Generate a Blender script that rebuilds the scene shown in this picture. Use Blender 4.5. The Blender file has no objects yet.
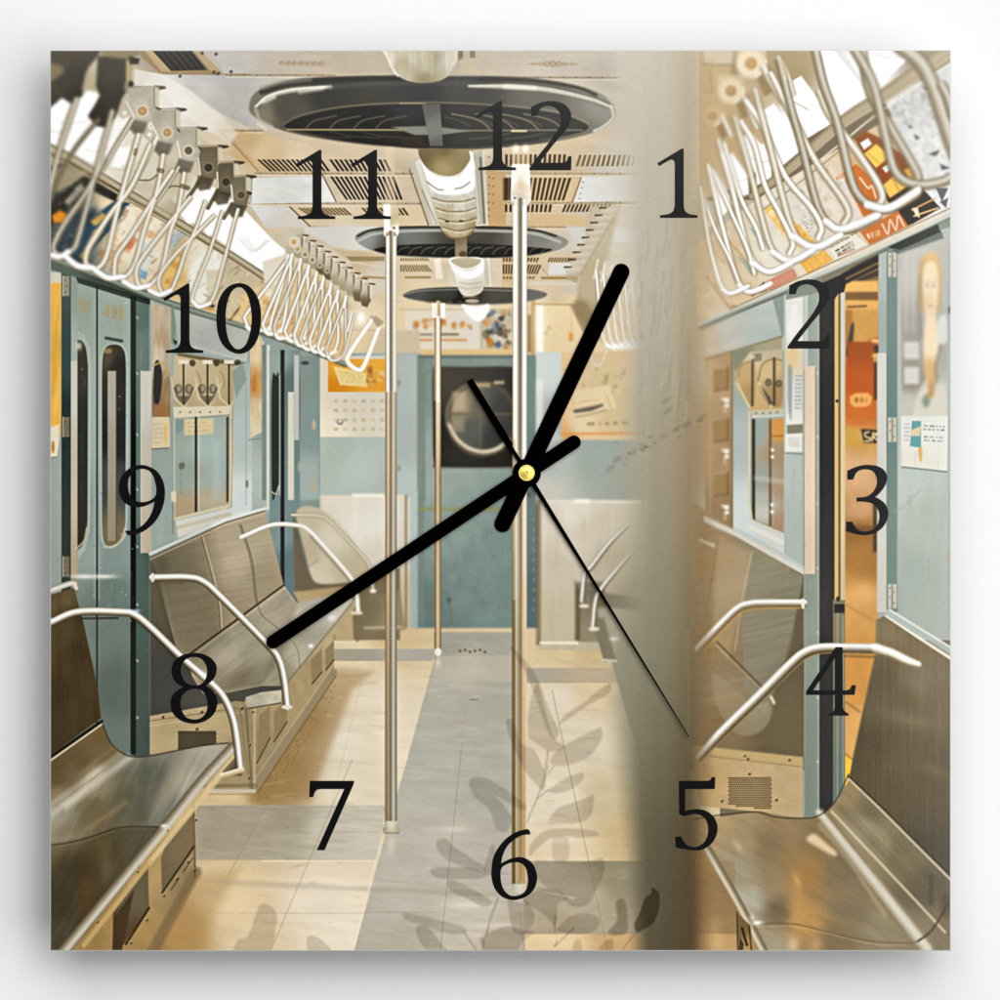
"""A square glass wall clock, printed with the inside of an old metro carriage, on a white wall."""
import math
import numpy as np

# ---------------------------------------------------------------- the printed picture
# The clock face is a flat print: a picture of an old metro carriage.  It is drawn here with numpy,
# shape by shape, in panel millimetre-like units (0..1000 across the whole view, the panel is 50..951).
S = 2.0
OX = OY = 50.0
PW = 901.0
N = int(PW * S)
IMG = np.zeros((N, N, 3), np.float32)
RNG = np.random.RandomState(11)
_LAT = RNG.rand(256, 256).astype(np.float32)


def noise(X, Y):
    xi = np.floor(X).astype(np.int32); yi = np.floor(Y).astype(np.int32)
    fx = (X - xi).astype(np.float32); fy = (Y - yi).astype(np.float32)
    fx = fx * fx * (3 - 2 * fx); fy = fy * fy * (3 - 2 * fy)
    a = _LAT[yi & 255, xi & 255]; b = _LAT[yi & 255, (xi + 1) & 255]
    c = _LAT[(yi + 1) & 255, xi & 255]; d = _LAT[(yi + 1) & 255, (xi + 1) & 255]
    return (a + (b - a) * fx) * (1 - fy) + (c + (d - c) * fx) * fy - 0.5


def box(x0, y0, x1, y1, pad=3.0):
    i0 = max(0, int((x0 - pad - OX) * S)); i1 = min(N, int((x1 + pad - OX) * S) + 1)
    j0 = max(0, int((y0 - pad - OY) * S)); j1 = min(N, int((y1 + pad - OY) * S) + 1)
    if i1 <= i0 or j1 <= j0:
        return None
    xs = ((np.arange(i0, i1) + 0.5) / S + OX).astype(np.float32)
    ys = ((np.arange(j0, j1) + 0.5) / S + OY).astype(np.float32)
    X, Y = np.meshgrid(xs, ys)
    return X, Y, (slice(j0, j1), slice(i0, i1))


def colour(c, X, Y):
    if callable(c):
        return c(X, Y)
    if isinstance(c, list):                     # [(x, y, (r, g, b)), ...]: smooth field through the points
        num = 0.0; den = 0.0
        for x, y, k in c:
            w = 1.0 / ((X - x) ** 2 + (Y - y) ** 2 + 30.0) ** 1.6
            num = num + w[..., None] * np.array(k, np.float32); den = den + w
        return num / den[..., None]
    return np.array(c, np.float32)


def grey_teal(c):
    """Pull the paint of the carriage from blue-green towards grey-green, as the old print shows it."""
    r, g, b = c[..., 0], c[..., 1], c[..., 2]
    w = np.clip((b - r - 1) / 9, 0, 1) * np.clip((g - b + 8) / 6, 0, 1) * np.clip((40 - (b - r)) / 10, 0, 1)
    return np.stack([r + 2 * w, g - 3 * w, b - 8 * w], -1)


def put(sl, cov, col):
    d = IMG[sl]
    IMG[sl] = d + (grey_teal(np.asarray(col, np.float32)) / 255.0 - d) * cov[..., None]


def texmul(X, Y, tex):
    amp, sx, sy, ang = tex
    ca, sa = math.cos(math.radians(ang)), math.sin(math.radians(ang))
    u = X * ca + Y * sa; v = -X * sa + Y * ca
    n = noise(u / sx, v / sy) + 0.5 * noise(u / sx * 2.3 + 17, v / sy * 2.3 + 5)
    return (1 + amp * n)[..., None]


def sdf(pts, X, Y):
    d2 = np.full(X.shape, 1e9, np.float32); ins = np.zeros(X.shape, bool)
    n = len(pts)
    for i in range(n):
        ax, ay = pts[i]; bx, by = pts[(i + 1) % n]
        ex, ey = bx - ax, by - ay
        L = ex * ex + ey * ey
        if L < 1e-9:
            continue
        t = np.clip(((X - ax) * ex + (Y - ay) * ey) / L, 0, 1)
        dx = X - ax - ex * t; dy = Y - ay - ey * t
        d2 = np.minimum(d2, dx * dx + dy * dy)
        if abs(ey) > 1e-9:
            c = ((ay <= Y) & (by > Y)) | ((by <= Y) & (ay > Y))
            ins ^= c & (X < ax + (Y - ay) * (ex / ey))
    d = np.sqrt(d2)
    return np.where(ins, -d, d)


def poly(pts, c, soft=0.6, a=1.0, tex=None):
    xs = [p[0] for p in pts]; ys = [p[1] for p in pts]
    b = box(min(xs), min(ys), max(xs), max(ys), soft + 1)
    if b is None:
        return
    X, Y, sl = b
    d = sdf(pts, X, Y)
    cov = np.clip(0.5 - d / (2 * soft), 0, 1)
    cov = cov * cov * (3 - 2 * cov) * a
    k = colour(c, X, Y)
    if tex:
        k = k * texmul(X, Y, tex)
    put(sl, cov, k)


def rect(x0, y0, x1, y1, c, soft=0.6, a=1.0, tex=None):
    poly([(x0, y0), (x1, y0), (x1, y1), (x0, y1)], c, soft, a, tex)


def spline(pts, n=6, closed=False):
    P = [np.array(p, float) for p in pts]
    m = len(P)
    out = []
    for i in range(m if closed else m - 1):
        if closed:
            p0, p1, p2, p3 = P[(i - 1) % m], P[i], P[(i + 1) % m], P[(i + 2) % m]
        else:
            p1, p2 = P[i], P[i + 1]
            p0 = P[i - 1] if i else 2 * p1 - p2
            p3 = P[i + 2] if i + 2 < m else 2 * p2 - p1
        for k in range(n):
            t = k / n
            out.append(tuple(0.5 * ((2 * p1) + (-p0 + p2) * t + (2 * p0 - 5 * p1 + 4 * p2 - p3) * t * t
                                    + (-p0 + 3 * p1 - 3 * p2 + p3) * t ** 3)))
    if not closed:
        out.append(tuple(P[-1]))
    return out


def blob(pts, c, soft=0.6, a=1.0, tex=None, n=5):
    poly(spline(pts, n, True), c, soft, a, tex)


CHROME = [(128, 120, 102), (196, 190, 176), (240, 237, 228), (252, 251, 246), (214, 207, 192), (160, 148, 126), (110, 98, 78), (66, 56, 42)]
WHITE = [(176, 166, 144), (240, 237, 226), (255, 255, 252), (240, 236, 226), (204, 192, 170), (164, 150, 122)]
STRAP = [(166, 152, 124), (210, 202, 184), (236, 231, 218), (224, 217, 200), (190, 178, 152), (156, 140, 110)]
DULL = [(128, 116, 92), (184, 176, 156), (212, 205, 190), (190, 180, 158), (152, 138, 112), (116, 102, 78)]


def fade(x0, y0, x1, y1, c, a0, a1, soft=.8):
    """A strip whose strength runs from a0 at its top to a1 at its bottom."""
    b = box(x0, y0, x1, y1, soft + 1)
    if b is None:
        return
    X, Y, sl = b
    cov = np.clip(.5 + np.minimum(np.minimum(X - x0, x1 - X), np.minimum(Y - y0, y1 - Y)) / (2 * soft), 0, 1)
    put(sl, cov * (a0 + (a1 - a0) * np.clip((Y - y0) / (y1 - y0), 0, 1)), colour(c, X, Y))


def tube(pts, w, cols, soft=0.5, a=1.0, curve=True, closed=False, n=6):
    """A round bar along a line; cols go across it from its left to its right (left of travel)."""
    P = spline(pts, n, closed) if curve and len(pts) > 2 else list(pts)
    if closed:
        P.append(P[0])
    wm = max(w) if isinstance(w, (list, tuple)) else w
    xs = [p[0] for p in P]; ys = [p[1] for p in P]
    b = box(min(xs), min(ys), max(xs), max(ys), wm + soft + 1)
    if b is None:
        return
    X, Y, sl = b
    best = np.full(X.shape, 1e9, np.float32); off = np.zeros(X.shape, np.float32); wid = np.full(X.shape, wm, np.float32)
    m = len(P) - 1
    for i in range(m):
        ax, ay = P[i]; bx, by = P[i + 1]
        ex, ey = bx - ax, by - ay
        L = math.hypot(ex, ey)
        if L < 1e-6:
            continue
        t = np.clip(((X - ax) * ex + (Y - ay) * ey) / (L * L), 0, 1)
        dx = X - ax - ex * t; dy = Y - ay - ey * t
        d = np.sqrt(dx * dx + dy * dy)
        k = d < best
        best = np.where(k, d, best)
        off = np.where(k, ((X - ax) * ey - (Y - ay) * ex) / L, off)
        if isinstance(w, (list, tuple)):
            s0 = i / m * (len(w) - 1); s1 = (i + 1) / m * (len(w) - 1)
            ww = np.interp(s0 + (s1 - s0) * t, range(len(w)), w)
            wid = np.where(k, ww, wid)
    cov = np.clip(0.5 - (best - wid / 2) / (2 * soft), 0, 1) * a
    if isinstance(cols, tuple):
        put(sl, cov, np.array(cols, np.float32))
        return
    u = np.clip(off / (wid / 2), -1, 1) * 0.5 + 0.5
    u = 1 - u
    xp = np.linspace(0, 1, len(cols))
    C = np.stack([np.interp(u, xp, [c[k] for c in cols]) for k in range(3)], -1)
    put(sl, cov, C)


def line(p, q, w, c, a=1.0, soft=0.5):
    tube([p, q], w, c, soft, a, False)


def ell(cx, cy, rx, ry, c, soft=0.6, a=1.0, tex=None, rot=0.0):
    m = max(rx, ry)
    b = box(cx - m, cy - m, cx + m, cy + m, soft + 1)
    if b is None:
        return
    X, Y, sl = b
    ca, sa = math.cos(math.radians(rot)), math.sin(math.radians(rot))
    u = ((X - cx) * ca + (Y - cy) * sa) / rx; v = (-(X - cx) * sa + (Y - cy) * ca) / ry
    r = np.sqrt(u * u + v * v) + 1e-6
    g = np.sqrt((u / rx) ** 2 + (v / ry) ** 2) / r + 1e-6
    cov = np.clip(0.5 - (r - 1) / g / (2 * soft), 0, 1) * a
    k = colour(c, X, Y)
    if tex:
        k = k * texmul(X, Y, tex)
    put(sl, cov, k)


def glow(cx, cy, rx, ry, c, a, rot=0.0, p=1.0):
    m = max(rx, ry) * 2.4
    b = box(cx - m, cy - m, cx + m, cy + m)
    if b is None:
        return
    X, Y, sl = b
    ca, sa = math.cos(math.radians(rot)), math.sin(math.radians(rot))
    u = ((X - cx) * ca + (Y - cy) * sa) / rx; v = (-(X - cx) * sa + (Y - cy) * ca) / ry
    put(sl, a * np.exp(-((u * u + v * v) ** p)), np.array(c, np.float32))


def mul(pts, f, soft=1.0, a=1.0):
    xs = [p[0] for p in pts]; ys = [p[1] for p in pts]
    b = box(min(xs), min(ys), max(xs), max(ys), soft + 1)
    if b is None:
        return
    X, Y, sl = b
    cov = np.clip(0.5 - sdf(pts, X, Y) / (2 * soft), 0, 1) * a
    IMG[sl] *= 1 + (np.array(f, np.float32) - 1) * cov[..., None]


def bil(q, u, v):
    (ax, ay), (bx, by), (cx, cy), (dx, dy) = q
    return ((ax * (1 - u) + bx * u) * (1 - v) + (dx * (1 - u) + cx * u) * v,
            (ay * (1 - u) + by * u) * (1 - v) + (dy * (1 - u) + cy * u) * v)


def grille(q, n, c, fill=0.55, soft=0.5, a=1.0):
    for i in range(n):
        u0 = (i + 0.5 - fill / 2) / n; u1 = (i + 0.5 + fill / 2) / n
        poly([bil(q, u0, 0), bil(q, u1, 0), bil(q, u1, 1), bil(q, u0, 1)], c, soft, a)


def bolts(pts, c=(70, 52, 30), r=0.9, a=0.8):
    for x, y in pts:
        ell(x, y, r, r, c, 0.6, a)
        glow(x - r * 0.6, y - r * 0.9, r, r, (245, 235, 210), 0.3)


def scrawl(q, rows, c, seed=1, a=0.8, fill=0.62, words=5, h=0.5):
    """Lines of small unreadable print inside a quad."""
    r = np.random.RandomState(seed)
    for j in range(rows):
        v0 = (j + 0.5 - h / 2) / rows; v1 = (j + 0.5 + h / 2) / rows
        u = r.rand() * 0.05
        while u < 0.97:
            du = (0.4 + r.rand()) / words * fill
            u1 = min(0.98, u + du)
            poly([bil(q, u, v0), bil(q, u1, v0), bil(q, u1, v1), bil(q, u, v1)], c, 0.5, a * (0.5 + 0.5 * r.rand()))
            u = u1 + (1 - fill) / words * (0.5 + r.rand())


def dapple(pts, cols, n, r0, r1, seed, a=0.7, soft=0.8):
    """Small irregular patches of several colours inside a polygon."""
    r = np.random.RandomState(seed)
    P = np.array(pts, float); lo = P.min(0); hi = P.max(0)
    k = 0
    for _ in range(n * 6):
        x, y = lo + r.rand(2) * (hi - lo)
        if sdf(pts, np.array([[x]], np.float32), np.array([[y]], np.float32))[0, 0] > -r0 * 0.5:
            continue
        s = r0 + r.rand() * (r1 - r0)
        q = [(x + s * (0.5 + 0.7 * r.rand()) * math.cos(t), y + s * (0.5 + 0.7 * r.rand()) * math.sin(t))
             for t in np.linspace(0, 6.28, 7)[:-1]]
        blob(q, cols[r.randint(len(cols))], soft, a * (0.5 + 0.5 * r.rand()), None, 3)
        k += 1
        if k >= n:
            break


def gauss(A, s):
    r = max(1, int(s * 3)); k = np.exp(-0.5 * (np.arange(-r, r + 1) / s) ** 2); k = (k / k.sum()).astype(np.float32)
    B = np.pad(A, ((r, r), (0, 0), (0, 0)), 'edge')
    A = sum(k[i] * B[i:i + A.shape[0]] for i in range(2 * r + 1))
    B = np.pad(A, ((0, 0), (r, r), (0, 0)), 'edge')
    return sum(k[i] * B[:, i:i + A.shape[1]] for i in range(2 * r + 1))


def blur(pts, sig, feather=6.0):
    xs = [p[0] for p in pts]; ys = [p[1] for p in pts]
    b = box(min(xs), min(ys), max(xs), max(ys), feather + 2)
    if b is None:
        return
    X, Y, sl = b
    cov = np.clip(0.5 - sdf(pts, X, Y) / (2 * feather), 0, 1)[..., None]
    g = gauss(IMG[sl], sig * S)
    IMG[sl] = IMG[sl] * (1 - cov) + g * cov


def V(x0, y0, k=5.0):
    return lambda *a: [(x0 + a[i] / k, y0 + a[i + 1] / k) for i in range(0, len(a), 2)]
def ceiling():
    rect(40, 40, 700, 330, [(150, 60, (185, 172, 148)), (250, 62, (205, 198, 182)), (330, 62, (206, 190, 162)), (420, 62, (198, 186, 162)),
                            (560, 66, (218, 206, 184)), (640, 80, (200, 190, 172)), (240, 110, (192, 190, 182)), (250, 150, (212, 192, 158)),
                            (330, 155, (214, 196, 164)), (470, 180, (214, 198, 166)), (560, 150, (220, 200, 164)), (560, 190, (214, 192, 152)),
                            (620, 180, (210, 204, 190)), (330, 225, (220, 206, 180)), (470, 250, (220, 206, 178)), (590, 240, (214, 206, 188)),
                            (420, 300, (226, 208, 172)), (560, 300, (228, 208, 170))], tex=(0.05, 26, 9, 4))
    rr = np.random.RandomState(31)
    for _ in range(70):
        x, y = 130 + 500 * rr.rand(), 52 + 250 * rr.rand()
        glow(x, y, 3 + 12 * rr.rand(), 1 + 3 * rr.rand(), (150, 128, 92) if rr.rand() < .6 else (236, 230, 214), .10 + .12 * rr.rand())
    # white sheet between the first seams, and the row of seams
    poly([(150, 72), (256, 75), (330, 78), (252, 108), (250, 131), (200, 130), (140, 92)], [(160, 84, (226, 222, 212)), (200, 95, (206, 203, 194)),
         (240, 85, (190, 187, 178)), (240, 120, (186, 184, 176)), (300, 80, (205, 196, 178))], 1.2, tex=(0.06, 18, 12, 60))
    poly([(215, 53), (256, 53), (330, 55), (345, 72), (225, 74)], [(225, 60, (206, 200, 186)), (280, 64, (206, 194, 172)), (340, 62, (208, 192, 164))], 1.0, tex=(.05, 14, 8, 0))
    poly([(128, 95), (158, 82), (250, 128), (250, 131), (190, 132), (150, 130)], [(165, 90, (232, 228, 218)), (200, 118, (226, 220, 206)), (240, 130, (212, 200, 178))], 1.5)
    poly([(160, 108), (200, 112), (215, 122), (170, 118)], (236, 232, 222), 2.5, .7)
    poly([(190, 132), (250, 131), (262, 158), (258, 172), (238, 160)], [(215, 138, (222, 206, 176)), (240, 160, (206, 178, 132)), (255, 168, (214, 190, 150))], 1.2)
    line((218, 131), (262, 131), 1.0, (170, 140, 95), .8); line((222, 133), (256, 168), 1.2, (168, 134, 88), .8)
    line((238, 132), (256, 160), 5, (196, 160, 108), .5, 3)
    for x0, x1, y, c in ((226, 335, 75.4, (160, 130, 85)), (480, 620, 77.6, (158, 132, 92)), (224, 262, 131, (165, 140, 96)),
                         (255, 425, 173.6, (160, 136, 96)), (245, 425, 203.6, (168, 150, 116)), (310, 425, 226.5, (170, 150, 112)),
                         (485, 640, 174, (190, 170, 132)), (485, 640, 203, (170, 144, 100)), (490, 600, 227, (160, 132, 88))):
        line((x0, y), (x1, y + (x1 - x0) * .004), 1.1, c, .85)
        line((x0, y + 1.6), (x1, y + 1.6 + (x1 - x0) * .004), 1.4, (238, 228, 204), .6)
        bolts([(x, y - .3) for x in np.arange(x0 + 5, x1, 13)], r=.8, a=.5); line((x0, y - 1.2), (x1, y - 1.2 + (x1 - x0) * .004), 1.2, (120, 96, 60), .25)
    # lettering ornament on the beam ends
    for x in np.arange(282, 322, 6.5):
        ell(x, 63.5 + .5 * math.sin(x), 3.0, 2.0, (160, 130, 84), 1.4, .6); ell(x + 1, 64, 1.6, .9, (206, 190, 160), .9, .7)
    for i, x in enumerate((534, 541, 547, 553, 559, 565, 572)):
        ell(x, 64, 3.2 - .5 * abs(i - 3) * .6, 3.4 - .6 * abs(i - 3), (172, 148, 106), .9, .75)
        ell(x, 64, 1.7, 1.6, (216, 202, 176), .7, .9)
    line((528, 64), (577, 64), .8, (176, 150, 110), .7)
    # vent at the top left
    q = V(50, 50)
    poly(q(440, -5, 740, -5, 860, 115, 830, 125, 550, 118, 460, 40), (168, 142, 98), 1.0)
    poly(q(470, 0, 520, 0, 610, 112, 555, 108), (204, 180, 134), 1.0, .8); poly(q(700, -5, 745, -5, 850, 105, 790, 100), (196, 172, 126), 1.0, .9)
    poly(q(505, -4, 700, -4, 785, 100, 605, 104), (40, 36, 28), .8)
    for k in range(6):
        x = 540 + k * 34
        line(*q(x, 0, x + 82, 98), .8, (104, 92, 66), .8)
    line(*q(400, 90, 560, 118), 1.4, (150, 124, 80), .8); line(*q(560, 120, 1000, 122), 1.0, (156, 128, 84), .8)
    bolts(q(760, 15, 830, 20, 905, 108, 650, 130, 840, 118, 820, 110), (60, 46, 26), 1.7)
    # light grey/white panels left and right
    q = V(230, 50)
    poly(q(110, 640, 465, 630, 530, 760, 100, 770), [(258, 180, (228, 228, 220)), (290, 190, (224, 224, 216)), (330, 198, (240, 238, 230))], .8, tex=(.05, 14, 5, 20))
    poly(q(100, 775, 300, 785, 400, 880, 180, 890), [(262, 212, (226, 226, 218)), (290, 220, (218, 212, 198)), (272, 226, (216, 212, 202))], .8)
    poly(q(310, 785, 990, 780, 995, 880, 400, 880), [(320, 214, (222, 204, 168)), (380, 218, (224, 204, 166)), (345, 224, (226, 212, 182))], .8)
    poly(q(0, 410, 180, 420, 380, 470, 460, 520, 480, 605, 190, 610, 130, 600, 20, 470), [(250, 140, (206, 176, 128)), (262, 150, (222, 198, 156)), (300, 155, (224, 206, 172)), (270, 168, (204, 178, 134))], 1.2)
    line(*q(20, 470, 140, 605), 1.0, (130, 100, 60), .7); line(*q(0, 440, 110, 560), 3.0, (198, 162, 108), .6, 1.5)
    line(*q(460, 620, 530, 758), 1.2, (90, 72, 44), .8); line(*q(300, 785, 400, 882), 1.2, (96, 76, 46), .9)
    line(*q(110, 640, 105, 760), 1.2, (150, 140, 118), .7)
    q = V(410, 50)
    poly(q(860, 635, 1150, 635, 1150, 750, 815, 762), [(585, 190, (232, 230, 222)), (625, 190, (220, 216, 206)), (600, 200, (226, 224, 214))], .8)
    line(*q(855, 640, 812, 760), 1.4, (150, 112, 60), .8); bolts(q(865, 660, 858, 690, 852, 718, 848, 742), (120, 104, 78), .7)
    poly(q(600, 635, 850, 640, 800, 760, 600, 758), (222, 196, 150), .8)
    poly(q(385, 600, 480, 610, 480, 880, 390, 880), [(492, 180, (206, 172, 122)), (498, 215, (204, 170, 118))], .8)
    poly(q(600, 815, 1000, 840, 990, 885, 600, 880), (220, 192, 146), 1.5)
    poly(q(780, 880, 1150, 890, 1150, 960, 820, 960), (218, 214, 204), 2)
    bolts([(410 + 395 / 5, 50 + y / 5) for y in (535, 635, 675, 718, 760, 795, 830)] + [(410 + 415 / 5, 50 + y / 5) for y in (640, 680, 722, 765)], (120, 88, 48), .9)
    dark = (52, 42, 26)
    grille(V(230, 50)(130, 548, 465, 548, 505, 606, 195, 606), 14, dark)
    grille(V(230, 50)(490, 548, 785, 548, 812, 606, 532, 606), 12, dark)
    grille(V(230, 50)(495, 633, 825, 633, 868, 748, 575, 748), 14, dark)
    grille(V(230, 50)(335, 790, 575, 790, 615, 826, 390, 826), 12, (110, 86, 46), .6)
    grille(V(230, 50)(650, 790, 875, 790, 900, 826, 690, 826), 10, (100, 78, 44), .6)
    d2 = (96, 76, 46)
    grille(V(410, 50)(470, 522, 785, 522, 780, 580, 470, 578), 13, d2)
    grille(V(410, 50)(840, 525, 1160, 525, 1150, 580, 822, 582), 13, (140, 120, 84))
    grille(V(410, 50)(470, 640, 812, 640, 775, 752, 470, 752), 14, (92, 74, 46), .6)
    rect(503, 178, 511, 200, (70, 52, 30), 1.5, .7)
    grille(V(410, 50)(470, 772, 715, 772, 708, 810, 470, 810), 11, (80, 62, 38))
    grille(V(410, 50)(770, 772, 1010, 772, 990, 808, 755, 810), 12, (84, 66, 40))
    # far vents
    q = V(230, 230)
    poly(q(500, 90, 780, 120, 780, 300, 700, 330, 600, 160), [(360, 256, (208, 188, 150)), (380, 280, (222, 212, 190))], 2)
    grille(q(580, 133, 772, 133, 772, 155, 605, 155), 22, (130, 108, 68)); grille(q(848, 175, 985, 175, 1015, 208, 850, 208), 12, (128, 108, 70))
    grille(q(850, 140, 990, 140, 1000, 155, 850, 155), 12, (130, 108, 70)); line(*q(880, 237, 1000, 237), 2.2, (150, 124, 80), .7); line(*q(670, 235, 770, 240), 2.4, (168, 138, 92), .7)
    line(*q(590, 160, 775, 185), 1.5, (232, 220, 196), .7)
    q = V(410, 230)
    poly(q(460, 110, 900, 110, 830, 320, 460, 330), [(510, 260, (214, 190, 146)), (550, 280, (220, 202, 168)), (580, 262, (218, 200, 164)), (590, 285, (214, 206, 190))], 1)
    poly(q(700, 165, 905, 165, 880, 215, 690, 225), (226, 224, 216), 1); line(*q(660, 240, 830, 240), 2.6, (168, 130, 74), .8); line(*q(600, 268, 820, 268), 3.4, (226, 216, 198), .8, 1)
    line(*q(630, 160, 690, 225), 1, (170, 140, 90), .6)
    grille(q(460, 140, 650, 138, 640, 158, 462, 158), 12, (96, 74, 42)); grille(q(695, 138, 870, 138, 860, 160, 685, 160), 13, (120, 94, 52))
    grille(q(460, 172, 660, 175, 640, 220, 462, 220), 14, (100, 80, 48), .6); grille(q(462, 232, 630, 232, 620, 246, 462, 246), 10, (130, 104, 62))
    # left far roof between straps
    poly([(300, 228), (345, 225), (420, 228), (420, 250), (350, 250), (330, 245)], [(320, 236, (220, 216, 204)), (370, 238, (226, 222, 208))], 1.5)


    mul([(120, 45), (660, 45), (640, 90), (400, 78), (150, 78)], (.92, .92, .94), 6); mul([(150, 78), (640, 90), (600, 310), (320, 310), (240, 200)], (.965, .96, .965), 8)


def fans():
    q = V(230, 50)
    # near fan, housing
    blob([(249, 108), (256, 92), (285, 81), (330, 77), (430, 76), (530, 78), (592, 90), (612, 104), (614, 119), (592, 133), (545, 143),
          (480, 149), (430, 149), (370, 145), (312, 137), (275, 128), (256, 118)],
         [(254, 108, (122, 116, 100)), (262, 118, (130, 120, 98)), (285, 110, (76, 72, 60)), (330, 100, (52, 50, 44)), (420, 90, (56, 55, 52)), (470, 90, (72, 70, 64)), (540, 92, (112, 108, 96)),
          (600, 108, (148, 144, 132)), (580, 130, (122, 116, 102)), (520, 140, (84, 80, 70)), (430, 140, (62, 60, 55)), (350, 138, (62, 56, 44)), (300, 132, (84, 78, 64))], 1.6)
    tube([(262, 92), (290, 84), (330, 80), (400, 78)], 5, (40, 38, 32), 1.6, .8)
    tube([(262, 88), (280, 83), (310, 79.5)], 4, (150, 142, 122), 2, .6)
    tube([(257, 106), (268, 97), (292, 90.5), (330, 87)], [5, 6, 7, 5], [(110, 104, 88), (225, 222, 208), (170, 165, 148), (84, 80, 68)], 1.4)
    line((300, 92), (322, 88.5), 4, (230, 226, 210), .5, 1.8); line((263, 102), (274, 97), 4, (240, 238, 226), .6, 1.6)
    tube([(330, 87), (370, 84), (430, 83), (480, 84)], [5, 4, 4, 5], (92, 90, 82), 2, .5)
    tube([(470, 86), (510, 86.5), (550, 90), (590, 99), (611, 107)], [4, 7, 7, 6, 5], [(96, 92, 82), (206, 202, 186), (196, 192, 178), (120, 116, 104)], 1.6)
    line((505, 86.5), (535, 88), 4.5, (236, 230, 212), .6, 1.6)
    tube([(480, 79), (530, 80.5), (575, 87), (596, 95)], 3.2, (60, 54, 42), 1.4, .75)
    tube([(611, 106), (613, 117), (604, 126), (594, 131)], 2.6, (214, 210, 198), 1.0, .85)
    tube([(256, 110), (260, 120), (272, 127)], 3, (206, 200, 184), 1.6, .6); line((258, 124), (266, 129), 2.4, (232, 226, 210), .7, 1.2)
    # grille opening
    blob([(284, 125), (296, 117), (330, 109), (380, 104.5), (440, 103.5), (510, 107), (560, 114), (586, 124), (584, 131), (555, 138), (500, 145),
          (440, 147), (380, 144.5), (330, 138), (296, 131)], [(310, 122, (36, 34, 29)), (370, 122, (30, 29, 26)), (410, 110, (48, 47, 48)), (480, 112, (58, 57, 54)), (560, 124, (66, 64, 58)), (400, 142, (40, 36, 30)), (480, 140, (62, 60, 54))], 1.0)
    tube([(284, 124), (300, 116), (335, 108), (385, 103.6), (445, 102.6), (510, 106)], 1.6, (128, 118, 92), .9, .8)
    tube([(510, 106), (560, 112.5), (588, 123)], 1.6, (150, 142, 120), 1, .6)
    for x0, s in ((306, 1), (330, 1), (354, 1), (376, .9)):
        tube([(x0, 128), (x0 + 8, 121), (x0 + 22, 117.5), (x0 + 30, 116)], 1.4, (132, 120, 88), .8, .6 * s)
    for x0 in (452, 476, 500, 524):
        tube([(x0, 114), (x0 + 16, 117), (x0 + 30, 122), (x0 + 38, 129)], 1.5, (150, 140, 112), .8, .7)
        tube([(x0 - 8, 117), (x0 + 6, 120), (x0 + 18, 126)], 1.1, (116, 108, 88), .8, .5)
    for x0 in (300, 330, 360):
        tube([(x0, 131), (x0 + 20, 136), (x0 + 50, 138)], 1.2, (92, 82, 58), .8, .6)
    for x0 in (470, 505, 540):
        tube([(x0, 139), (x0 + 22, 137), (x0 + 40, 133)], 1.3, (104, 98, 82), .8, .6)
    line((287, 129.6), (402, 130), 1.8, (168, 150, 104), .85); line((460, 130.6), (582, 130), 1.8, (130, 122, 100), .8)
    line((512, 131), (526, 131), 2.2, (226, 210, 160), .8); line((400, 103.5), (425, 103.5), 1.4, (168, 150, 110), .7)
    # hub bars
    poly([(392, 127), (425, 126), (440, 127), (470, 131), (440, 135), (415, 135)], (128, 128, 116), 1.2)
    poly(q(960, 270, 1050, 270, 1065, 480, 1000, 480), [(428, 105, (92, 90, 82)), (434, 130, (122, 122, 112)), (436, 146, (96, 94, 86))], .9)
    poly([(402, 138), (420, 136), (429, 146), (428, 149), (400, 147)], (54, 46, 34), 1)
    # middle fan
    blob([(355, 238), (366, 230), (400, 227), (470, 226), (530, 229), (560, 236), (568, 243), (555, 251), (520, 257), (460, 258), (400, 256), (368, 249)],
         [(362, 240, (150, 152, 146)), (400, 232, (120, 122, 116)), (470, 232, (84, 80, 68)), (540, 236, (130, 128, 118)), (560, 246, (150, 146, 134)), (470, 252, (56, 52, 44)), (390, 250, (90, 88, 78))], 1.0)
    tube([(358, 236), (372, 230), (400, 227.5), (470, 226.8), (530, 229.5), (556, 236)], 2, (44, 40, 32), .8, .8)
    tube([(358, 241), (375, 234), (410, 231), (470, 230.5), (530, 233), (560, 242)], 2.6, (196, 194, 182), 1, .8)
    blob([(374, 250), (392, 246), (430, 244), (480, 244), (530, 247), (552, 250), (520, 256), (460, 257), (400, 255)], (42, 40, 36), .8)
    for x in range(385, 545, 12):
        tube([(x, 254), (x + 4, 249), (x + 12, 247)], 1.2, (128, 122, 104), .7, .6)
    # far fan
    blob([(403, 295), (420, 289), (460, 287), (515, 288), (540, 291), (547, 295), (535, 300), (500, 304), (450, 304), (415, 300)],
         [(410, 295, (90, 90, 84)), (450, 293, (70, 68, 60)), (500, 292, (84, 80, 70)), (540, 296, (120, 116, 106)), (460, 302, (38, 36, 32))], 1.2)
    tube([(405, 294), (425, 290.5), (470, 289.5), (520, 291)], 1.4, (160, 158, 148), .9, .7)
    for k in range(430, 470, 10):
        ell(k, 302, 3, 1, (120, 110, 84), .8, .6)


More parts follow.
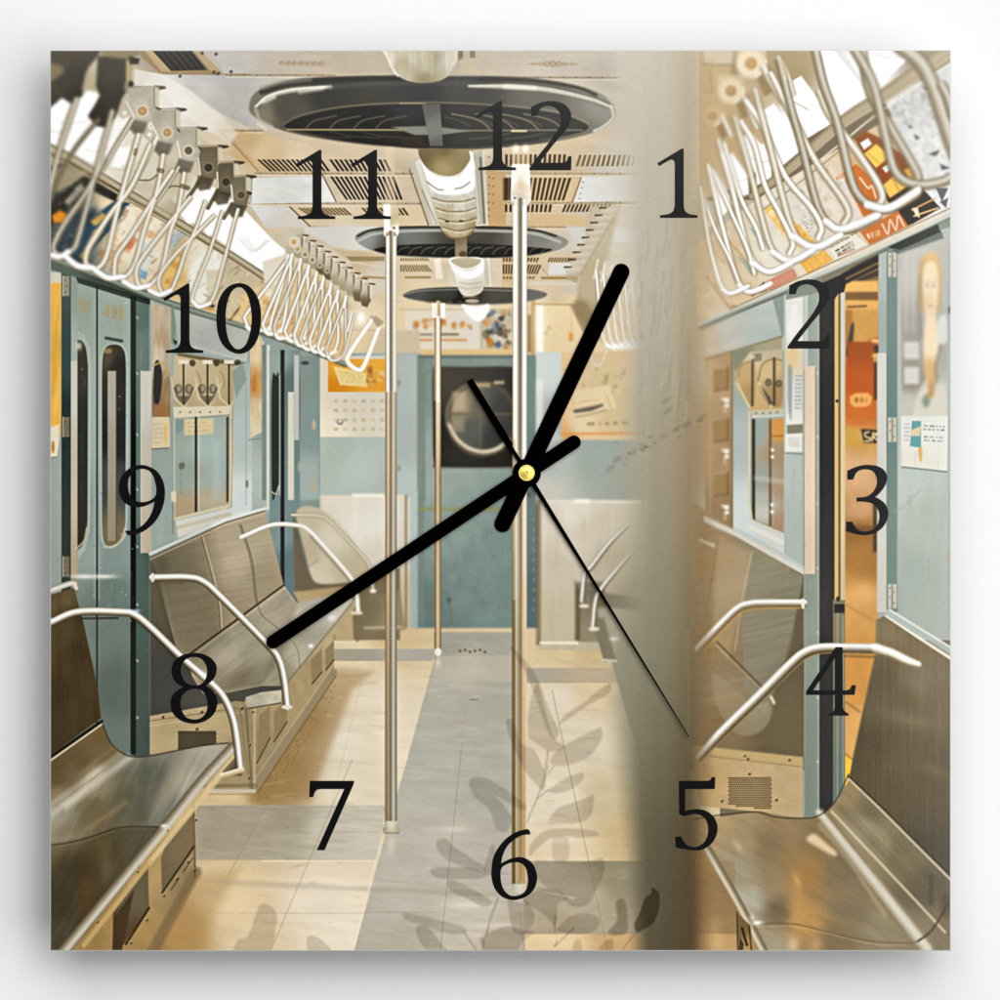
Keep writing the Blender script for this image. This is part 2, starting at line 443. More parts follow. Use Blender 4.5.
def fixtures():
    # first fitting, cut by the top edge
    blob([(384, 44), (390, 62), (396, 74), (408, 81), (425, 83), (442, 80), (452, 70), (458, 44)],
         [(392, 60, (222, 216, 196)), (402, 62, (176, 162, 130)), (412, 58, (208, 200, 176)), (425, 66, (186, 178, 150)), (436, 58, (176, 166, 138)), (447, 60, (212, 206, 188)), (425, 79, (150, 134, 100)), (400, 76, (190, 178, 150))], 1.2, tex=(.1, 3, 30, 0))
    tube([(385, 50), (391, 66), (398, 76)], 2, (240, 234, 216), .9, .8)
    rect(458, 44, 463, 60, (120, 104, 76), 1, .8); rect(470, 44, 475, 58, (118, 104, 78), 1, .7); rect(460, 58, 480, 74, (200, 184, 152), 2, .6)
    # second fitting with its rails
    q = V(410, 50)
    poly(q(-5, 540, 30, 545, 150, 880, 95, 880), (198, 190, 170), .8); poly(q(25, 560, 48, 545, 140, 870, 118, 872), (218, 214, 200), .8)
    line(*q(-2, 600, 92, 875), 1.6, (120, 104, 78), .8); line(*q(60, 700, 132, 868), 1.4, (150, 136, 108), .7)
    poly(q(300, 520, 368, 500, 388, 872, 340, 880), (186, 180, 162), .8); line(*q(352, 540, 372, 870), 2.2, (116, 108, 86), .8); line(*q(366, 505, 386, 870), 1.8, (214, 212, 200), .9)
    line(*q(320, 560, 345, 860), 1.6, (222, 218, 204), .7); line(*q(335, 878, 390, 870), 1.6, (214, 208, 192), .9)
    poly(spline([(419, 152), (424, 172), (432, 200), (440, 226), (447, 236), (456, 238.6), (467, 236.5), (475, 228), (476.5, 205), (475, 180), (473, 152)], 5),
         [(424, 170, (224, 220, 208)), (446, 185, (248, 247, 242)), (471, 170, (240, 238, 230)), (445, 200, (206, 201, 186)), (447, 213, (186, 174, 142)), (462, 205, (220, 214, 198)), (472, 205, (196, 190, 172)), (450, 228, (176, 160, 122)), (472, 226, (158, 138, 96)), (460, 222, (206, 194, 164)), (440, 215, (196, 184, 154))], .8, tex=(.10, 4, 5, 0))
    poly(spline([(420, 158), (428, 170), (440, 178), (452, 179), (462, 174), (471, 160)], 5) + spline([(474.5, 178), (473, 190), (462, 194), (446, 195), (434, 191), (426, 176)], 5), (254, 253, 250), 1.6, .95)
    poly(spline([(418, 149), (420, 158), (428, 169), (440, 175), (452, 176), (462, 171), (470, 160), (473, 149)], 5), [(445, 150, (112, 98, 62)), (445, 168, (176, 158, 114)), (425, 153, (116, 102, 68)), (468, 154, (150, 136, 98)), (450, 160, (150, 132, 90))], 1)
    line((470.5, 152), (474, 168), 2.6, (252, 250, 242), .9, .8)
    tube([(427, 182), (437, 189), (443, 190)], 1.0, (96, 82, 58), .6, .7); tube([(455, 189), (463, 187), (470, 182)], 1.0, (96, 82, 58), .6, .7)
    for y, xa, xb in ((201, 433, 475), (211, 436, 475.6), (221, 439, 476), (230, 443, 475)):
        tube([(xa, y - 3), (xa + 10, y), ((xa + xb) / 2, y + .6), (xb - 10, y), (xb, y - 3)], 1.2, (120, 98, 56), .6, .75)
        tube([(xa, y - 1), (xa + 10, y + 2), ((xa + xb) / 2, y + 2.6), (xb - 10, y + 2), (xb, y - 1)], 1.2, (236, 228, 204), .8, .7)
    for x in (448, 452, 466):
        line((x, 200), (x + 1, 234), 1.5, (176, 164, 130), .4, 1)
    ell(447, 221.5, 2, .8, (50, 40, 26)); ell(461, 221, 2, .8, (50, 40, 26))
    tube([(441, 230), (449, 236), (457, 238), (467, 236), (475, 228)], 1.4, (120, 96, 54), .8, .8)
    rect(455, 238, 467, 258, [(458, 240, (120, 106, 76)), (462, 250, (150, 138, 108))], .8); ell(463, 254, 4, 3, (96, 80, 52), .8)
    # third
    q = V(410, 230)
    poly(q(120, 150, 150, 140, 165, 245, 130, 245), (236, 226, 206), 1); poly(q(375, 140, 400, 140, 412, 280, 380, 285), (204, 196, 176), 1); line(*q(392, 145, 404, 280), 1.4, (232, 228, 214))
    poly(q(190, 190, 215, 200, 250, 290, 190, 270), (216, 206, 184), 1.2)
    blob([(449, 259), (466, 257), (483, 259), (484, 275), (483, 290), (474, 296), (464, 296), (458, 288), (455, 276)], [(460, 275, (240, 238, 230)), (478, 270, (232, 230, 220)), (462, 288, (216, 210, 194)), (478, 288, (208, 200, 180))], .8)
    poly(spline([(449, 260), (455, 268), (466, 272), (476, 269), (483, 258)], 4) + spline([(483, 272), (474, 278), (463, 278), (454, 270)], 4), (255, 254, 250), 1.2)
    blob([(451, 260), (466, 257.5), (481, 260), (475, 266), (465, 268), (456, 265)], (188, 176, 146), .8)
    for y in (283, 288):
        tube([(459, y - 1), (468, y + 1), (482, y - 1)], .9, (170, 160, 136), .6, .6)
    line((463, 297), (477, 297), 1.6, (150, 130, 92), .8); ell(472, 301, 7, 2, (186, 176, 150), .8)
    # fourth bowl
    blob([(462, 304), (466, 312), (474, 320), (481, 321), (487, 315), (489, 304), (476, 307)], (255, 253, 246), .9)
    glow(476, 312, 12, 8, (255, 250, 236), .4)


def far_end():
    rect(395, 303, 540, 360, [(400, 310, (226, 206, 168)), (470, 330, (222, 206, 178)), (530, 340, (224, 200, 156))], .8)
    rect(405, 308, 480, 350, [(410, 315, (226, 214, 192)), (450, 345, (224, 212, 190)), (478, 320, (222, 214, 200))], .8)
    dapple([(412, 318), (440, 316), (470, 320), (472, 328), (440, 329), (412, 328)], [(205, 130, 50), (190, 112, 36), (216, 160, 84), (160, 96, 36)], 26, 1.5, 4, 3)
    for x0, x1, y, c in ((417, 432, 334.6, (110, 100, 80)), (440, 458, 334.4, (84, 74, 58)), (410, 432, 340, (202, 120, 60)), (441, 466, 340, (206, 128, 70))):
        line((x0, y), (x1, y), 2.0, c, .75, .8)
    rect(480, 310, 513, 349, (196, 184, 156), .8)
    dapple([(482, 312), (511, 312), (511, 348), (482, 348)], [(84, 66, 44), (206, 150, 84), (216, 204, 176), (70, 96, 130), (120, 150, 180), (190, 116, 44), (52, 44, 34), (226, 216, 196)], 60, 1.6, 5, 5)
    line((400, 309.5), (535, 309.5), 1.2, (180, 150, 104), .6)
    rect(400, 349.5, 536, 355, (220, 188, 138), .8); line((400, 355.4), (536, 355.4), 1.2, (150, 118, 74), .8)
    poly([(530, 303), (640, 303), (640, 360), (530, 360)], [(545, 310, (236, 214, 172)), (580, 330, (232, 208, 164)), (620, 320, (220, 200, 162)), (560, 350, (228, 206, 164))], 1.2)
    rect(527.5, 315, 531.5, 352, (130, 100, 62), 1, .7); rect(531, 300, 535, 356, (190, 160, 108), .8)
    rect(537, 304, 543, 356, (252, 246, 228), 1.4); glow(540, 325, 8, 26, (255, 250, 236), .5)
    line((535, 304), (600, 305), 1.6, (176, 140, 84), .8); ell(549, 328, 2, 2, (206, 180, 130), 1, .8); ell(546, 333, 2, 2, (206, 176, 128), 1, .6)
    rect(569, 333, 573, 341, (222, 152, 70), 1, .9); line((571, 306), (571, 334), 1, (220, 186, 130), .8)
    poly([(570, 304), (585, 304), (592, 322), (584, 334), (576, 318)], (146, 130, 96), 1.6, .8)
    # end wall, left half
    rect(315, 330, 420, 500, [(318, 345, (226, 200, 154)), (350, 335, (228, 206, 166)), (390, 352, (206, 190, 160))], 1)
    rect(314, 353, 420, 500, [(330, 450, (172, 188, 182)), (360, 470, (182, 197, 192)), (400, 480, (172, 186, 182)), (318, 380, (146, 164, 160)), (395, 380, (168, 180, 178))], 1, tex=(.025, 12, 40, 0))
    rect(398, 355, 419, 500, [(404, 380, (176, 186, 182)), (410, 440, (170, 182, 180)), (405, 490, (182, 196, 194))], .8)
    line((418, 356), (418, 628), 1.6, (104, 126, 124), .9); rect(400, 490, 418, 630, [(402, 510, (180, 196, 194)), (412, 600, (158, 178, 178))], .8)
    ell(399, 383, 1.4, 3, (140, 128, 104), .8, .7); ell(399, 468, 1.4, 3, (140, 128, 104), .8, .7)
    # calendar-like poster
    poly([(318, 356), (386, 356), (386, 437), (318, 437)], [(322, 380, (220, 208, 182)), (360, 405, (214, 205, 184)), (330, 434, (232, 222, 198)), (372, 425, (216, 208, 188))], .8)
    poly([(328, 359), (386, 359), (386, 392), (328, 392)], [(335, 364, (222, 162, 60)), (370, 364, (230, 170, 70)), (332, 388, (212, 138, 34)), (378, 388, (226, 160, 56))], .8)
    poly([(333, 366), (366, 373), (367, 387), (340, 385)], (232, 206, 140), .8); scrawl([(338, 370), (364, 375), (364, 384), (342, 383)], 4, (196, 164, 96), 3, .6)
    dapple([(366, 366), (384, 370), (384, 388), (366, 386)], [(170, 110, 50), (236, 208, 150), (196, 140, 64), (150, 96, 50)], 18, 1.5, 3.5, 6)
    for j in range(4):
        for i in range(6):
            ell(336 + i * 9.2, 401 + j * 9.4, 2.2, 1.6, [(186, 168, 128), (160, 148, 120), (206, 178, 124), (176, 150, 100)][(i * 3 + j) % 4], .9, .55)
    ell(340, 422, 3.4, 3, (110, 112, 106), .8, .6); ell(340, 421, 1.8, 1.8, (220, 206, 178), .7)
    # door
    rect(418, 355, 536, 630, [(425, 370, (130, 146, 138)), (430, 480, (152, 168, 162)), (440, 520, (138, 160, 156)), (470, 600, (116, 140, 138)), (500, 560, (120, 144, 142)), (430, 620, (104, 126, 124))], .8, tex=(.05, 10, 14, 20))
    rect(418, 355, 424, 630, (118, 138, 132), 1, .7); line((420, 357), (534, 357), 1.6, (84, 100, 96), .8)
    tube([(424, 500), (424, 384), (430, 372), (444, 366), (512, 366)], 3, (120, 138, 132), 1, .8)
    blob([(433, 372), (440, 367), (470, 367), (511, 367), (513, 375), (513, 462), (509, 467), (440, 467), (434, 462), (433, 420)], [(440, 380, (78, 72, 60)), (470, 375, (70, 66, 58)), (500, 395, (60, 58, 54)), (450, 440, (48, 46, 40)), (500, 455, (46, 42, 36)), (480, 425, (64, 64, 60))], 1.2)
    ell(482, 419, 36, 38, (104, 94, 74), 1.6, .7); ell(482, 418, 31, 33.5, [(462, 405, (160, 146, 118)), (480, 405, (104, 100, 88)), (500, 405, (66, 66, 64)), (470, 430, (92, 92, 84)), (495, 435, (58, 58, 56))], 1.6)
    tube([(449, 425), (456, 438), (468, 448), (483, 452), (497, 449), (508, 441)], 6, [(120, 106, 82), (208, 196, 172), (186, 172, 146), (96, 84, 64)], 1.2)
    tube([(448, 423), (447, 412), (452, 398), (462, 388), (474, 383)], 4, (130, 118, 94), 1.4, .7)
    line((450, 414), (512, 414), 2, (112, 98, 72), .8); line((481, 384), (480, 450), 2, (120, 108, 84), .5)
    rect(453, 392, 465, 410, (190, 172, 138), 3, .7); rect(452, 418, 464, 432, (166, 152, 118), 3, .6); rect(475, 383, 490, 387, (190, 168, 122), 2, .8); rect(494, 381, 504, 384, (214, 196, 152), 1.6, .8)
    line((440, 468), (512, 468), 1.6, (110, 106, 92), .7)
    line((420, 509), (500, 509), 3.4, (148, 144, 92), .85, .9); line((419, 630), (535, 630), 2.0, (70, 84, 82), .8)
    ell(449, 600, 1.8, 2.4, (70, 84, 78), .8, .8); line((449, 602), (452, 622), 1.4, (96, 112, 104), .7); 
    # right of the door
    rect(527, 355, 536, 640, [(530, 380, (124, 146, 140)), (531, 500, (108, 130, 130)), (531, 620, (92, 112, 116))], .8)
    bolts([(534, y) for y in range(520, 620, 10)], (150, 166, 164), .8); ell(529, 495, 2, 3, (96, 100, 90))
    rect(536, 352, 562, 505, [(542, 370, (206, 216, 212)), (546, 440, (196, 204, 198)), (556, 420, (168, 182, 180)), (545, 490, (196, 198, 188))], .8)
    rect(536, 380, 543, 470, (236, 238, 230), 2, .55)
    poly([(561, 352), (650, 352), (650, 440), (561, 440)], [(565, 370, (224, 196, 150)), (600, 380, (212, 190, 148)), (580, 425, (228, 206, 168)), (620, 420, (210, 188, 148)), (565, 435, (216, 170, 110))], .8)
    dapple([(566, 368), (628, 366), (628, 394), (566, 394)], [(176, 152, 112), (200, 172, 128), (224, 202, 160), (164, 140, 100)], 40, 1.5, 4, 9, .5)
    poly([(573, 390), (610, 385), (616, 408), (576, 415)], (226, 204, 166), .8); tube([(575, 411), (590, 408.5), (602, 405)], [3.6, 5, 2.6], [(150, 134, 104), (96, 90, 76), (70, 64, 52)], .9, .85); tube([(576, 417), (592, 414), (606, 410)], 1.2, (140, 122, 90), .8, .7); line((606, 396), (612, 409), 1, (190, 150, 100), .6); tube([(574, 404), (586, 401), (598, 400)], 1, (216, 150, 90), .8, .6)
    scrawl([(585, 421), (630, 420), (630, 426), (585, 427)], 1, (150, 120, 78), 8, .7); line((561, 434), (640, 433), 2.6, (216, 150, 84), .75); line((561, 440), (650, 440), 2, (226, 200, 150), .8)
    rect(536, 440, 650, 502, [(550, 460, (180, 186, 178)), (600, 460, (158, 168, 158)), (630, 470, (160, 160, 146)), (545, 495, (200, 198, 184))], 1)
    # lower left panel behind the far rails
    poly([(296, 498), (312, 495), (410, 497), (410, 645), (300, 645)], [(310, 505, (214, 204, 182)), (340, 500, (222, 215, 198)), (365, 525, (228, 224, 210)), (385, 560, (214, 206, 188)), (330, 560, (204, 192, 164)), (320, 590, (186, 172, 138)), (395, 600, (196, 182, 150)), (350, 620, (140, 124, 94))], 1, tex=(.03, 6, 40, 0))
    line((300, 497), (404, 496), 2.4, (226, 214, 188), .85); rect(352, 493.5, 384, 497, (248, 244, 230), 1.2, .8); line((406, 496), (406, 640), 2.2, (128, 104, 62), .75)
    rect(354, 496, 362, 610, (232, 224, 208), 6, .35)


def far_right():
    # lower right panel
    rect(538, 500, 660, 650, [(545, 520, (216, 206, 188)), (570, 510, (224, 215, 198)), (570, 550, (216, 205, 186)), (600, 530, (204, 194, 172)), (560, 560, (200, 188, 166)), (555, 620, (196, 182, 152)), (610, 560, (184, 172, 146)), (640, 600, (150, 140, 116))], 1, tex=(.04, 4, 60, 0))
    line((540, 501), (640, 502), 3, (226, 220, 204), .8); rect(574, 499, 590, 503, (246, 242, 228), 1.4, .8)
    rect(536, 500, 541, 645, (110, 100, 76), 1.4, .65)
    rect(577, 582, 605, 642, [(585, 600, (120, 110, 86)), (600, 635, (136, 124, 98))], 2, .8); poly([(575, 580), (580, 590), (580, 640), (575, 640)], (98, 86, 62), 1.4, .8)
    line((541, 643), (577, 643), 3, (240, 228, 200), .9, .9)
    poly([(588, 590), (650, 600), (650, 612), (592, 605)], (112, 104, 84), 2, .7)
    poly([(596, 608), (660, 612), (660, 780), (640, 760)], [(610, 630, (166, 158, 136)), (640, 650, (146, 140, 120))], 1.5); 
    poly([(590, 618), (604, 618), (616, 660), (604, 662), (598, 640)], (128, 122, 100), 1.4); line((603, 660), (616, 661), 3, (210, 202, 180), .8); glow(614, 639, 4, 2, (240, 236, 220), .8)
    tube([(582, 600), (585, 575), (592, 566), (608, 545), (627, 526)], [5, 5, 5, 4.6, 3], CHROME, .7); tube([(593, 628), (596, 600), (602, 588), (615, 572), (632, 552)], [5, 5, 5, 4.4, 2.5], CHROME, .7)
    ell(584, 606, 5, 1.8, (230, 220, 196)); ell(594, 629, 5.5, 2, (226, 216, 192))


def floor_():
    cream = [(180, 935, (184, 146, 90)), (150, 952, (150, 112, 62)), (230, 900, (230, 206, 166)), (320, 905, (236, 221, 197)), (250, 948, (224, 204, 166)), (340, 925, (238, 224, 200)), (380, 700, (228, 214, 188)),
             (350, 745, (228, 217, 194)), (300, 720, (166, 136, 90)), (262, 785, (160, 130, 82)), (285, 770, (164, 134, 86)), (360, 662, (222, 204, 170)), (395, 740, (232, 218, 190)), (340, 790, (229, 216, 190)), (230, 798, (216, 190, 146)), (390, 640, (208, 184, 142)),
             (560, 650, (214, 192, 152)), (590, 645, (200, 176, 134)), (560, 700, (224, 210, 186)), (590, 740, (220, 206, 180)), (560, 800, (229, 215, 190)), (605, 800, (204, 188, 152)), (570, 850, (226, 208, 174)), (625, 830, (206, 180, 132)), (560, 945, (232, 206, 162)), (620, 945, (204, 168, 116)), (590, 690, (216, 196, 158))]
    rect(140, 628, 720, 955, cream, .8, tex=(.035, 30, 7, 8))
    poly([(434, 632), (513, 632), (513, 700), (526, 955), (353, 955), (384, 840), (408, 757), (434, 662)],
         [(450, 640, (164, 160, 144)), (490, 645, (166, 162, 146)), (470, 668, (188, 180, 162)), (440, 700, (180, 176, 160)), (490, 700, (176, 172, 156)), (430, 760, (182, 180, 166)), (500, 780, (178, 176, 162)),
          (440, 860, (190, 184, 168)), (490, 870, (188, 180, 164)), (390, 900, (192, 184, 168)), (400, 945, (186, 176, 158)), (470, 920, (206, 196, 178)), (500, 945, (190, 178, 156))], .8, tex=(.05, 26, 5, 6))
    poly([(437, 656), (512, 656), (512, 682), (430, 681)], (196, 186, 166), 1.5, .5)
    poly([(330, 649), (436, 649), (432, 661), (330, 661)], [(340, 655, (168, 158, 138)), (420, 655, (176, 170, 154))], .8)
    poly([(190, 805.5), (386, 805.5), (377, 860), (190, 860)], [(200, 820, (168, 158, 134)), (260, 830, (178, 168, 146)), (330, 830, (198, 190, 170)), (370, 850, (206, 198, 180)), (230, 855, (180, 168, 142)), (290, 812, (166, 156, 132))], .7, tex=(.07, 22, 4, 4))
    poly([(524, 668), (640, 668), (640, 683), (525, 683)], [(530, 676, (178, 168, 148)), (600, 676, (190, 172, 142))], .8)
    poly([(523, 861), (660, 861), (660, 934), (524, 934)], [(530, 880, (188, 175, 152)), (580, 900, (184, 171, 146)), (620, 870, (150, 140, 112)), (560, 930, (180, 164, 136))], .8, tex=(.05, 22, 5, 0))
    # seat shadow strip and the soft shadow band of the pole
    poly([(334, 668), (372, 672), (352, 690), (310, 800), (252, 800), (300, 726)], (150, 118, 70), 6, .5)
    poly([(212, 806), (300, 806), (268, 846), (196, 860)], (150, 138, 112), 9, .35)
    poly([(152, 950), (196, 876), (240, 868), (196, 952)], (172, 136, 82), 9, .45)
    line((225, 882), (495, 894), 4.5, (168, 156, 132), .4, 2.4); line((560, 897), (225, 885), 2, (170, 158, 134), .12, 2)
    seam = (150, 140, 112)
    for p, r, a in (((352, 760), (270, 952), .45), ((266, 806), (228, 876), .5), ((461, 752), (440, 952), .55), ((466, 700), (461, 755), .2), ((552, 690), (608, 952), .6), ((240, 913), (368, 913), .3),
                    ((366, 912.5), (440, 912), .35), ((520, 912), (524, 955), .5), ((300, 833), (378, 832), .2), ((410, 783), (512, 784), .12), ((362, 680), (330, 810), .15), ((434, 662), (408, 757), .15), ((440, 895), (492, 895), .3)):
        line(p, r, .9, seam, a)
    line((262, 861), (376, 861), 1.2, (244, 232, 204), .6); poly([(384, 838), (377, 861), (353, 955), (350, 955), (374, 861), (381, 840)], (240, 226, 198), .8, .35)
    line((470, 699.6), (478, 699.6), 1.2, (120, 116, 100), .7)
    for x in range(460, 490, 5):
        ell(x, 650 + (x % 3), 1.5, 1.4, (96, 88, 66), .7, .7)
    r = np.random.RandomState(4)
    for _ in range(150):
        x, y = 200 + 430 * r.rand(), 640 + 310 * r.rand()
        line((x, y), (x + 2 + 5 * r.rand(), y + r.rand() - .5), .7, (150, 132, 100) if r.rand() < .6 else (240, 232, 214), .22)
    for _ in range(60):
        x = 255 + 80 * r.rand(); y = 800 - (x - 255) * 1.5 + 18 * r.rand()
        ell(x, y, .8, .6, (96, 74, 44), .5, .4)
    for _ in range(260):
        x, y = 190 + 450 * r.rand(), 640 + 312 * r.rand()
        glow(x, y, 2 + 14 * r.rand(), .6 + 1.2 * r.rand(), (140, 120, 86) if r.rand() < .55 else (246, 240, 226), .05 + .10 * r.rand(), 8 * r.randn())
    for x, y, w in ((470, 905, 24), (500, 925, 20), (350, 885, 26), (450, 830, 20), (560, 840, 20)):
        glow(x, y, w, 3.5, (246, 238, 222), .35)
def left_wall():
    q = V(50, 230)
    rect(45, 255, 320, 610, [(60, 300, (150, 160, 150)), (60, 500, (150, 164, 160)), (110, 330, (146, 162, 154)), (110, 570, (130, 150, 144)), (160, 480, (160, 174, 172)), (200, 500, (168, 184, 180)), (245, 480, (176, 190, 186)), (300, 450, (130, 150, 148)), (290, 560, (110, 132, 134))], .8)
    # window recess, middle of the wall
    rect(151, 300, 175, 560, [(160, 320, (160, 172, 164)), (160, 460, (150, 166, 162)), (165, 530, (152, 170, 166))], .8, tex=(.03, 8, 30, 0))
    poly([(152, 303), (171, 308), (170, 448), (152, 448)], [(155, 320, (186, 170, 142)), (165, 340, (176, 156, 124)), (158, 355, (200, 186, 160)), (160, 400, (110, 98, 78)), (165, 400, (170, 132, 84)), (160, 440, (206, 190, 158))], .7, tex=(.16, 3, 22, 0))
    blob([(154, 368), (158, 360), (162, 372), (161, 392), (158, 406), (154, 400)], (58, 56, 52), .9); tube([(153, 366), (161, 363), (167, 370), (165, 378)], 1.6, (190, 156, 96), .7)
    rect(154, 404, 170, 417, (156, 112, 66), 1.2, .85); rect(152, 417, 169.5, 448, (212, 196, 162), .6); rect(164, 424, 167, 443, (220, 178, 108), .8, .8); scrawl([(153, 422), (163, 421), (163, 445), (153, 445)], 5, (176, 160, 130), 4, .6)
    line((152, 449), (169, 448), 1, (110, 104, 88))
    poly(q(605, 385, 640, 395, 620, 580, 605, 560), (126, 146, 140), .8); poly(q(615, 545, 640, 560, 625, 575), (50, 56, 52), .6)
    # roller box
    poly(q(620, 395, 1000, 510, 985, 655, 760, 618, 640, 560), [(190, 325, (178, 180, 168)), (215, 340, (170, 174, 166)), (245, 350, (186, 186, 174))], .7, tex=(.04, 20, 10, 15))
    line(*q(640, 562, 985, 656), 1.2, (196, 198, 186), .8); poly(q(640, 615, 990, 668, 1000, 690, 640, 640), (120, 104, 74), .8)
    # ventilator row
    poly(q(620, 625, 960, 690, 955, 890, 615, 900), [(180, 365, (196, 180, 144)), (210, 385, (190, 172, 134)), (235, 395, (176, 156, 116)), (180, 405, (178, 160, 122))], .7)
    for x, s in ((183.5, 1), (207.5, .95), (229, .8)):
        tube([(x, 362), (x, 404)], 1.8, (62, 54, 42), .5, .9); rect(x - 5, 360, x + 5, 364, (222, 212, 186), .6); ell(x + 9, 363, 3, 3.4, (84, 74, 58), .7, .9)
        tube([(x - 12, 378), (x - 9, 398), (x + 1, 407), (x + 14, 384)], 1.6, (212, 196, 158), .6, .9, False)
        if s > .85:
            for k in (-1, 1):
                ell(x + 5.2 * k, 389, 3.8, 5, (104, 96, 80), .9, .85); ell(x + 5.2 * k + .6, 388.5, 1.8, 3, (176, 158, 122), .8, .8)
            tube([(x - 9, 388), (x - 5, 398), (x + .5, 404)], 2, (96, 88, 72), .8, .8); tube([(x + 9.5, 388), (x + 6, 397), (x + .5, 404)], 2, (96, 88, 72), .8, .8); poly([(x - 5, 396), (x + 5.6, 396), (x + .5, 404)], (86, 78, 64), 1, .75)
        tube([(x + 13, 371), (x + 17, 380), (x + 16, 388)], 1.0, (150, 126, 84), .6, .8)
    poly(q(615, 885, 910, 880, 905, 920, 620, 945), (214, 204, 174), .7); bolts([(180 + i * 10, 412) for i in range(5)], (100, 84, 56), 1); line(*q(620, 945, 905, 925), 1.2, (150, 140, 112), .8)
    # glass
    q = V(50, 410)
    poly(q(625, 40, 895, 35, 890, 470, 625, 540), [(180, 430, (150, 168, 160)), (190, 470, (146, 164, 158)), (205, 450, (164, 184, 180)), (220, 470, (158, 178, 176)), (190, 510, (170, 152, 122)), (215, 500, (178, 168, 144))], .7)
    poly(q(625, 50, 670, 50, 665, 100, 640, 120, 625, 110), (128, 150, 146), 1.2, .8)
    poly(q(625, 435, 720, 425, 720, 505, 625, 525), (176, 156, 124), 1.6, .85); poly(q(750, 430, 885, 420, 885, 465, 750, 500), (186, 170, 140), 2, .7)
    poly(q(670, 45, 820, 42, 818, 120, 672, 128), (214, 194, 150), 1, .85); rect(186, 419, 212, 430, (222, 202, 156), 1, .5); scrawl([(187, 421), (211, 420), (211, 432), (187, 433)], 3, (180, 156, 110), 7, .5)
    blob(q(645, 270, 670, 262, 672, 290, 650, 298), (110, 104, 82), 1, .8); line(*q(655, 295, 655, 420), 1, (120, 136, 132), .6)
    rect(194.8, 417, 197.2, 512, (62, 58, 48), .7); line((199, 417), (199, 511), 1.4, (206, 200, 176), .8); rect(226.4, 417, 228.6, 502, (72, 66, 52), .8); rect(213, 440, 220, 500, (176, 196, 194), 4, .5)
    tube(q(905, 10, 905, 300, 900, 480, 860, 500), 3, [(150, 132, 92), (226, 214, 180), (176, 160, 120)], .6, 1, False); line(*q(625, 545, 890, 480), 3, (210, 196, 160), .9)
    line(*q(622, 40, 622, 545), 1.6, (196, 192, 170), .8)
    poly(q(605, 410, 630, 405, 632, 455, 618, 470, 606, 455), (214, 204, 176), .7); line(*q(614, 458, 614, 620), 1.4, (130, 130, 112), .8)
    poly(q(630, 555, 905, 490, 1000, 470, 1000, 520, 640, 640), [(190, 530, (212, 208, 194)), (225, 515, (206, 206, 196)), (240, 510, (214, 220, 216))], 1)
    line(*q(632, 590, 900, 520), 3, (182, 160, 122), .5, 1.5)
    poly([(234, 366), (252, 362), (252, 510), (232, 512)], [(240, 380, (168, 182, 176)), (244, 440, (176, 192, 190)), (240, 500, (206, 214, 212))], .8); line((246, 368), (246, 505), .9, (140, 152, 146), .6)
    poly([(232, 372), (243, 362), (246, 380), (236, 398)], (130, 150, 146), 1, .8)
    poly([(250, 322), (264, 342), (262, 432), (250, 438)], [(256, 350, (216, 196, 158)), (254, 385, (196, 148, 88)), (258, 410, (210, 192, 154)), (254, 430, (214, 200, 168))], .8, tex=(.08, 3, 12, 0))
    ell(254, 384, 3, 8, (180, 120, 60), 1.6, .7); line((249, 440), (261, 438), 1, (130, 120, 96), .7)
    rect(262, 345, 268, 500, (126, 142, 136), .8); rect(266.5, 345, 270, 510, (206, 208, 194), .8); ell(247, 484, 1.4, 4, (110, 100, 76), .8, .7)
    # far door
    rect(269.5, 350, 300, 600, [(275, 365, (146, 166, 164)), (290, 380, (96, 118, 118)), (275, 540, (126, 150, 152)), (290, 560, (96, 120, 124))], .8)
    blob([(272, 384), (276, 376), (279, 382), (279, 480), (276, 493), (272, 492)], (54, 56, 52), .8); rect(280.5, 350, 284.5, 600, (44, 52, 52), .8); line((279.8, 376), (279.8, 495), 1, (190, 204, 196), .8)
    tube([(272, 492), (276, 494), (279, 486)], 1.4, (206, 196, 166), .6, .9); rect(288, 392, 294, 500, (206, 204, 186), .8); rect(294, 355, 299, 440, (186, 190, 182), .8); rect(299.5, 376, 302, 430, (110, 92, 54), .8, .9)
    rect(300, 356, 319, 500, [(306, 370, (130, 148, 146)), (312, 430, (132, 154, 154)), (308, 480, (160, 178, 176))], 1); ell(305, 363, 4, 2, (60, 64, 60), .8, .8); ell(314, 425, 2, 5, (196, 182, 150), 1, .8); ell(313, 485, 1.4, 6, (196, 170, 122), 1, .8); ell(299, 467, 1.4, 5, (190, 180, 150), 1, .6)
    # near double door
    q = V(50, 230)
    rect(45, 258, 62, 600, [(55, 280, (150, 156, 142)), (55, 470, (152, 164, 160)), (55, 570, (146, 160, 156))], .8)
    poly([(45, 274), (61, 277), (61, 430), (57, 457), (45, 457)], [(50, 300, (230, 176, 76)), (56, 360, (222, 168, 66)), (52, 420, (226, 172, 72)), (52, 450, (224, 212, 184))], .8, tex=(.13, 4, 34, 4))
    rect(45, 272, 61, 283, (206, 204, 188), 1, .9); poly([(45, 430), (59, 424), (57, 456), (45, 456)], (224, 214, 188), .8); ell(53, 447, 1.6, 6, (180, 116, 40), .8, .8); line((45, 458), (57, 457), 1, (120, 124, 112))
    rect(61.5, 266, 71, 603, [(66, 280, (76, 90, 84)), (66, 360, (62, 82, 82)), (66, 420, (46, 62, 62)), (66, 590, (54, 68, 66))], .7)
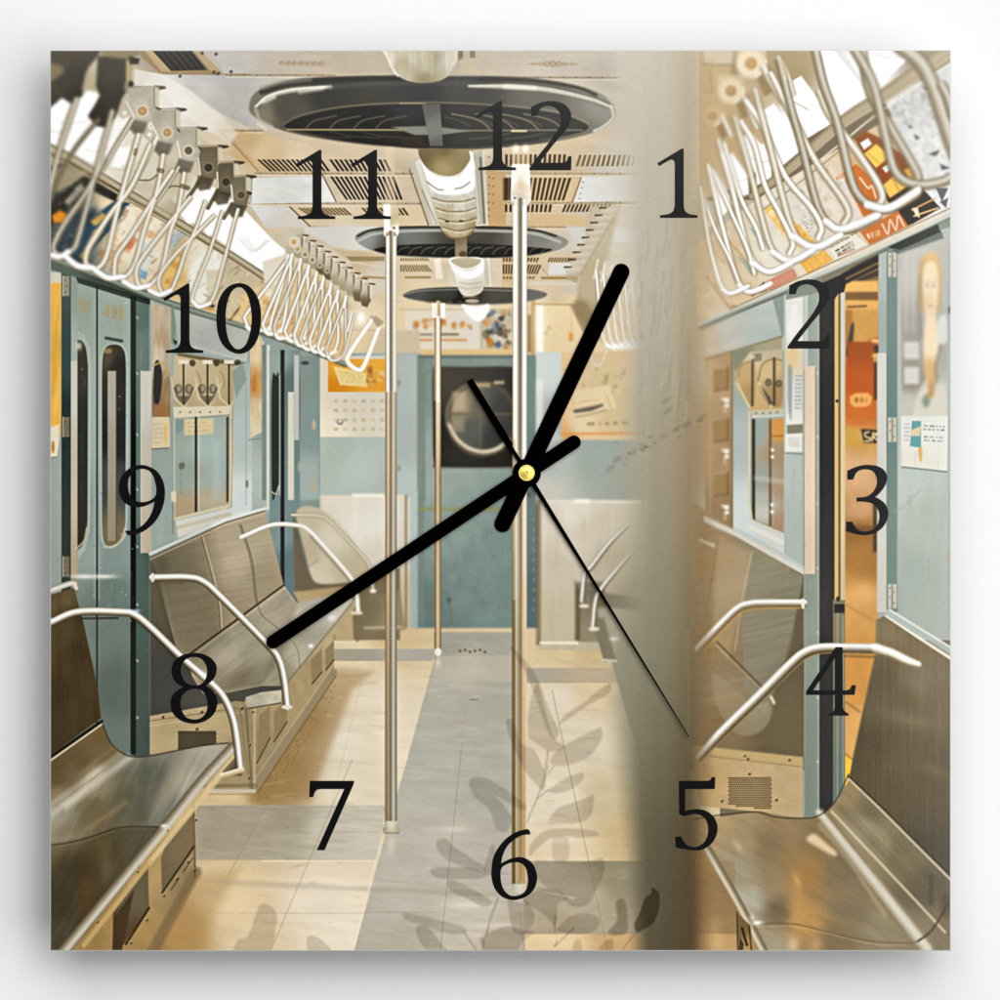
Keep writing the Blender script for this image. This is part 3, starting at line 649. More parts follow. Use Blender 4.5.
    for y in (276, 417, 556.5):
        rect(62.5, y, 69.5, y + 20, (150, 144, 122) if y < 300 else (120, 112, 90), .5); bolts([(65, y + 4), (67, y + 10), (65, y + 16)], (70, 62, 46), .8)
        line((63, y), (63, y + 20), 1, (214, 206, 184), .7)
    rect(71.5, 268, 77.5, 600, [(74, 290, (140, 156, 148)), (74, 350, (156, 172, 164)), (74, 590, (146, 140, 118))], .6); rect(71, 361, 78, 578, [(74, 380, (192, 190, 174)), (74, 480, (186, 174, 150)), (74, 570, (176, 160, 130))], .6)
    rect(72, 585, 132, 765, [(85, 600, (112, 130, 124)), (110, 600, (104, 124, 120)), (112, 690, (92, 104, 96)), (85, 640, (112, 124, 116)), (120, 740, (104, 118, 112))], .8, tex=(.03, 8, 40, 0))
    rect(77.5, 280, 132, 765, [(85, 300, (148, 164, 156)), (110, 310, (152, 168, 158)), (115, 420, (154, 170, 166)), (88, 560, (142, 160, 156)), (112, 560, (128, 148, 146)), (110, 590, (104, 124, 120)), (112, 690, (92, 104, 96)), (85, 640, (112, 124, 116)), (120, 740, (104, 118, 112))], .6, tex=(.03, 8, 40, 0))
    for k in range(3):
        rect(78 + k * 4.6, 298 + k, 81 + k * 4.6, 312 + k, (164, 150, 108), 1, .7)
        rect(105 + k * 7, 304 + k * 1.5, 109.5 + k * 7, 317 + k * 1.5, (166, 150, 106), 1, .75)
    line((97, 286), (97, 765), 1.6, (34, 38, 36), .9); rect(98.5, 286, 100, 600, (150, 168, 162), .6, .6); line((94.5, 300), (94.5, 598), 2.2, (160, 176, 170), .5, 1)
    poly([(78, 331), (84, 334), (90, 348), (91.5, 370), (90, 530), (85, 550), (78, 560)], (166, 180, 170), .8, .85)
    poly(spline([(77.5, 340), (82, 341), (86, 349), (88, 366)], 5) + spline([(87.5, 520), (86, 536), (82, 546), (77.5, 550)], 5), [(82, 360, (66, 64, 56)), (82, 440, (50, 54, 52)), (84, 540, (58, 54, 44))], .7)
    tube([(76, 549), (84, 541), (87, 528)], 2, (190, 176, 142), .7, .9); glow(79, 346, 3, 4, (230, 220, 190), .8)
    for g, cc in ((1.8, (168, 182, 170)), (0, [(106, 360, (84, 78, 60)), (118, 365, (46, 44, 40)), (122, 440, (44, 44, 42)), (106, 480, (70, 80, 78)), (114, 543, (120, 108, 82))])):
        poly(spline([(102 - g, 372), (103 - g, 355 - g), (107, 346.5 - g), (114, 344.5 - g), (121, 346.5 - g), (125 + g, 354 - g), (126 + g, 370)], 5) + spline([(125.5 + g, 520), (124 + g, 534 + g), (119, 542 + g), (112, 545.5 + g), (106, 545 + g), (103 - g, 538 + g), (102 - g, 520)], 5), cc, .7)
    ell(108, 351, 4, 2.5, (176, 150, 92), 1.4, .7); line((106, 338), (122, 341), 3, (60, 66, 60), .9, .8); tube([(104, 547), (113, 547), (121, 540), (125, 528)], 2, (196, 184, 152), .8, .8)
    rect(107.6, 371, 116, 541, [(110, 390, (166, 160, 146)), (112, 450, (156, 146, 126)), (112, 530, (150, 140, 116))], .6); line((116.4, 372), (116.4, 541), 1, (84, 76, 60), .7)
    rect(130.5, 296, 137, 765, [(133, 320, (44, 54, 52)), (134, 500, (24, 26, 26)), (134, 700, (36, 40, 38))], .8)
    poly([(136, 300), (150, 296), (152, 765), (136, 765)], [(140, 320, (90, 114, 108)), (148, 340, (104, 126, 122)), (144, 480, (96, 122, 118)), (143, 590, (76, 98, 94)), (143, 700, (68, 88, 84))], .7); line((150, 298), (150.6, 765), 1.6, (156, 174, 166), .8)
    bolts([(137.6, y) for y in (318, 374, 435, 490, 547, 605, 661, 718)], (160, 176, 168), 1.1)
    rect(141, 371, 151.5, 553, [(144, 390, (198, 194, 180)), (146, 480, (190, 182, 162)), (146, 545, (186, 174, 150))], .6); line((141, 371), (141, 553), .9, (220, 214, 196), .8)
    for x in (84, 104):
        glow(x, 576.5, 12, 2.2, (240, 238, 226), .8)
    rr = np.random.RandomState(77)
    for _ in range(150):
        x = 78 + 190 * rr.rand(); y = 300 + 300 * rr.rand(); h = 4 + 26 * rr.rand()
        fade(x, y, x + .6 + 1.2 * rr.rand(), y + h, (96, 104, 96) if rr.rand() < .5 else (206, 212, 204), .05 + .12 * rr.rand(), .02, .6)
    for _ in range(40):
        x, y = 80 + 60 * rr.rand(), 300 + 440 * rr.rand()
        ell(x, y, .5 + .5 * rr.rand(), .6, (76, 84, 78) if rr.rand() < .6 else (216, 220, 212), .5, .5)
    # header over the door and along the wall
    poly([(45, 258), (75, 267), (150, 292), (150, 302), (136, 297), (78, 278), (45, 268)], [(60, 266, (96, 106, 94)), (110, 285, (70, 82, 76)), (140, 297, (60, 72, 68))], .8)
    poly([(76, 277), (150, 300), (150, 305), (130, 299), (78, 283)], (34, 44, 42), .8, .8)
    tube([(45, 256), (100, 276), (172, 304), (250, 328), (300, 346), (345, 364)], 6, [(70, 80, 70), (150, 156, 140), (134, 142, 128), (90, 92, 78)], .8)


def left_ads():
    base = [(55, 190, (58, 62, 56)), (90, 220, (44, 62, 72)), (120, 240, (226, 206, 170)), (145, 250, (236, 222, 196)), (160, 260, (224, 214, 196)), (175, 275, (216, 180, 110)), (200, 270, (226, 224, 214)), (225, 290, (206, 192, 158)), (260, 310, (222, 190, 136)), (300, 335, (226, 192, 140)), (70, 250, (50, 66, 74)), (110, 205, (230, 210, 170)), (240, 270, (196, 180, 150))]
    poly([(45, 168), (72, 160), (120, 192), (186, 228), (250, 268), (300, 305), (346, 330), (346, 362), (300, 346), (250, 326), (172, 300), (100, 270), (45, 256)], base, 1, tex=(.06, 10, 8, 40))
    q = V(50, 50)
    poly(q(-20, 780, 160, 630, 200, 640, 340, 720, 330, 760, 200, 700, 60, 840, -20, 900), (52, 50, 42), 1.4)
    poly(q(70, 760, 150, 670, 175, 690, 95, 780), (206, 196, 172), 1.2, .75); scrawl(q(60, 755, 150, 668, 175, 690, 90, 785), 3, (52, 50, 44), 2, .8)
    poly(q(10, 830, 50, 800, 85, 820, 70, 860, 20, 865), (216, 136, 40), 1.2); scrawl(q(-10, 880, 60, 870, 60, 960, -10, 990), 4, (150, 150, 140), 8, .7)
    poly(q(130, 980, 260, 800, 330, 750, 400, 765, 330, 870, 200, 1010), (58, 82, 98), 1.6); scrawl(q(170, 900, 330, 770, 350, 800, 180, 960), 2, (206, 200, 184), 4, .6)
    poly(q(200, 860, 260, 815, 285, 830, 230, 880), (220, 176, 88), 1.4, .85); scrawl(q(150, 960, 240, 880, 260, 920, 160, 1000), 3, (196, 192, 176), 14, .6)
    poly(q(380, 780, 470, 790, 560, 860, 420, 1000, 320, 1000), (238, 228, 204), 1.6, .8); poly(q(340, 980, 420, 930, 440, 950, 390, 1010), (196, 96, 44), 2.2, .6)
    dapple(q(340, 800, 560, 840, 480, 1080, 250, 1080), [(222, 150, 96), (246, 236, 214), (206, 184, 150), (198, 120, 64)], 26, 2, 6, 21, .4, 1.4)
    q = V(50, 230)
    poly(q(150, 130, 220, 0, 270, 0, 200, 100, 160, 145), (222, 168, 78), 1.6, .9); poly(q(100, 120, 190, -20, 230, -20, 150, 130), (52, 76, 92), 1.6)
    dapple(q(210, 150, 330, 10, 420, 0, 380, 180, 260, 190), [(220, 140, 80), (236, 214, 180), (206, 160, 120), (180, 90, 44)], 24, 2, 5, 22, .45, 1.4)
    poly(q(390, 170, 480, 60, 540, 40, 480, 200, 430, 250), (206, 218, 222), 1.6, .8); poly(q(450, 200, 490, 210, 480, 250, 450, 240), (86, 140, 180), 1.6, .7)
    poly(q(560, 280, 620, 60, 690, 10, 640, 220, 600, 300), (222, 184, 112), 1.6, .95); poly(q(600, 30, 660, -10, 690, 20, 600, 130), (120, 160, 190), 2, .5); dapple(q(570, 270, 620, 130, 680, 110, 620, 290), [(206, 150, 70), (240, 210, 140), (190, 130, 60)], 14, 2, 5, 23, .5)
    poly(q(690, 220, 760, 100, 880, 110, 860, 260, 750, 380, 700, 340), (232, 230, 218), 1.6, .9); poly(q(780, 200, 960, 200, 1000, 250, 860, 420, 790, 380), [(215, 290, (206, 196, 166)), (235, 280, (196, 184, 150)), (225, 305, (216, 196, 156))], 1.4, .8)
    line(*q(890, 130, 1000, 190), 2, (130, 118, 84), .7, 1.2); line(*q(900, 450, 950, 385), 2.4, (120, 92, 46), .8); ell(208, 308, 7, 2.4, (204, 150, 84), 1.2, .9, None, 20); ell(212, 306, 3, 1.6, (70, 70, 60), .8)
    poly(q(940, 340, 1010, 300, 1040, 480, 960, 450), (232, 200, 140), 1.6, .8)
    dapple([(245, 300), (300, 300), (340, 340), (330, 355), (270, 330)], [(226, 176, 110), (246, 226, 186), (200, 140, 76), (236, 204, 150), (216, 160, 90)], 44, 2, 6, 25, .55, 1.2)


def left_ad_print():
    rr = np.random.RandomState(63)
    for _ in range(420):
        t = rr.rand(); x = 48 + t * 250
        top = np.interp(x, [45, 72, 120, 186, 250, 300], [172, 164, 196, 232, 272, 306]); bot = np.interp(x, [45, 100, 172, 250, 300], [254, 268, 298, 326, 344])
        y = top + (bot - top) * rr.rand()
        c = [(70, 62, 48), (246, 240, 224), (196, 176, 136), (150, 130, 98), (214, 160, 86), (228, 218, 196)][rr.randint(6)]
        l = 1 + 5 * rr.rand(); a = -.9 if rr.rand() < .6 else .62
        line((x, y), (x + l, y + a * l), .6 + 1.2 * rr.rand(), c, .12 + .3 * rr.rand(), .6)


def left_lights():
    wh = (255, 255, 254)
    poly([(45, 98), (58, 90), (110, 108), (168, 158), (240, 205), (286, 254), (272, 273), (236, 252), (180, 214), (118, 184), (72, 156), (45, 146)], [(60, 120, (255, 255, 254)), (130, 150, (226, 218, 200)), (170, 176, (196, 184, 154)), (210, 210, (252, 252, 250)), (260, 246, (255, 255, 252)), (100, 140, (240, 238, 232)), (150, 170, (214, 206, 186))], 1.2)
    q = V(50, 50)
    poly(q(0, 280, 60, 245, 105, 265, 80, 400, 30, 470, -10, 430), wh, 2); poly(q(70, 480, 130, 260, 190, 200, 245, 220, 230, 280, 100, 500), wh, 2.4, .95); poly(q(130, 500, 200, 380, 270, 385, 280, 430, 230, 560, 180, 540), wh, 2)
    poly(q(270, 560, 330, 360, 400, 330, 370, 460, 280, 590), (250, 248, 242), 2, .9); poly(q(310, 580, 340, 490, 400, 480, 410, 540, 350, 590), (250, 250, 248), 2.4, .9)
    poly(q(640, 800, 720, 735, 755, 760, 740, 860, 690, 870), wh, 1.4); poly(q(750, 870, 800, 790, 845, 800, 830, 900, 790, 930), wh, 1.4); poly(q(840, 930, 890, 845, 960, 840, 1000, 900, 1000, 1000, 930, 1000), wh, 1.6)
    for a, b in (((50, 131), (72, 129)), ((60, 122), (95, 116)), ((85, 150), (108, 148)), ((108, 168), (140, 162)), ((115, 176), (135, 170))):
        tube([a, ((a[0] + b[0]) / 2, a[1] + 1.4), b], .9, (196, 186, 160), .7, .7)
    for k in range(7):
        line((112 + k * 1.5, 138 - k * 4), (119 + k * 1.5, 137 - k * 4), .8, (206, 200, 184), .6)
    q = V(230, 230)
    poly(q(0, 20, 150, 0, 275, 100, 235, 170, 185, 215, -10, 110), wh, 1.4)
    for r in (9, 13, 17):
        tube([(256 - r, 238), (258 - r * .3, 246 + r * .35), (262 + r * .5, 240)], .8, (206, 202, 190), .8, .6)
    # the trim rail between lamps and posters
    tube([(45, 148), (72, 161), (118, 188), (186, 228), (250, 268), (300, 304)], [13, 12, 10, 9, 8, 5], [(96, 84, 58), (176, 164, 136), (196, 186, 160), (170, 156, 124), (120, 104, 72), (210, 198, 168)], .8)
    line((70, 162), (124, 194), 1.6, (84, 66, 34), .85); line((126, 199), (190, 237), 1.2, (120, 96, 58), .7); line((106, 168), (170, 206), 2, (226, 216, 192), .7)
    poly([(45, 176), (62, 166), (88, 172), (70, 186), (45, 196)], (176, 160, 124), 1.6, .8)
    q = V(50, 50)
    poly(q(420, 690, 480, 640, 560, 700, 660, 800, 600, 830, 500, 760), [(140, 182, (196, 186, 160)), (160, 195, (206, 196, 172)), (175, 208, (176, 162, 128))], 2, .8); tube(q(440, 650, 500, 650, 540, 620), 1.2, (80, 64, 40), .7, .8)
    tube(q(590, 690, 620, 680, 680, 690), 1.2, (84, 66, 40), .7, .8)


BR = [(138, 128, 104), (196, 188, 168), (178, 168, 146)]


def left_straps():
    q = V(50, 50)
    # near, out of focus mounts
    poly(q(-20, -10, 260, -10, 240, 30, 190, 90, 160, 230, 110, 270, 60, 240, 0, 290, -20, 300), [(60, 60, (72, 62, 42)), (75, 75, (58, 52, 40)), (95, 55, (70, 62, 46)), (55, 95, (66, 58, 44)), (75, 98, (50, 46, 38))], 2.4)
    poly(q(-10, 60, 60, 80, 70, 110, 20, 150, -10, 160), (150, 130, 88), 3, .7); poly(q(160, 200, 180, 110, 225, 110, 240, 200), (176, 162, 130), 2.4, .9)
    poly(q(420, 90, 560, 120, 700, 200, 860, 330, 940, 420, 900, 470, 780, 400, 640, 300, 540, 190, 420, 180), [(140, 80, (226, 220, 208)), (175, 105, (238, 234, 226)), (205, 122, (230, 224, 210)), (228, 138, (216, 206, 186))], 2, .85)
    poly(q(250, -10, 440, -10, 450, 20, 400, 45, 260, 40), (140, 124, 92), 2)
    poly(q(240, 30, 400, 45, 400, 180, 360, 240, 330, 330, 290, 390, 230, 380, 190, 330, 250, 230, 230, 180), [(112, 65, (66, 60, 48)), (120, 90, (58, 52, 42)), (105, 118, (52, 46, 36)), (125, 75, (72, 66, 52))], 1.8)
    poly(q(380, 50, 412, 55, 405, 160, 380, 170), (176, 158, 118), 1.4); poly(q(395, 30, 450, 45, 440, 70, 400, 72), (60, 48, 32), 1.4); ell(129, 87, 5, 6, (150, 138, 112), 1.6, .9); ell(131, 84, 2.2, 3, (50, 42, 30), 1.2)
    mounts = [((395, 190), (535, 182), 155, (462, 305), 22, (188, 180, 162), (176, 146, 96), 1.4), ((520, 300), (640, 296), 150, (586, 413), 20, (184, 176, 156), (176, 144, 94), 1.2),
              ((650, 395), (745, 390), 155, (693, 503), 19, (184, 176, 156), (104, 92, 72), .9), ((755, 485), (850, 482), 150, (792, 588), 19, (116, 104, 80), (56, 50, 40), .8),
              ((850, 565), (930, 562), 150, (880, 660), 18, (104, 94, 74), (60, 54, 44), .8), ((920, 635), (990, 632), 140, (955, 725), 16, (122, 112, 88), (80, 72, 54), .8)]
    for (xa, ya), (xb, yb), h, (bx, by), r, c, bc, sf in mounts:
        poly(q(xb - 10, ya - 12, xb + 40, ya - 8, xb + 44, ya + 2, xb + 10, ya + 10, xb - 6, ya + 2), (62, 50, 32), sf, .85); line(*q(xb - 110, ya - 6, xb, ya - 8), 1, (120, 98, 64), .6)
        poly(q(xa, ya, xb, yb, xb + 4, by - 20) + spline(q(xb + 6, by + 10, xb - 4, by + 40, bx + 30, by + 58, bx, by + 62, bx - 30, by + 52, bx - 46, by + 22), 4) + q(xa - 20, by - 40, xa - 8, by - 60), [(50 + xa / 5, 50 + ya / 5, tuple(int(v * .94) for v in c)), (50 + bx / 5, 50 + by / 5, tuple(min(255, int(v * 1.04)) for v in c)), (50 + xb / 5, 50 + by / 5, tuple(int(v * .95) for v in c))], sf, 1, (.06, 5, 5, 0))
        poly(q(xb - 14, yb + 5, xb + 12, yb + 5, xb + 12, by - 25, xb - 12, by - 15), (206, 196, 170), sf, .9); line(*q(xb - 14, yb + 6, xb - 12, by - 20), 1.0, (96, 82, 58), .5)
        poly(q(xb - 6, by - 20, xb + 22, by - 12, xb + 10, by + 4), (52, 42, 28), sf, .9)
        line(*q(xa - 14, by - 48, bx - 40, by + 32), 1.6, (240, 234, 216), .8)
        ell(50 + bx / 5, 50 + by / 5, r / 5 + 2.2, r / 5 + 2.2, tuple(min(255, int(v * 1.12)) for v in c), sf); ell(50 + bx / 5, 50 + by / 5, r / 5, r / 5, bc, .8)
        ell(49.6 + bx / 5, 49.6 + by / 5, r / 11, r / 11, tuple(min(255, int(v * 1.15)) for v in bc), .8)
        poly(q(bx - 50, by + 40, bx + 28, by + 58, bx + 8, by + 108, bx - 40, by + 116, bx - 66, by + 88), [(50 + bx / 5, 62 + by / 5, tuple(int(v * .62) for v in c)), (44 + bx / 5, 74 + by / 5, (104, 92, 68))], sf + 1, .9)
        if bx < 600:
            glow(50 + (bx - 88) / 5, 50 + (by + 10) / 5, 2.2, 2.2, (250, 250, 246), .9)
    # bars: two metal hangers and the loops
    tube(q(410, 350, 330, 480, 265, 595), 5.5, DULL, 1.0); tube(q(530, 445, 470, 570, 400, 690), 6, STRAP, .8); tube(q(640, 590, 580, 690, 530, 760), 4.6, DULL, .8)
    for a, b in ((q(760, 640, 690, 740), (90, 78, 56)), (q(840, 700, 790, 790), (84, 74, 54)), (q(910, 770, 870, 840), (96, 84, 60))):
        line(*a, 4, b, .8)
    L = [([(112, 112), (100, 156), (91, 190), (78, 238), (72, 250), (62, 256), (54, 250), (56, 240), (66, 222), (88, 190), (104, 160)], 5.6, DULL, 1.7),
         ([(76, 100), (64, 135), (54, 170), (48, 200)], 6, [(120, 108, 84), (196, 186, 164), (210, 202, 186), (160, 148, 124), (120, 106, 80)], 2), ([(98, 120), (74, 150), (60, 175), (50, 200)], 4, (120, 108, 84), 1.6),
         ([(138, 136), (126, 178), (116, 216), (108, 250), (102, 264), (93, 269), (86, 262), (88, 250), (96, 236), (112, 212), (132, 186), (150, 146)], 5.8, STRAP, 1.1),
         ([(163, 156), (157, 190), (144, 230), (136, 260), (127, 275), (116, 277), (115, 266), (118, 254), (132, 234), (156, 196), (172, 172)], 5.4, STRAP, .9),
         ([(184, 174), (178, 210), (170, 232), (162, 268), (152, 283), (142, 287), (137, 279), (138, 266), (150, 248), (172, 220), (190, 198)], 5, STRAP, .8),
         ([(205, 202), (196, 228), (186, 250), (178, 274), (171, 290), (164, 294), (159, 284), (162, 272), (176, 254), (196, 234), (214, 216)], 4.2, STRAP, .7),
         ([(222, 212), (210, 250), (198, 280), (192, 298), (197, 306), (207, 305), (215, 294), (224, 262), (233, 228), (238, 210)], 4.0, STRAP, .7)]
    for P, w, c, s in L:
        tube(P, w + 1.6, (110, 92, 62), s + .5, .28); tube(P, w, c, s)
    for P, w in (([(50, 255), (60, 257), (68, 252)], 6), ([(67, 258), (78, 266), (92, 268)], 6.5), ([(96, 271), (108, 278), (122, 277)], 6), ([(124, 282), (136, 288), (148, 286)], 5.4), ([(150, 291), (160, 295), (170, 291)], 5), ([(193, 302), (199, 307), (209, 304)], 4.4)):
        tube(P, w, [(206, 202, 206), (250, 250, 252), (255, 255, 255), (228, 222, 214), (176, 164, 144)], 1.2)
    line(*q(430, 500, 425, 520), 4, (120, 106, 76), .6); line(*q(545, 600, 560, 605), 5, (96, 84, 58), .6); line(*q(660, 680, 690, 690), 5, (90, 78, 52), .6)
    for x in (92, 124, 158, 176):
        pass
    # the far cluster, down the car
    poly([(262, 262), (296, 250), (352, 306), (346, 334), (300, 320), (266, 296)], [(275, 275, (226, 216, 196)), (300, 290, (222, 196, 152)), (330, 315, (226, 200, 150)), (340, 310, (196, 180, 144))], 2)
    dapple([(262, 280), (290, 268), (340, 318), (330, 340), (280, 320)], [(232, 196, 140), (250, 244, 226), (206, 160, 96), (216, 200, 170)], 30, 2, 5, 44, .6, 1.2)
    q = V(230, 230)
    q = V(230, 200)
    poly(q(265, 150, 365, 140, 390, 230, 340, 280, 285, 270), [(286, 234, (206, 196, 174)), (300, 250, (186, 174, 148))], .9)
    for i in range(10):
        x, y = 330 + 37 * i, 190 + 27 * i
        dk = i in (3, 4, 8, 9)
        poly(q(x, y, x + 34, y - 6, x + 40, y + 70, x + 24, y + 104, x - 4, y + 96, x - 14, y + 50), [(230 + x / 5, 200 + y / 5, (206, 196, 174)), (230 + x / 5, 218 + y / 5, (112, 99, 72) if dk else (170, 158, 130))], 1)
        fade(230 + (x + 26) / 5, 199 + y / 5, 231 + (x + 36) / 5, 215 + y / 5, (96, 82, 56), .85, .4, .8); fade(229.6 + (x + 36) / 5, 198 + y / 5, 230.8 + (x + 42) / 5, 212 + y / 5, (240, 234, 220), .8, .5, .7)
        line(*q(x + 36, y - 14, x + 60, y - 12), 1.5, (60, 48, 30), .8); line(*q(x + 6, y - 12, x + 38, y - 16), .9, (150, 130, 94), .6)
        if i < 5:
            ell(230 + (x + 8) / 5, 200 + (y + 56) / 5, 4 - .3 * i, 4 - .3 * i, (214, 204, 182), .8, .9); ell(230 + (x + 8) / 5, 200 + (y + 56) / 5, 1.9, 1.9, (190, 152, 98) if i < 1 else (150, 132, 98), .8)
    ell(294, 242, 5.6, 5.6, (218, 208, 188), .8); ell(294, 242, 2.5, 2.5, (200, 162, 104), .7)
    glow(361, 318, 5, 7, (255, 252, 244), .95); glow(345, 318, 8, 9, (255, 252, 240), .7)
    C = [((285, 300), (75, 580), (110, 648), (200, 640)), ((305, 295), (165, 610), (200, 668), (262, 645)), ((348, 320), (222, 620), (250, 690), (318, 668)), ((388, 352), (275, 640), (312, 704), (372, 685)), ((428, 384), (322, 660), (352, 725), (404, 700)), ((462, 412), (352, 680), (392, 745), (440, 716)),
         ((500, 442), (398, 690), (428, 757), (486, 730)), ((535, 478), (440, 720), (476, 776), (528, 752)), ((574, 505), (482, 738), (516, 800), (566, 774))]
    for k, (t, l, b_, r_) in enumerate(C):
        w = 3.7 - .07 * k
        P = [(t[0] - 6, t[1] + 6), (t[0] * .62 + l[0] * .38, t[1] * .62 + l[1] * .38), (l[0] + 8, l[1] - 14), (l[0], l[1] + 18), (b_[0] - 14, b_[1] - 4), (b_[0] + 16, b_[1] + 2), (r_[0] - 6, r_[1] + 4), (r_[0] + 14, r_[1] - 60), (t[0] * .6 + r_[0] * .4 + 8, t[1] * .6 + r_[1] * .4), (t[0] + 4, t[1] + 4)]
        P = [(230 + a / 5, 200 + c / 5) for a, c in P]
        tube(P, w + 1.2, (140, 118, 82), .9, .42); tube(P, w, [WHITE, WHITE, STRAP][k % 3], .7)
        tube([(230 + (t[0] - 2) / 5, 200 + (t[1] + 26) / 5), (230 + (t[0] + 6) / 5, 200 + (t[1] - 18) / 5)], 4.2, WHITE, .8, .95)
        tube([(230 + (l[0] + 10) / 5, 200 + (b_[1] - 14) / 5), (230 + b_[0] / 5, 200 + (b_[1] + 2) / 5), (230 + r_[0] / 5, 200 + (r_[1] + 6) / 5)], w + .3, (255, 255, 250), .8, .75)
    tube(q(622, 575, 600, 660, 575, 760, 545, 795, 505, 800), 3.2, STRAP, .7); tube(q(606, 575, 588, 650), 3.2, WHITE, .7, .9)
    q = V(230, 230)
    tube(q(715, 440, 600, 610, 590, 660, 640, 700, 675, 670, 745, 490), 5.2, [(214, 200, 170), (255, 252, 244), (255, 254, 250), (240, 232, 214), (206, 190, 156)], .7)
    poly(q(700, 430, 730, 430, 770, 460, 740, 490), (170, 156, 124), 1, .8)
def seat(pts, c, tex=(.06, 2.2, 40, 80), soft=.8):
    poly(pts, c, soft, 1, tex)


def left_seats():
    # far seat, by the end wall
    poly([(293, 514), (298, 530), (308, 570), (318, 582), (350, 580), (400, 568), (400, 640), (296, 640)], [(300, 560, (110, 100, 80)), (330, 590, (112, 100, 76)), (380, 600, (124, 110, 84)), (390, 630, (132, 116, 86))], 1.2)
    blob([(297, 510), (318, 508), (345, 530), (372, 575), (350, 582), (322, 584), (312, 578), (306, 556), (300, 532)], [(305, 520, (196, 184, 158)), (330, 540, (214, 204, 182)), (320, 575, (206, 194, 168)), (308, 550, (186, 172, 142)), (350, 572, (190, 176, 146))], 1)
    line((308, 567), (318, 560), 1, (140, 122, 86), .7); poly([(293, 592), (345, 586), (352, 592), (352, 600), (300, 606)], (176, 154, 112), 1.2); poly([(296, 590), (330, 600), (352, 605), (345, 640), (318, 634), (297, 604)], (196, 176, 138), 1.2, .25)
    poly([(335, 615), (352, 600), (354, 643), (335, 643)], (184, 164, 124), 1); line((334, 642), (355, 642), 2.4, (232, 222, 196), .8); poly([(355, 600), (400, 590), (405, 630), (380, 630), (356, 642)], [(365, 610, (124, 110, 84)), (395, 620, (150, 134, 104))], 1.4)
    line((365, 628), (402, 627), 2.4, (206, 190, 154), .7); 
    # dim gap beside the door, panel under the middle seat
    poly([(150, 560), (166, 575), (190, 660), (205, 695), (285, 682), (285, 700), (235, 705), (150, 718)], [(155, 600, (92, 86, 72)), (160, 680, (70, 68, 62)), (220, 700, (84, 80, 70)), (262, 688, (80, 76, 68))], .8)
    poly([(150, 716), (236, 701), (256, 703), (256, 792), (200, 792), (225, 744), (150, 755)], [(160, 730, (178, 158, 118)), (215, 725, (184, 164, 122)), (250, 720, (150, 134, 98)), (240, 770, (164, 144, 106))], .8, tex=(.06, 10, 10, 0))
    line((150, 721), (245, 707), 1.4, (120, 100, 66), .6); line((150, 726), (244, 712), 1, (206, 186, 146), .6); bolts([(163, 717), (202, 712), (242, 708.5), (197, 729)], (56, 42, 22), 1.6)
    poly([(178, 731), (216, 731), (216, 743), (200, 748), (178, 750)], (94, 84, 62), .7)
    for y in range(732, 750, 2):
        for x in range(179, 217, 2):
            ell(x + (y // 2 % 2), y, .7, .7, (60, 52, 36), .4, .7)
    # middle seat
    seat([(151.5, 557), (225, 522), (264, 510), (274, 546), (284, 586), (188, 656), (178, 655), (163, 600)], [(156, 565, (120, 110, 88)), (180, 570, (146, 134, 108)), (195, 620, (150, 138, 108)), (215, 560, (172, 156, 126)), (225, 600, (158, 142, 112)), (250, 530, (178, 164, 138)), (262, 580, (160, 146, 116)), (235, 560, (186, 170, 142))])
    tube([(150, 554), (226, 519.5), (265, 508.5)], 2.8, (226, 226, 216), .6, .9, False); tube([(151, 557), (226, 522.5), (265, 511)], 1.2, (112, 100, 76), .5, .8, False); tube([(151, 559), (226, 524.5), (265, 513)], 1.3, (206, 192, 160), .5, .8, False)
    poly([(151, 556), (160, 580), (175, 650), (168, 650), (151, 592)], (104, 92, 70), 1.4, .7)
    for a, b in ((((203, 537), (212, 570), (220, 604), (222, 628)), (236, 222, 190)), (((241, 525), (252, 560), (257, 600), (263, 616)), (110, 92, 60))):
        tube(list(a), 1.3, b, .6, .75); tube([(x - 1.6, y) for x, y in a], 1.0, (104, 88, 60), .6, .6)
    seat([(188, 656), (236, 622), (284, 585), (297, 603), (330, 596), (356, 600), (322, 644), (287, 686), (262, 686), (222, 694), (203, 694), (192, 676)], [(200, 672, (176, 162, 132)), (230, 660, (206, 196, 172)), (240, 680, (150, 140, 112)), (262, 650, (190, 182, 158)), (275, 620, (208, 198, 176)), (290, 610, (200, 188, 166)), (300, 630, (152, 146, 126)), (312, 612, (170, 166, 152)), (340, 610, (206, 198, 180)), (280, 670, (150, 142, 116)), (300, 655, (178, 170, 146))], (.07, 20, 3, -35))
    line((188, 655.5), (284, 585), 1.8, (70, 54, 30), .9); line((190, 658), (285, 588), 1.6, (232, 222, 196), .6)
    tube([(257, 602), (262, 615), (275, 626), (296, 646), (300, 670)], 1, (120, 104, 74), .6, .6)
    tube([(356, 601), (322, 643), (288, 685)], 5, [(226, 220, 204), (214, 206, 186), (160, 148, 118), (116, 104, 78)], .8); glow(311, 646, 2.5, 2, (255, 255, 250), .9); glow(332, 618, 4, 3, (250, 248, 238), .7)
    tube([(268, 625), (232, 650), (205, 676)], 7, (214, 206, 184), 4, .35)
    poly([(286, 686), (356, 602), (346, 640), (334, 634), (334, 672), (256, 790), (252, 786), (252, 710)], [(290, 700, (172, 150, 110)), (330, 645, (186, 166, 126)), (260, 750, (156, 138, 104)), (320, 670, (166, 146, 108))], .8, tex=(.05, 6, 20, -30))
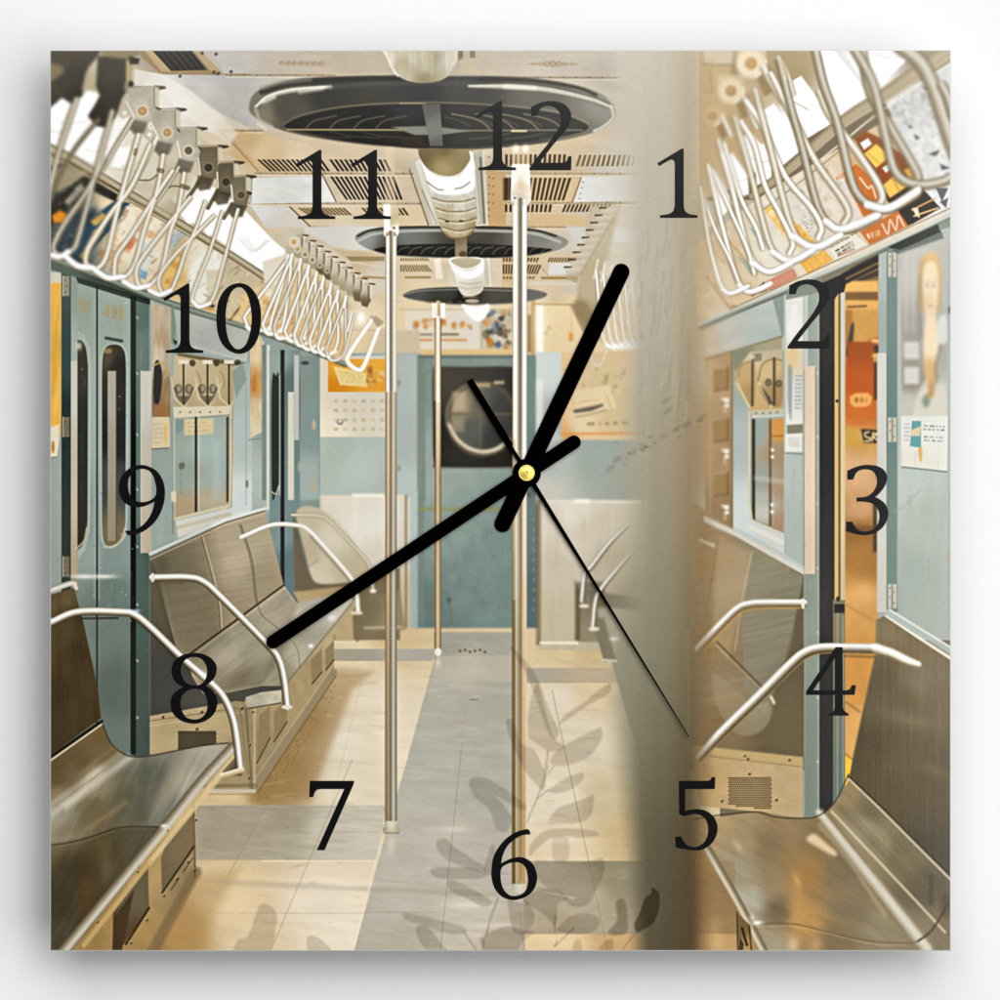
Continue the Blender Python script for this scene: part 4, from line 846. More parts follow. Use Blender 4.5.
    for P in ([(259, 716), (270, 706), (270, 738), (257, 763)], [(274, 712), (287, 700), (287, 722), (274, 742)], [(311, 660), (322, 648), (322, 672), (312, 684)], [(325, 650), (334, 640), (334, 660), (326, 670)]):
        poly(P, (142, 124, 88), .8, .85); line(P[2], P[3], 1.2, (74, 58, 32), .8)
    line((334, 672), (254, 790), 6, (150, 134, 104), .9, 1); line((336, 676), (258, 792), 1.4, (110, 92, 62), .7); line((331, 668), (252, 783), 1, (206, 184, 140), .5)
    line((246, 709), (252, 788), 2.4, (120, 104, 72), .8); line((254.5, 709), (254.5, 786), 2, (196, 176, 132), .8); line((240, 710), (250, 790), 2, (128, 112, 80), .5)
    poly([(246, 697), (262, 692), (282, 690), (281, 702), (270, 706), (248, 708), (245, 702)], [(255, 700, (176, 168, 146)), (275, 696, (196, 186, 162))], .8, tex=(.1, 4, 3, 0)); line((248, 708.5), (281, 703), 1.4, (80, 70, 52), .8); bolts([(250, 745), (249, 778), (253, 712)], (60, 46, 24), 1.2)
    line((205, 786), (256, 785), 3, (120, 104, 74), .6, 1); line((203, 791), (254, 791), 3.6, (206, 194, 166), .9, .9); line((203, 794), (250, 794), 1.2, (150, 124, 80), .6)
    mul([(151, 557), (208, 530), (226, 640), (188, 656), (170, 640)], (.80, .80, .79), 9); mul([(188, 656), (284, 586), (297, 603), (290, 640), (262, 686), (203, 694)], (.82, .81, .79), 3)
    # rails of the far and middle seats
    tube([(293, 515), (318, 515.6), (328, 520), (340, 532), (366, 560), (371, 574), (373, 590)], 3.6, [(120, 104, 72), (236, 230, 212), (214, 206, 184), (140, 120, 82)], .7); ell(373, 591, 3.4, 1.8, (240, 232, 214))
    tube([(242, 537), (272, 525), (298, 525.6), (308, 530), (320, 542), (350, 577), (356, 592), (358, 612)], 5, WHITE, .7); line((352, 613), (361, 613), 3, (226, 212, 186)); line((310, 536), (350, 581), 1.2, (90, 74, 46), .6)
    tube([(153, 577.6), (188, 577.4), (204, 582), (222, 598), (268, 645), (279, 660), (284, 680), (287, 706)], 7.6, CHROME, .6); ell(287, 707, 5.4, 2.2, (222, 214, 196)); ell(152.6, 577.6, 2, 4.6, (214, 210, 198))
    line((160, 583), (184, 583), 1.4, (84, 74, 54), .5)
    # near seat: back
    seat([(45, 596), (74, 588), (84, 625), (98, 690), (101, 718), (45, 760)], [(52, 605, (150, 136, 108)), (66, 600, (156, 142, 112)), (80, 620, (112, 98, 72)), (60, 640, (122, 106, 78)), (75, 650, (104, 88, 62)), (92, 690, (116, 100, 72)), (62, 690, (100, 84, 58)), (80, 705, (112, 96, 70)), (56, 740, (106, 92, 66)), (66, 620, (128, 112, 84))], (.12, 5, 60, 0), .7)
    tube([(45, 592), (72, 583), (76, 587)], 6, [(140, 130, 106), (222, 220, 208), (176, 168, 146)], .8)
    mul([(45, 596), (74, 588), (84, 625), (98, 690), (101, 718), (45, 760)], (.64, .60, .52), .8)
    seat([(45, 764), (102, 723), (110, 742), (125, 755), (110, 768), (45, 818)], [(55, 775, (120, 106, 76)), (100, 735, (134, 116, 80)), (80, 760, (126, 110, 78)), (60, 800, (176, 164, 136)), (110, 755, (150, 136, 106)), (95, 775, (200, 190, 164))], (.08, 40, 4, -36))
    mul([(45, 764), (102, 723), (110, 742), (118, 752), (45, 806)], (.78, .74, .66), 2)
    line((45, 761), (102, 721), 2.6, (30, 24, 14), .95); line((45, 764.5), (103, 723.5), 1.6, (206, 194, 164), .95)
    # near seat: pan
    seat([(45, 812), (92, 778), (125, 754), (138, 757), (160, 754), (200, 746), (226, 744), (234, 747), (205, 780), (164, 828), (60, 955), (45, 955)],
         [(55, 820, (166, 158, 136)), (100, 785, (160, 150, 124)), (135, 765, (130, 128, 112)), (150, 775, (118, 120, 108)), (180, 760, (150, 146, 130)), (215, 752, (172, 164, 144)), (190, 780, (172, 164, 144)), (155, 800, (126, 126, 112)),
          (125, 800, (112, 110, 90)), (95, 810, (128, 114, 84)), (65, 830, (140, 132, 106)), (80, 870, (84, 74, 54)), (60, 900, (80, 74, 58)), (110, 850, (100, 90, 64)), (135, 850, (110, 108, 90)), (90, 900, (96, 84, 58)), (120, 880, (112, 104, 84)), (65, 940, (96, 90, 76))], (.1, 4, 60, 28))
    poly([(62, 804), (105, 772), (128, 756), (134, 757), (112, 775), (66, 810)], (222, 214, 194), 5, .75); poly([(50, 812), (100, 775), (106, 772), (52, 818)], (206, 198, 176), 3, .6)
    poly([(186, 752), (198, 750), (168, 800), (150, 822), (160, 790)], (176, 164, 138), 5, .55); poly([(126, 800), (128, 803), (90, 830), (86, 828)], (190, 160, 116), 4, .5); poly([(140, 757), (150, 756), (146, 822), (136, 822)], (92, 96, 86), 4, .4)
    poly([(80, 880), (94, 860), (96, 930), (84, 936)], (110, 82, 50), 5, .5); poly([(98, 842), (110, 836), (112, 870), (104, 880)], (150, 132, 92), 5, .35)
    tube([(45, 846), (72, 842), (94, 836), (114, 829), (132, 826.5), (165, 827.5)], 1.6, (60, 50, 34), .8, .6); tube([(45, 848), (72, 844), (94, 838), (114, 831)], 1.2, (176, 156, 116), .8, .4)
    mul([(45, 846), (94, 836), (114, 829), (165, 827), (62, 955), (45, 955)], (.80, .77, .70), 3); mul([(108, 770), (180, 752), (150, 826), (60, 836)], (.86, .84, .80), 8)
    tube([(102, 722), (110, 742), (124, 754), (138, 757), (160, 754), (200, 746), (228, 743)], 1.5, (62, 56, 42), .7, .8)
    tube([(233, 747), (200, 783), (165, 827), (62, 952)], 10, [(190, 182, 160), (208, 200, 180), (150, 138, 112), (92, 80, 56)], 1.2, .95); glow(164, 826, 3.4, 2, (240, 236, 222), .9); line((168, 830), (168, 838), 1.4, (74, 62, 42), .7)
    # its base
    poly([(233, 754), (238, 756), (196, 806), (196, 878), (150, 955), (68, 955), (166, 834)], [(220, 775, (206, 182, 134)), (180, 820, (206, 178, 124)), (160, 870, (182, 152, 100)), (190, 850, (160, 138, 100)), (130, 930, (166, 134, 82)), (100, 945, (160, 128, 76)), (180, 880, (146, 124, 88))], .8, tex=(.06, 6, 20, -40))
    poly([(168, 838), (194, 810), (194, 850), (162, 894), (161, 858)], [(180, 840, (126, 108, 78)), (165, 880, (112, 98, 70))], .9, .95); poly([(148, 866), (149, 908), (124, 944), (113, 955), (113, 912)], [(140, 890, (104, 92, 68)), (118, 940, (84, 66, 44))], .9, .95)
    poly([(114, 918), (134, 890), (122, 950), (112, 955)], (74, 56, 34), 1, .9); line((162, 893), (194, 846), 1.6, (50, 38, 22), .85); line((126, 944), (149, 908), 2.4, (52, 40, 24), .85)
    for p, r in (((168, 886), (176, 874)), ((180, 868), (190, 854))):
        line((p[0] + 3, p[1] + 4), (r[0] + 3, r[1] + 4), 1, (50, 38, 22), .7)
    line((196, 872), (152, 952), 11, (128, 104, 70), .75, 2); line((194, 806), (195, 876), 1.6, (92, 76, 50), .7); bolts([(138, 872), (98, 922), (164, 896), (177, 879), (188, 862), (147, 920), (131, 943), (196, 820), (195, 870)], (60, 46, 26), 1.3)
    line((236, 757), (150, 862), 5, (220, 196, 146), .8, 1); line((150, 862), (84, 945), 5, (200, 168, 112), .8, 1)
    poly([(222, 772), (236, 756), (240, 764), (242, 776), (230, 775)], (70, 60, 44), 1, .6)
    tube([(50, 623), (78, 612), (120, 612), (134, 614.5), (150, 627), (180, 656), (212, 684), (224, 698), (232, 716), (236, 735), (240, 769)], 8, CHROME, .7); line((82, 618.5), (118, 618), 2, (46, 40, 30), .7); tube([(138, 622), (152, 634), (176, 658)], 1.6, (60, 50, 36), .8, .6)
    line((222, 776), (242, 770), 5.4, [(240, 230, 206), (214, 196, 160), (176, 150, 106)]); glow(136, 611, 4, 2, (200, 214, 246), .7); glow(205, 676, 8, 4, (255, 255, 252), .55, 40)


def right_wall():
    rect(690, 200, 955, 640, [(720, 320, (190, 172, 140)), (720, 450, (170, 146, 110)), (760, 320, (190, 196, 188)), (795, 500, (152, 170, 168)), (740, 540, (176, 180, 168)), (930, 550, (176, 184, 176)), (920, 500, (184, 194, 186)), (930, 600, (170, 178, 170)), (930, 240, (178, 184, 176))], .8)
    # switch panel
    poly([(705, 355), (734, 352), (734, 533), (705, 520)], [(712, 370, (190, 160, 122)), (728, 370, (176, 148, 108)), (725, 450, (164, 136, 98)), (728, 520, (152, 126, 90)), (709, 450, (176, 146, 108))], .8, tex=(.05, 6, 26, 0))
    for y0 in (367, 418, 472):
        poly([(713, y0 + 2), (727, y0), (728, y0 + 22), (714, y0 + 24)], (156, 126, 84), .7, .8); line((728, y0), (728, y0 + 22), 1.6, (104, 80, 48), .7); line((714, y0 + 24), (728, y0 + 22), 1.4, (110, 84, 50), .7); line((713, y0 + 2), (727, y0), 1, (206, 180, 136), .7)
    for y0 in (398, 449, 505):
        poly([(721, y0), (729, y0), (729, y0 + 9), (724, y0 + 10), (725, y0 + 5)], (236, 230, 214), .7); line((722, y0 + 5), (729, y0 + 5), 1, (110, 84, 52), .8); ell(725, y0 + 13, 1.6, 2.6, (216, 200, 166), .7, .6)
    line((732, 352), (732, 533), 1.6, (110, 98, 70), .8); line((710, 360), (710, 520), 1.2, (206, 178, 138), .5)
    # window surround
    rect(733, 350, 786, 560, [(740, 380, (160, 170, 160)), (740, 440, (172, 188, 184)), (742, 520, (206, 214, 210)), (770, 545, (206, 208, 198)), (780, 360, (150, 150, 130))], .8)
    poly([(733, 352), (782, 336), (782, 356), (760, 368), (735, 380)], [(740, 360, (140, 138, 116)), (770, 350, (170, 160, 132))], 1)
    poly([(735, 372), (750, 352), (783, 350), (783, 412), (752, 412), (736, 388)], [(745, 380, (196, 164, 112)), (760, 390, (206, 172, 118)), (775, 390, (190, 156, 104)), (752, 362, (206, 190, 152)), (778, 360, (190, 178, 146))], .8)
    t4 = V(695, 275, 4.444)
    blob(t4(188, 450, 205, 400, 245, 382, 268, 400, 266, 560, 246, 582, 205, 530), [(740, 375, (196, 166, 116)), (750, 395, (176, 146, 98))], .9); blob(t4(278, 470, 300, 395, 345, 372, 386, 380, 388, 560, 345, 585, 300, 540), [(765, 370, (206, 180, 132)), (775, 395, (166, 138, 94))], .9)
    tube(t4(190, 450, 205, 402, 245, 384), 1, (120, 98, 62), .7, .7); tube(t4(280, 470, 300, 398, 345, 374, 386, 380), 1, (110, 90, 56), .7, .8)
    line(*t4(256, 380, 254, 580), 2.2, (76, 68, 54), .85, .7); line(*t4(352, 370, 352, 575), 2.4, (70, 62, 50), .85, .7); poly(t4(250, 350, 300, 345, 296, 380, 256, 388), (130, 118, 94), .9, .8); ell(752.5, 356.5, 2.4, 2.4, (206, 200, 180), .8, .8); line(*t4(300, 352, 385, 335), 4, (190, 178, 148), .8, .9)
    line(*t4(186, 480, 242, 586), 1.8, (228, 214, 178), .9); line(*t4(284, 480, 338, 586), 1.8, (226, 210, 172), .9); poly(t4(290, 490, 330, 540, 345, 570, 330, 580), (60, 54, 44), 1, .7)
    for a, b_ in ((326, 478), (372, 482)):
        ell(695 + a / 4.444, 275 + b_ / 4.444, 3.2, 3.6, (84, 74, 58), 1, .85); ell(695 + a / 4.444, 275 + b_ / 4.444, 1.4, 1.6, (160, 136, 96), .8, .8)
    line((749, 413), (785, 411), 5, (196, 190, 164)); bolts([(756, 413), (763, 413), (770, 412.6), (777, 412)], (86, 76, 52), 1); line((749, 417), (785, 415), 1.4, (220, 216, 196))
    poly([(752, 419), (786, 418), (786, 533), (752, 520)], [(758, 430, (150, 168, 164)), (762, 480, (152, 160, 150)), (764, 500, (176, 178, 166)), (765, 512, (196, 196, 184)), (779, 430, (196, 156, 100)), (779, 455, (166, 144, 112)), (779, 490, (172, 146, 114)), (779, 520, (168, 140, 108))], .8)
    rect(752, 419, 755, 520, (62, 56, 46), .8); rect(769, 419, 771.5, 526, (110, 88, 60), .7, .9); rect(772, 420, 785, 440, (212, 152, 74), 1, .85); line((772, 436), (785, 436), 1.6, (150, 96, 40), .6); line((756, 478), (784, 482), 5, (216, 206, 184), .35, 1.6); bolts([(772.5, 450), (772.5, 457), (772, 505), (772, 512)], (250, 248, 240), 1.5, 1)
    tube([(750, 414), (749.5, 500), (752, 520), (786, 535)], 3, [(120, 116, 92), (226, 220, 196), (190, 182, 156)], .6, 1, False); line((750, 527), (786, 544), 4, (226, 222, 206), .8, 1.2); line((733, 531), (786, 556), 1.6, (150, 150, 132), .6)
    # roller box
    poly([(704, 327), (772, 296), (783, 335), (764, 341), (706, 358)], [(710, 340, (196, 178, 150)), (730, 335, (190, 188, 174)), (765, 315, (184, 192, 184)), (760, 335, (176, 184, 176))], .8, tex=(.03, 16, 8, -22))
    line((706, 359), (783, 336), 1.6, (120, 108, 78), .7); poly([(772, 297), (786, 294), (786, 334), (782, 336)], (142, 160, 156), .8)
    # post, posters and edge of the doorway
    rect(784, 292, 806, 575, [(790, 330, (188, 198, 190)), (795, 450, (181, 194, 190)), (795, 550, (172, 186, 182))], .8)
    poly([(786, 298), (805, 292), (804, 436), (786, 434)], [(790, 310, (224, 224, 214)), (800, 330, (232, 232, 224)), (790, 360, (220, 200, 160)), (800, 390, (214, 216, 208)), (795, 430, (228, 226, 214))], .7)
    poly([(791, 306), (798, 303), (797, 345), (788, 352)], (236, 234, 226), .8, .9); poly([(787, 350), (797, 340), (796, 368), (787, 366)], (222, 196, 146), 1, .8); blob([(788, 368), (792, 368), (792, 392), (791, 420), (788, 404)], (150, 152, 144), 1.2, .8); scrawl([(795, 374), (802, 374), (802, 410), (795, 410)], 9, (120, 124, 120), 3, .6, .8, 2); poly([(787, 425), (803, 424), (803, 433), (787, 434)], (130, 122, 98), .7, .9); rect(785, 434, 802, 452, (232, 228, 216), .6); scrawl([(788, 437), (800, 437), (800, 447), (788, 447)], 4, (176, 168, 148), 6, .7, .8, 3); line((785, 453), (802, 454), 1.4, (110, 116, 110), .7)
    rect(803, 288, 821, 822, [(808, 320, (156, 166, 154)), (812, 450, (150, 160, 148)), (810, 600, (142, 150, 136)), (812, 780, (128, 136, 122))], .7); rect(803.5, 288, 808, 370, (206, 208, 198), .8, .8); line((804, 575), (804, 815), 1.6, (160, 174, 168), .7); line((818, 300), (818, 815), 1.2, (170, 178, 164), .5)
    rect(804.5, 366, 815.5, 574, [(809, 380, (220, 200, 176)), (810, 480, (226, 206, 180)), (810, 560, (216, 196, 170))], .6); line((815.5, 368), (815.5, 574), .9, (150, 120, 84), .7)
    bolts([(818, y) for y in (374, 438, 504, 569, 633, 698, 762)], (176, 180, 164), 1.2)
    rect(819.5, 262, 837, 816, [(823, 300, (62, 60, 56)), (834, 300, (48, 46, 43)), (828, 420, (46, 46, 44)), (823, 600, (66, 64, 60)), (834, 600, (52, 50, 46)), (828, 780, (56, 54, 50))], .7)
    # what shows through the open door
    rect(843, 240, 880, 790, [(860, 270, (84, 66, 46)), (850, 290, (226, 172, 90)), (870, 300, (214, 160, 86)), (860, 330, (206, 150, 76)), (870, 350, (190, 108, 52)), (860, 380, (190, 96, 36)), (860, 415, (200, 112, 46)), (860, 440, (206, 160, 90)), (860, 470, (222, 176, 130)), (860, 510, (206, 160, 110)), (860, 530, (150, 104, 50)), (865, 560, (170, 122, 60)), (860, 600, (214, 160, 90)), (862, 680, (206, 146, 72)), (855, 730, (220, 166, 96))], .8, tex=(.05, 9, 12, 0))
    poly([(837, 250), (880, 232), (880, 275), (860, 282), (843, 284)], (70, 60, 50), 1.2, .9); line((845, 284), (879, 268), 1.6, (214, 156, 84), .8); rect(845, 281, 878, 292, (232, 180, 100), 1); rect(845, 292, 878, 300, (96, 70, 40), 1, .7); rect(846, 301, 878, 309, (232, 176, 96), 1, .9); line((848, 307), (866, 306), 2, (96, 66, 34), .8)
    poly([(845, 310), (852, 310), (853, 330), (848, 352), (845, 350)], (176, 124, 60), 1, .9); poly([(853, 318), (878, 312), (878, 336), (862, 342), (852, 336)], (206, 156, 80), 1.4, .9); blob([(851, 326), (854, 324), (853, 340), (849, 356), (846, 352)], (74, 66, 60), .9, .9)
    rect(847.5, 342, 874, 419, [(860, 350, (164, 80, 28)), (860, 380, (190, 90, 28)), (860, 410, (206, 112, 40))], .8); poly([(850, 396), (856, 393), (868, 393), (872, 397), (871, 404), (865, 407), (854, 407), (850, 403)], (236, 170, 92), .8); scrawl([(854, 397), (869, 397), (869, 403), (854, 403)], 1, (160, 84, 28), 4, .8, .7, 3, .8)
    rect(874, 345, 879, 400, (60, 48, 36), 1, .8); line((873, 341), (879, 341), 3, (236, 190, 110)); line((873, 356), (879, 356), 3, (226, 170, 90), .8); rect(873.5, 353, 877, 362, (230, 180, 100), .8, .8)
    poly([(846, 425), (857, 428), (862, 446), (846, 446)], (206, 160, 66), 1, .8); poly([(861, 429), (878, 430), (878, 443), (864, 443)], (62, 48, 32), .8); tube([(869, 432), (865, 433), (866, 437), (870, 438), (869, 441), (865, 441)], 1.8, (236, 206, 150), .5); line((872, 441), (873, 433), 1.8, (236, 206, 150)); tube([(873, 433), (877, 434), (874, 437), (877, 440)], 1.8, (236, 206, 150), .5)
    rect(873, 500, 878, 552, (70, 56, 42), 1.4, .8); rect(845, 526, 876, 532, (110, 76, 40), 2, .6); glow(862, 595, 18, 10, (236, 186, 120), .6); line((846, 605), (872, 620), 1.2, (160, 110, 56), .6); line((846, 702), (860, 712), 1.4, (120, 84, 44), .7)
    poly([(846, 755), (852, 759), (850, 790), (844, 792), (843, 757)], (246, 190, 66), .8); line((843, 752), (853, 760), 1.6, (130, 96, 50), .7)
    rect(834.5, 292, 838.5, 600, (214, 176, 110), .7); rect(838.5, 288, 841, 604, (112, 88, 56), .6); rect(840.5, 290, 845, 604, [(843, 320, (206, 200, 182)), (843, 500, (220, 196, 150)), (843, 590, (206, 184, 146))], .6); rect(833, 600, 845, 813, [(836, 640, (130, 122, 96)), (842, 700, (116, 122, 108)), (838, 800, (106, 116, 104))], .6); rect(834, 604, 844.5, 613, (54, 50, 46), .7); line((837.5, 614), (837.5, 810), 1.2, (190, 176, 136), .6); line((843, 616), (843, 790), 1.2, (166, 176, 160), .6); ell(837, 401, 1.4, 1.6, (60, 46, 28)); ell(838, 599, 2, 2.6, (70, 60, 44))
    # open door leaf with its poster
    rect(878.5, 243, 888, 620, [(883, 260, (176, 184, 176)), (883, 340, (160, 172, 166)), (884, 600, (168, 174, 166))], .7); rect(877, 353, 886.5, 612, [(882, 360, (210, 206, 194)), (882, 500, (206, 206, 196)), (882, 600, (206, 200, 184))], .7); rect(886.5, 250, 898, 612, [(892, 300, (120, 142, 138)), (892, 400, (110, 138, 136)), (892, 540, (122, 144, 140))], .7); line((897.5, 255), (897.5, 606), 1.6, (160, 174, 168), .8)
    for y in (252.5, 417.5, 584):
        rect(888, y, 896.5, y + 24.5, (196, 192, 176), .6); line((892.2, y + 1), (892.2, y + 24), 1.2, (120, 116, 100), .8); bolts([(890, y + 4), (894, y + 8), (890, y + 13), (894, y + 19)], (116, 108, 88), .8)
    rect(898, 236, 952, 640, [(905, 300, (190, 194, 186)), (945, 300, (170, 178, 170)), (910, 480, (190, 198, 190)), (930, 520, (180, 186, 175)), (905, 580, (166, 176, 166)), (945, 600, (174, 179, 167)), (948, 270, (180, 186, 176))], .8, tex=(.025, 9, 40, 0)); line((949, 250), (949, 630), 1.2, (150, 160, 150), .6); ell(949.6, 557, 2.4, 6.5, (176, 168, 138), .8, .9); ell(950, 310, 1.6, 4, (80, 84, 76), .8)
    poly([(900, 251), (944, 238), (948, 240), (947, 416), (902, 416)], [(910, 270, (196, 192, 182)), (908, 330, (164, 158, 148)), (912, 380, (150, 142, 128)), (940, 290, (186, 184, 174)), (940, 350, (172, 170, 160)), (940, 400, (206, 204, 190)), (908, 405, (196, 194, 180))], .8)
    for x, w in ((907, 3), (914, 2), (925, 2)):
        line((x, 250), (x - 1, 330), w, (214, 212, 204), .5, 2)
    blob([(919, 268), (923, 256), (931, 251), (938, 256), (941, 270), (941, 300), (938, 312), (922, 312), (919, 296)], [(922, 265, (206, 172, 112)), (938, 265, (214, 182, 124)), (930, 254, (226, 196, 138)), (920, 300, (190, 158, 106))], 1.8, .95)
    blob([(923, 272), (926, 263), (931, 261), (936, 264), (938, 278), (938, 300), (935, 318), (931, 324), (926, 318), (923, 300)], [(930, 268, (240, 220, 184)), (930, 290, (240, 222, 194)), (934, 310, (230, 208, 174)), (925, 300, (226, 198, 160))], 1.2)
    for x in (927.2, 933.8):
        ell(x, 286, 1.5, .9, (120, 98, 76), .7, .75); line((x - 1.8, 282.6), (x + 1.8, 282.2), .8, (150, 120, 84), .7)
    line((930.6, 288), (930, 297), .9, (206, 172, 136), .7); ell(930.6, 306, 2.6, .8, (190, 120, 98), .7, .75)
    poly([(926, 316), (936, 316), (939, 345), (937, 372), (933, 398), (929, 396), (924, 370), (923, 342)], [(930, 325, (238, 216, 180)), (931, 345, (240, 220, 186)), (930, 372, (214, 178, 118)), (931, 392, (190, 152, 92))], 1.6)
    blob([(939, 318), (946, 316), (947, 340), (940, 345), (937, 330)], (226, 226, 218), 1.6, .8); tube([(941, 345), (936, 365), (937, 380), (944, 400)], 2, (96, 92, 84), 1.4, .6); tube([(920, 275), (918, 300), (921, 330), (917, 345)], 1.6, (120, 112, 100), 1.2, .5)
    poly([(912, 416), (918, 392), (927, 378), (929, 400), (934, 398), (938, 380), (947, 392), (947, 416)], (214, 210, 192), 1.6, .9); blob([(924, 396), (929, 394), (930, 402), (926, 408), (922, 402)], (130, 148, 136), 1.2, .9); ell(929, 396, 1.6, 4, (190, 150, 90), .8)
    for y0, y1 in ((342, 359), (367, 384)):
        rect(904, y0, 919, y1, (214, 210, 200), .8); scrawl([(906, y0 + 3), (917, y0 + 3), (917, y1 - 4), (906, y1 - 4)], 4, (186, 182, 170), y0, .6, .7, 3)
    poly([(901, 416), (948, 416), (947, 471), (901, 466)], [(905, 420, (224, 224, 214)), (940, 440, (228, 228, 218)), (920, 465, (226, 224, 210))], .7); poly([(912, 421), (921, 421), (921, 448), (910, 446)], (96, 158, 160), .7, .9); poly([(911, 430), (921, 426), (920, 436), (911, 436)], (232, 206, 170), .8, .9); scrawl([(904, 422), (910, 422), (910, 442), (904, 442)], 5, (150, 158, 156), 2, .6, .8, 3); scrawl([(923, 424), (945, 425), (945, 432), (923, 431)], 2, (130, 132, 132), 3, .8, .7, 4); scrawl([(923, 435), (944, 436), (944, 443), (923, 442)], 2, (130, 132, 132), 4, .8, .7, 4)
    blob([(918, 450), (922, 447), (922, 458), (920, 462)], (226, 176, 104), .9, .9); line((902, 467), (947, 472), 1.6, (126, 132, 126), .8)
    line((899, 250), (944, 236), 1.4, (206, 208, 198), .7); poly([(888, 247), (940, 228), (944, 238), (898, 254)], (92, 104, 98), 1, .8)
    tube([(920, 490), (905, 505), (893, 512)], 2.4, (160, 170, 166), 1.4, .4)
    for a, b, w, c in (((888, 612), (955, 654), 6, (176, 190, 186)), ((890, 610), (955, 650), 2, (226, 230, 222)), ((886, 617), (955, 661), 3.4, (236, 228, 208)), ((884, 621), (955, 667), 2, (150, 132, 100))):
        line(a, b, w, c, .9, .8)


def wear():
    rr = np.random.RandomState(51)
    for _ in range(90):
        x = 786 + 30 * rr.rand() if rr.rand() < .5 else 899 + 48 * rr.rand(); y = 440 + 200 * rr.rand()
        fade(x, y, x + .6 + 1.2 * rr.rand(), y + 4 + 24 * rr.rand(), (110, 118, 108) if rr.rand() < .5 else (214, 218, 210), .05 + .10 * rr.rand(), .02, .6)
    for x0, y0, x1, y1, dx, dy, n in ((160, 530, 270, 640, .25, 1, 90), (860, 640, 950, 860, .1, 1, 110), (60, 620, 96, 730, .05, 1, 40), (715, 840, 880, 940, 1, .15, 80), (70, 780, 200, 900, 1, -.75, 60), (205, 610, 300, 680, 1, -.6, 50), (545, 505, 620, 620, .02, 1, 60), (312, 500, 386, 600, .02, 1, 50), (425, 520, 510, 625, .1, 1, 50)):
        for _ in range(n):
            x, y, l = x0 + (x1 - x0) * rr.rand(), y0 + (y1 - y0) * rr.rand(), 2 + 8 * rr.rand()
            if x0 == 160 and y > 650 - (x - 188) * .73:
                continue
            line((x, y), (x + dx * l, y + dy * l), .6, (96, 84, 62) if rr.rand() < .5 else (226, 218, 198), .03 + .06 * rr.rand(), .6)
    for _ in range(60):
        x, y = 425 + 85 * rr.rand(), 520 + 105 * rr.rand()
        glow(x, y, 1 + 5 * rr.rand(), 1 + 6 * rr.rand(), (92, 110, 104) if rr.rand() < .6 else (150, 168, 160), .12)


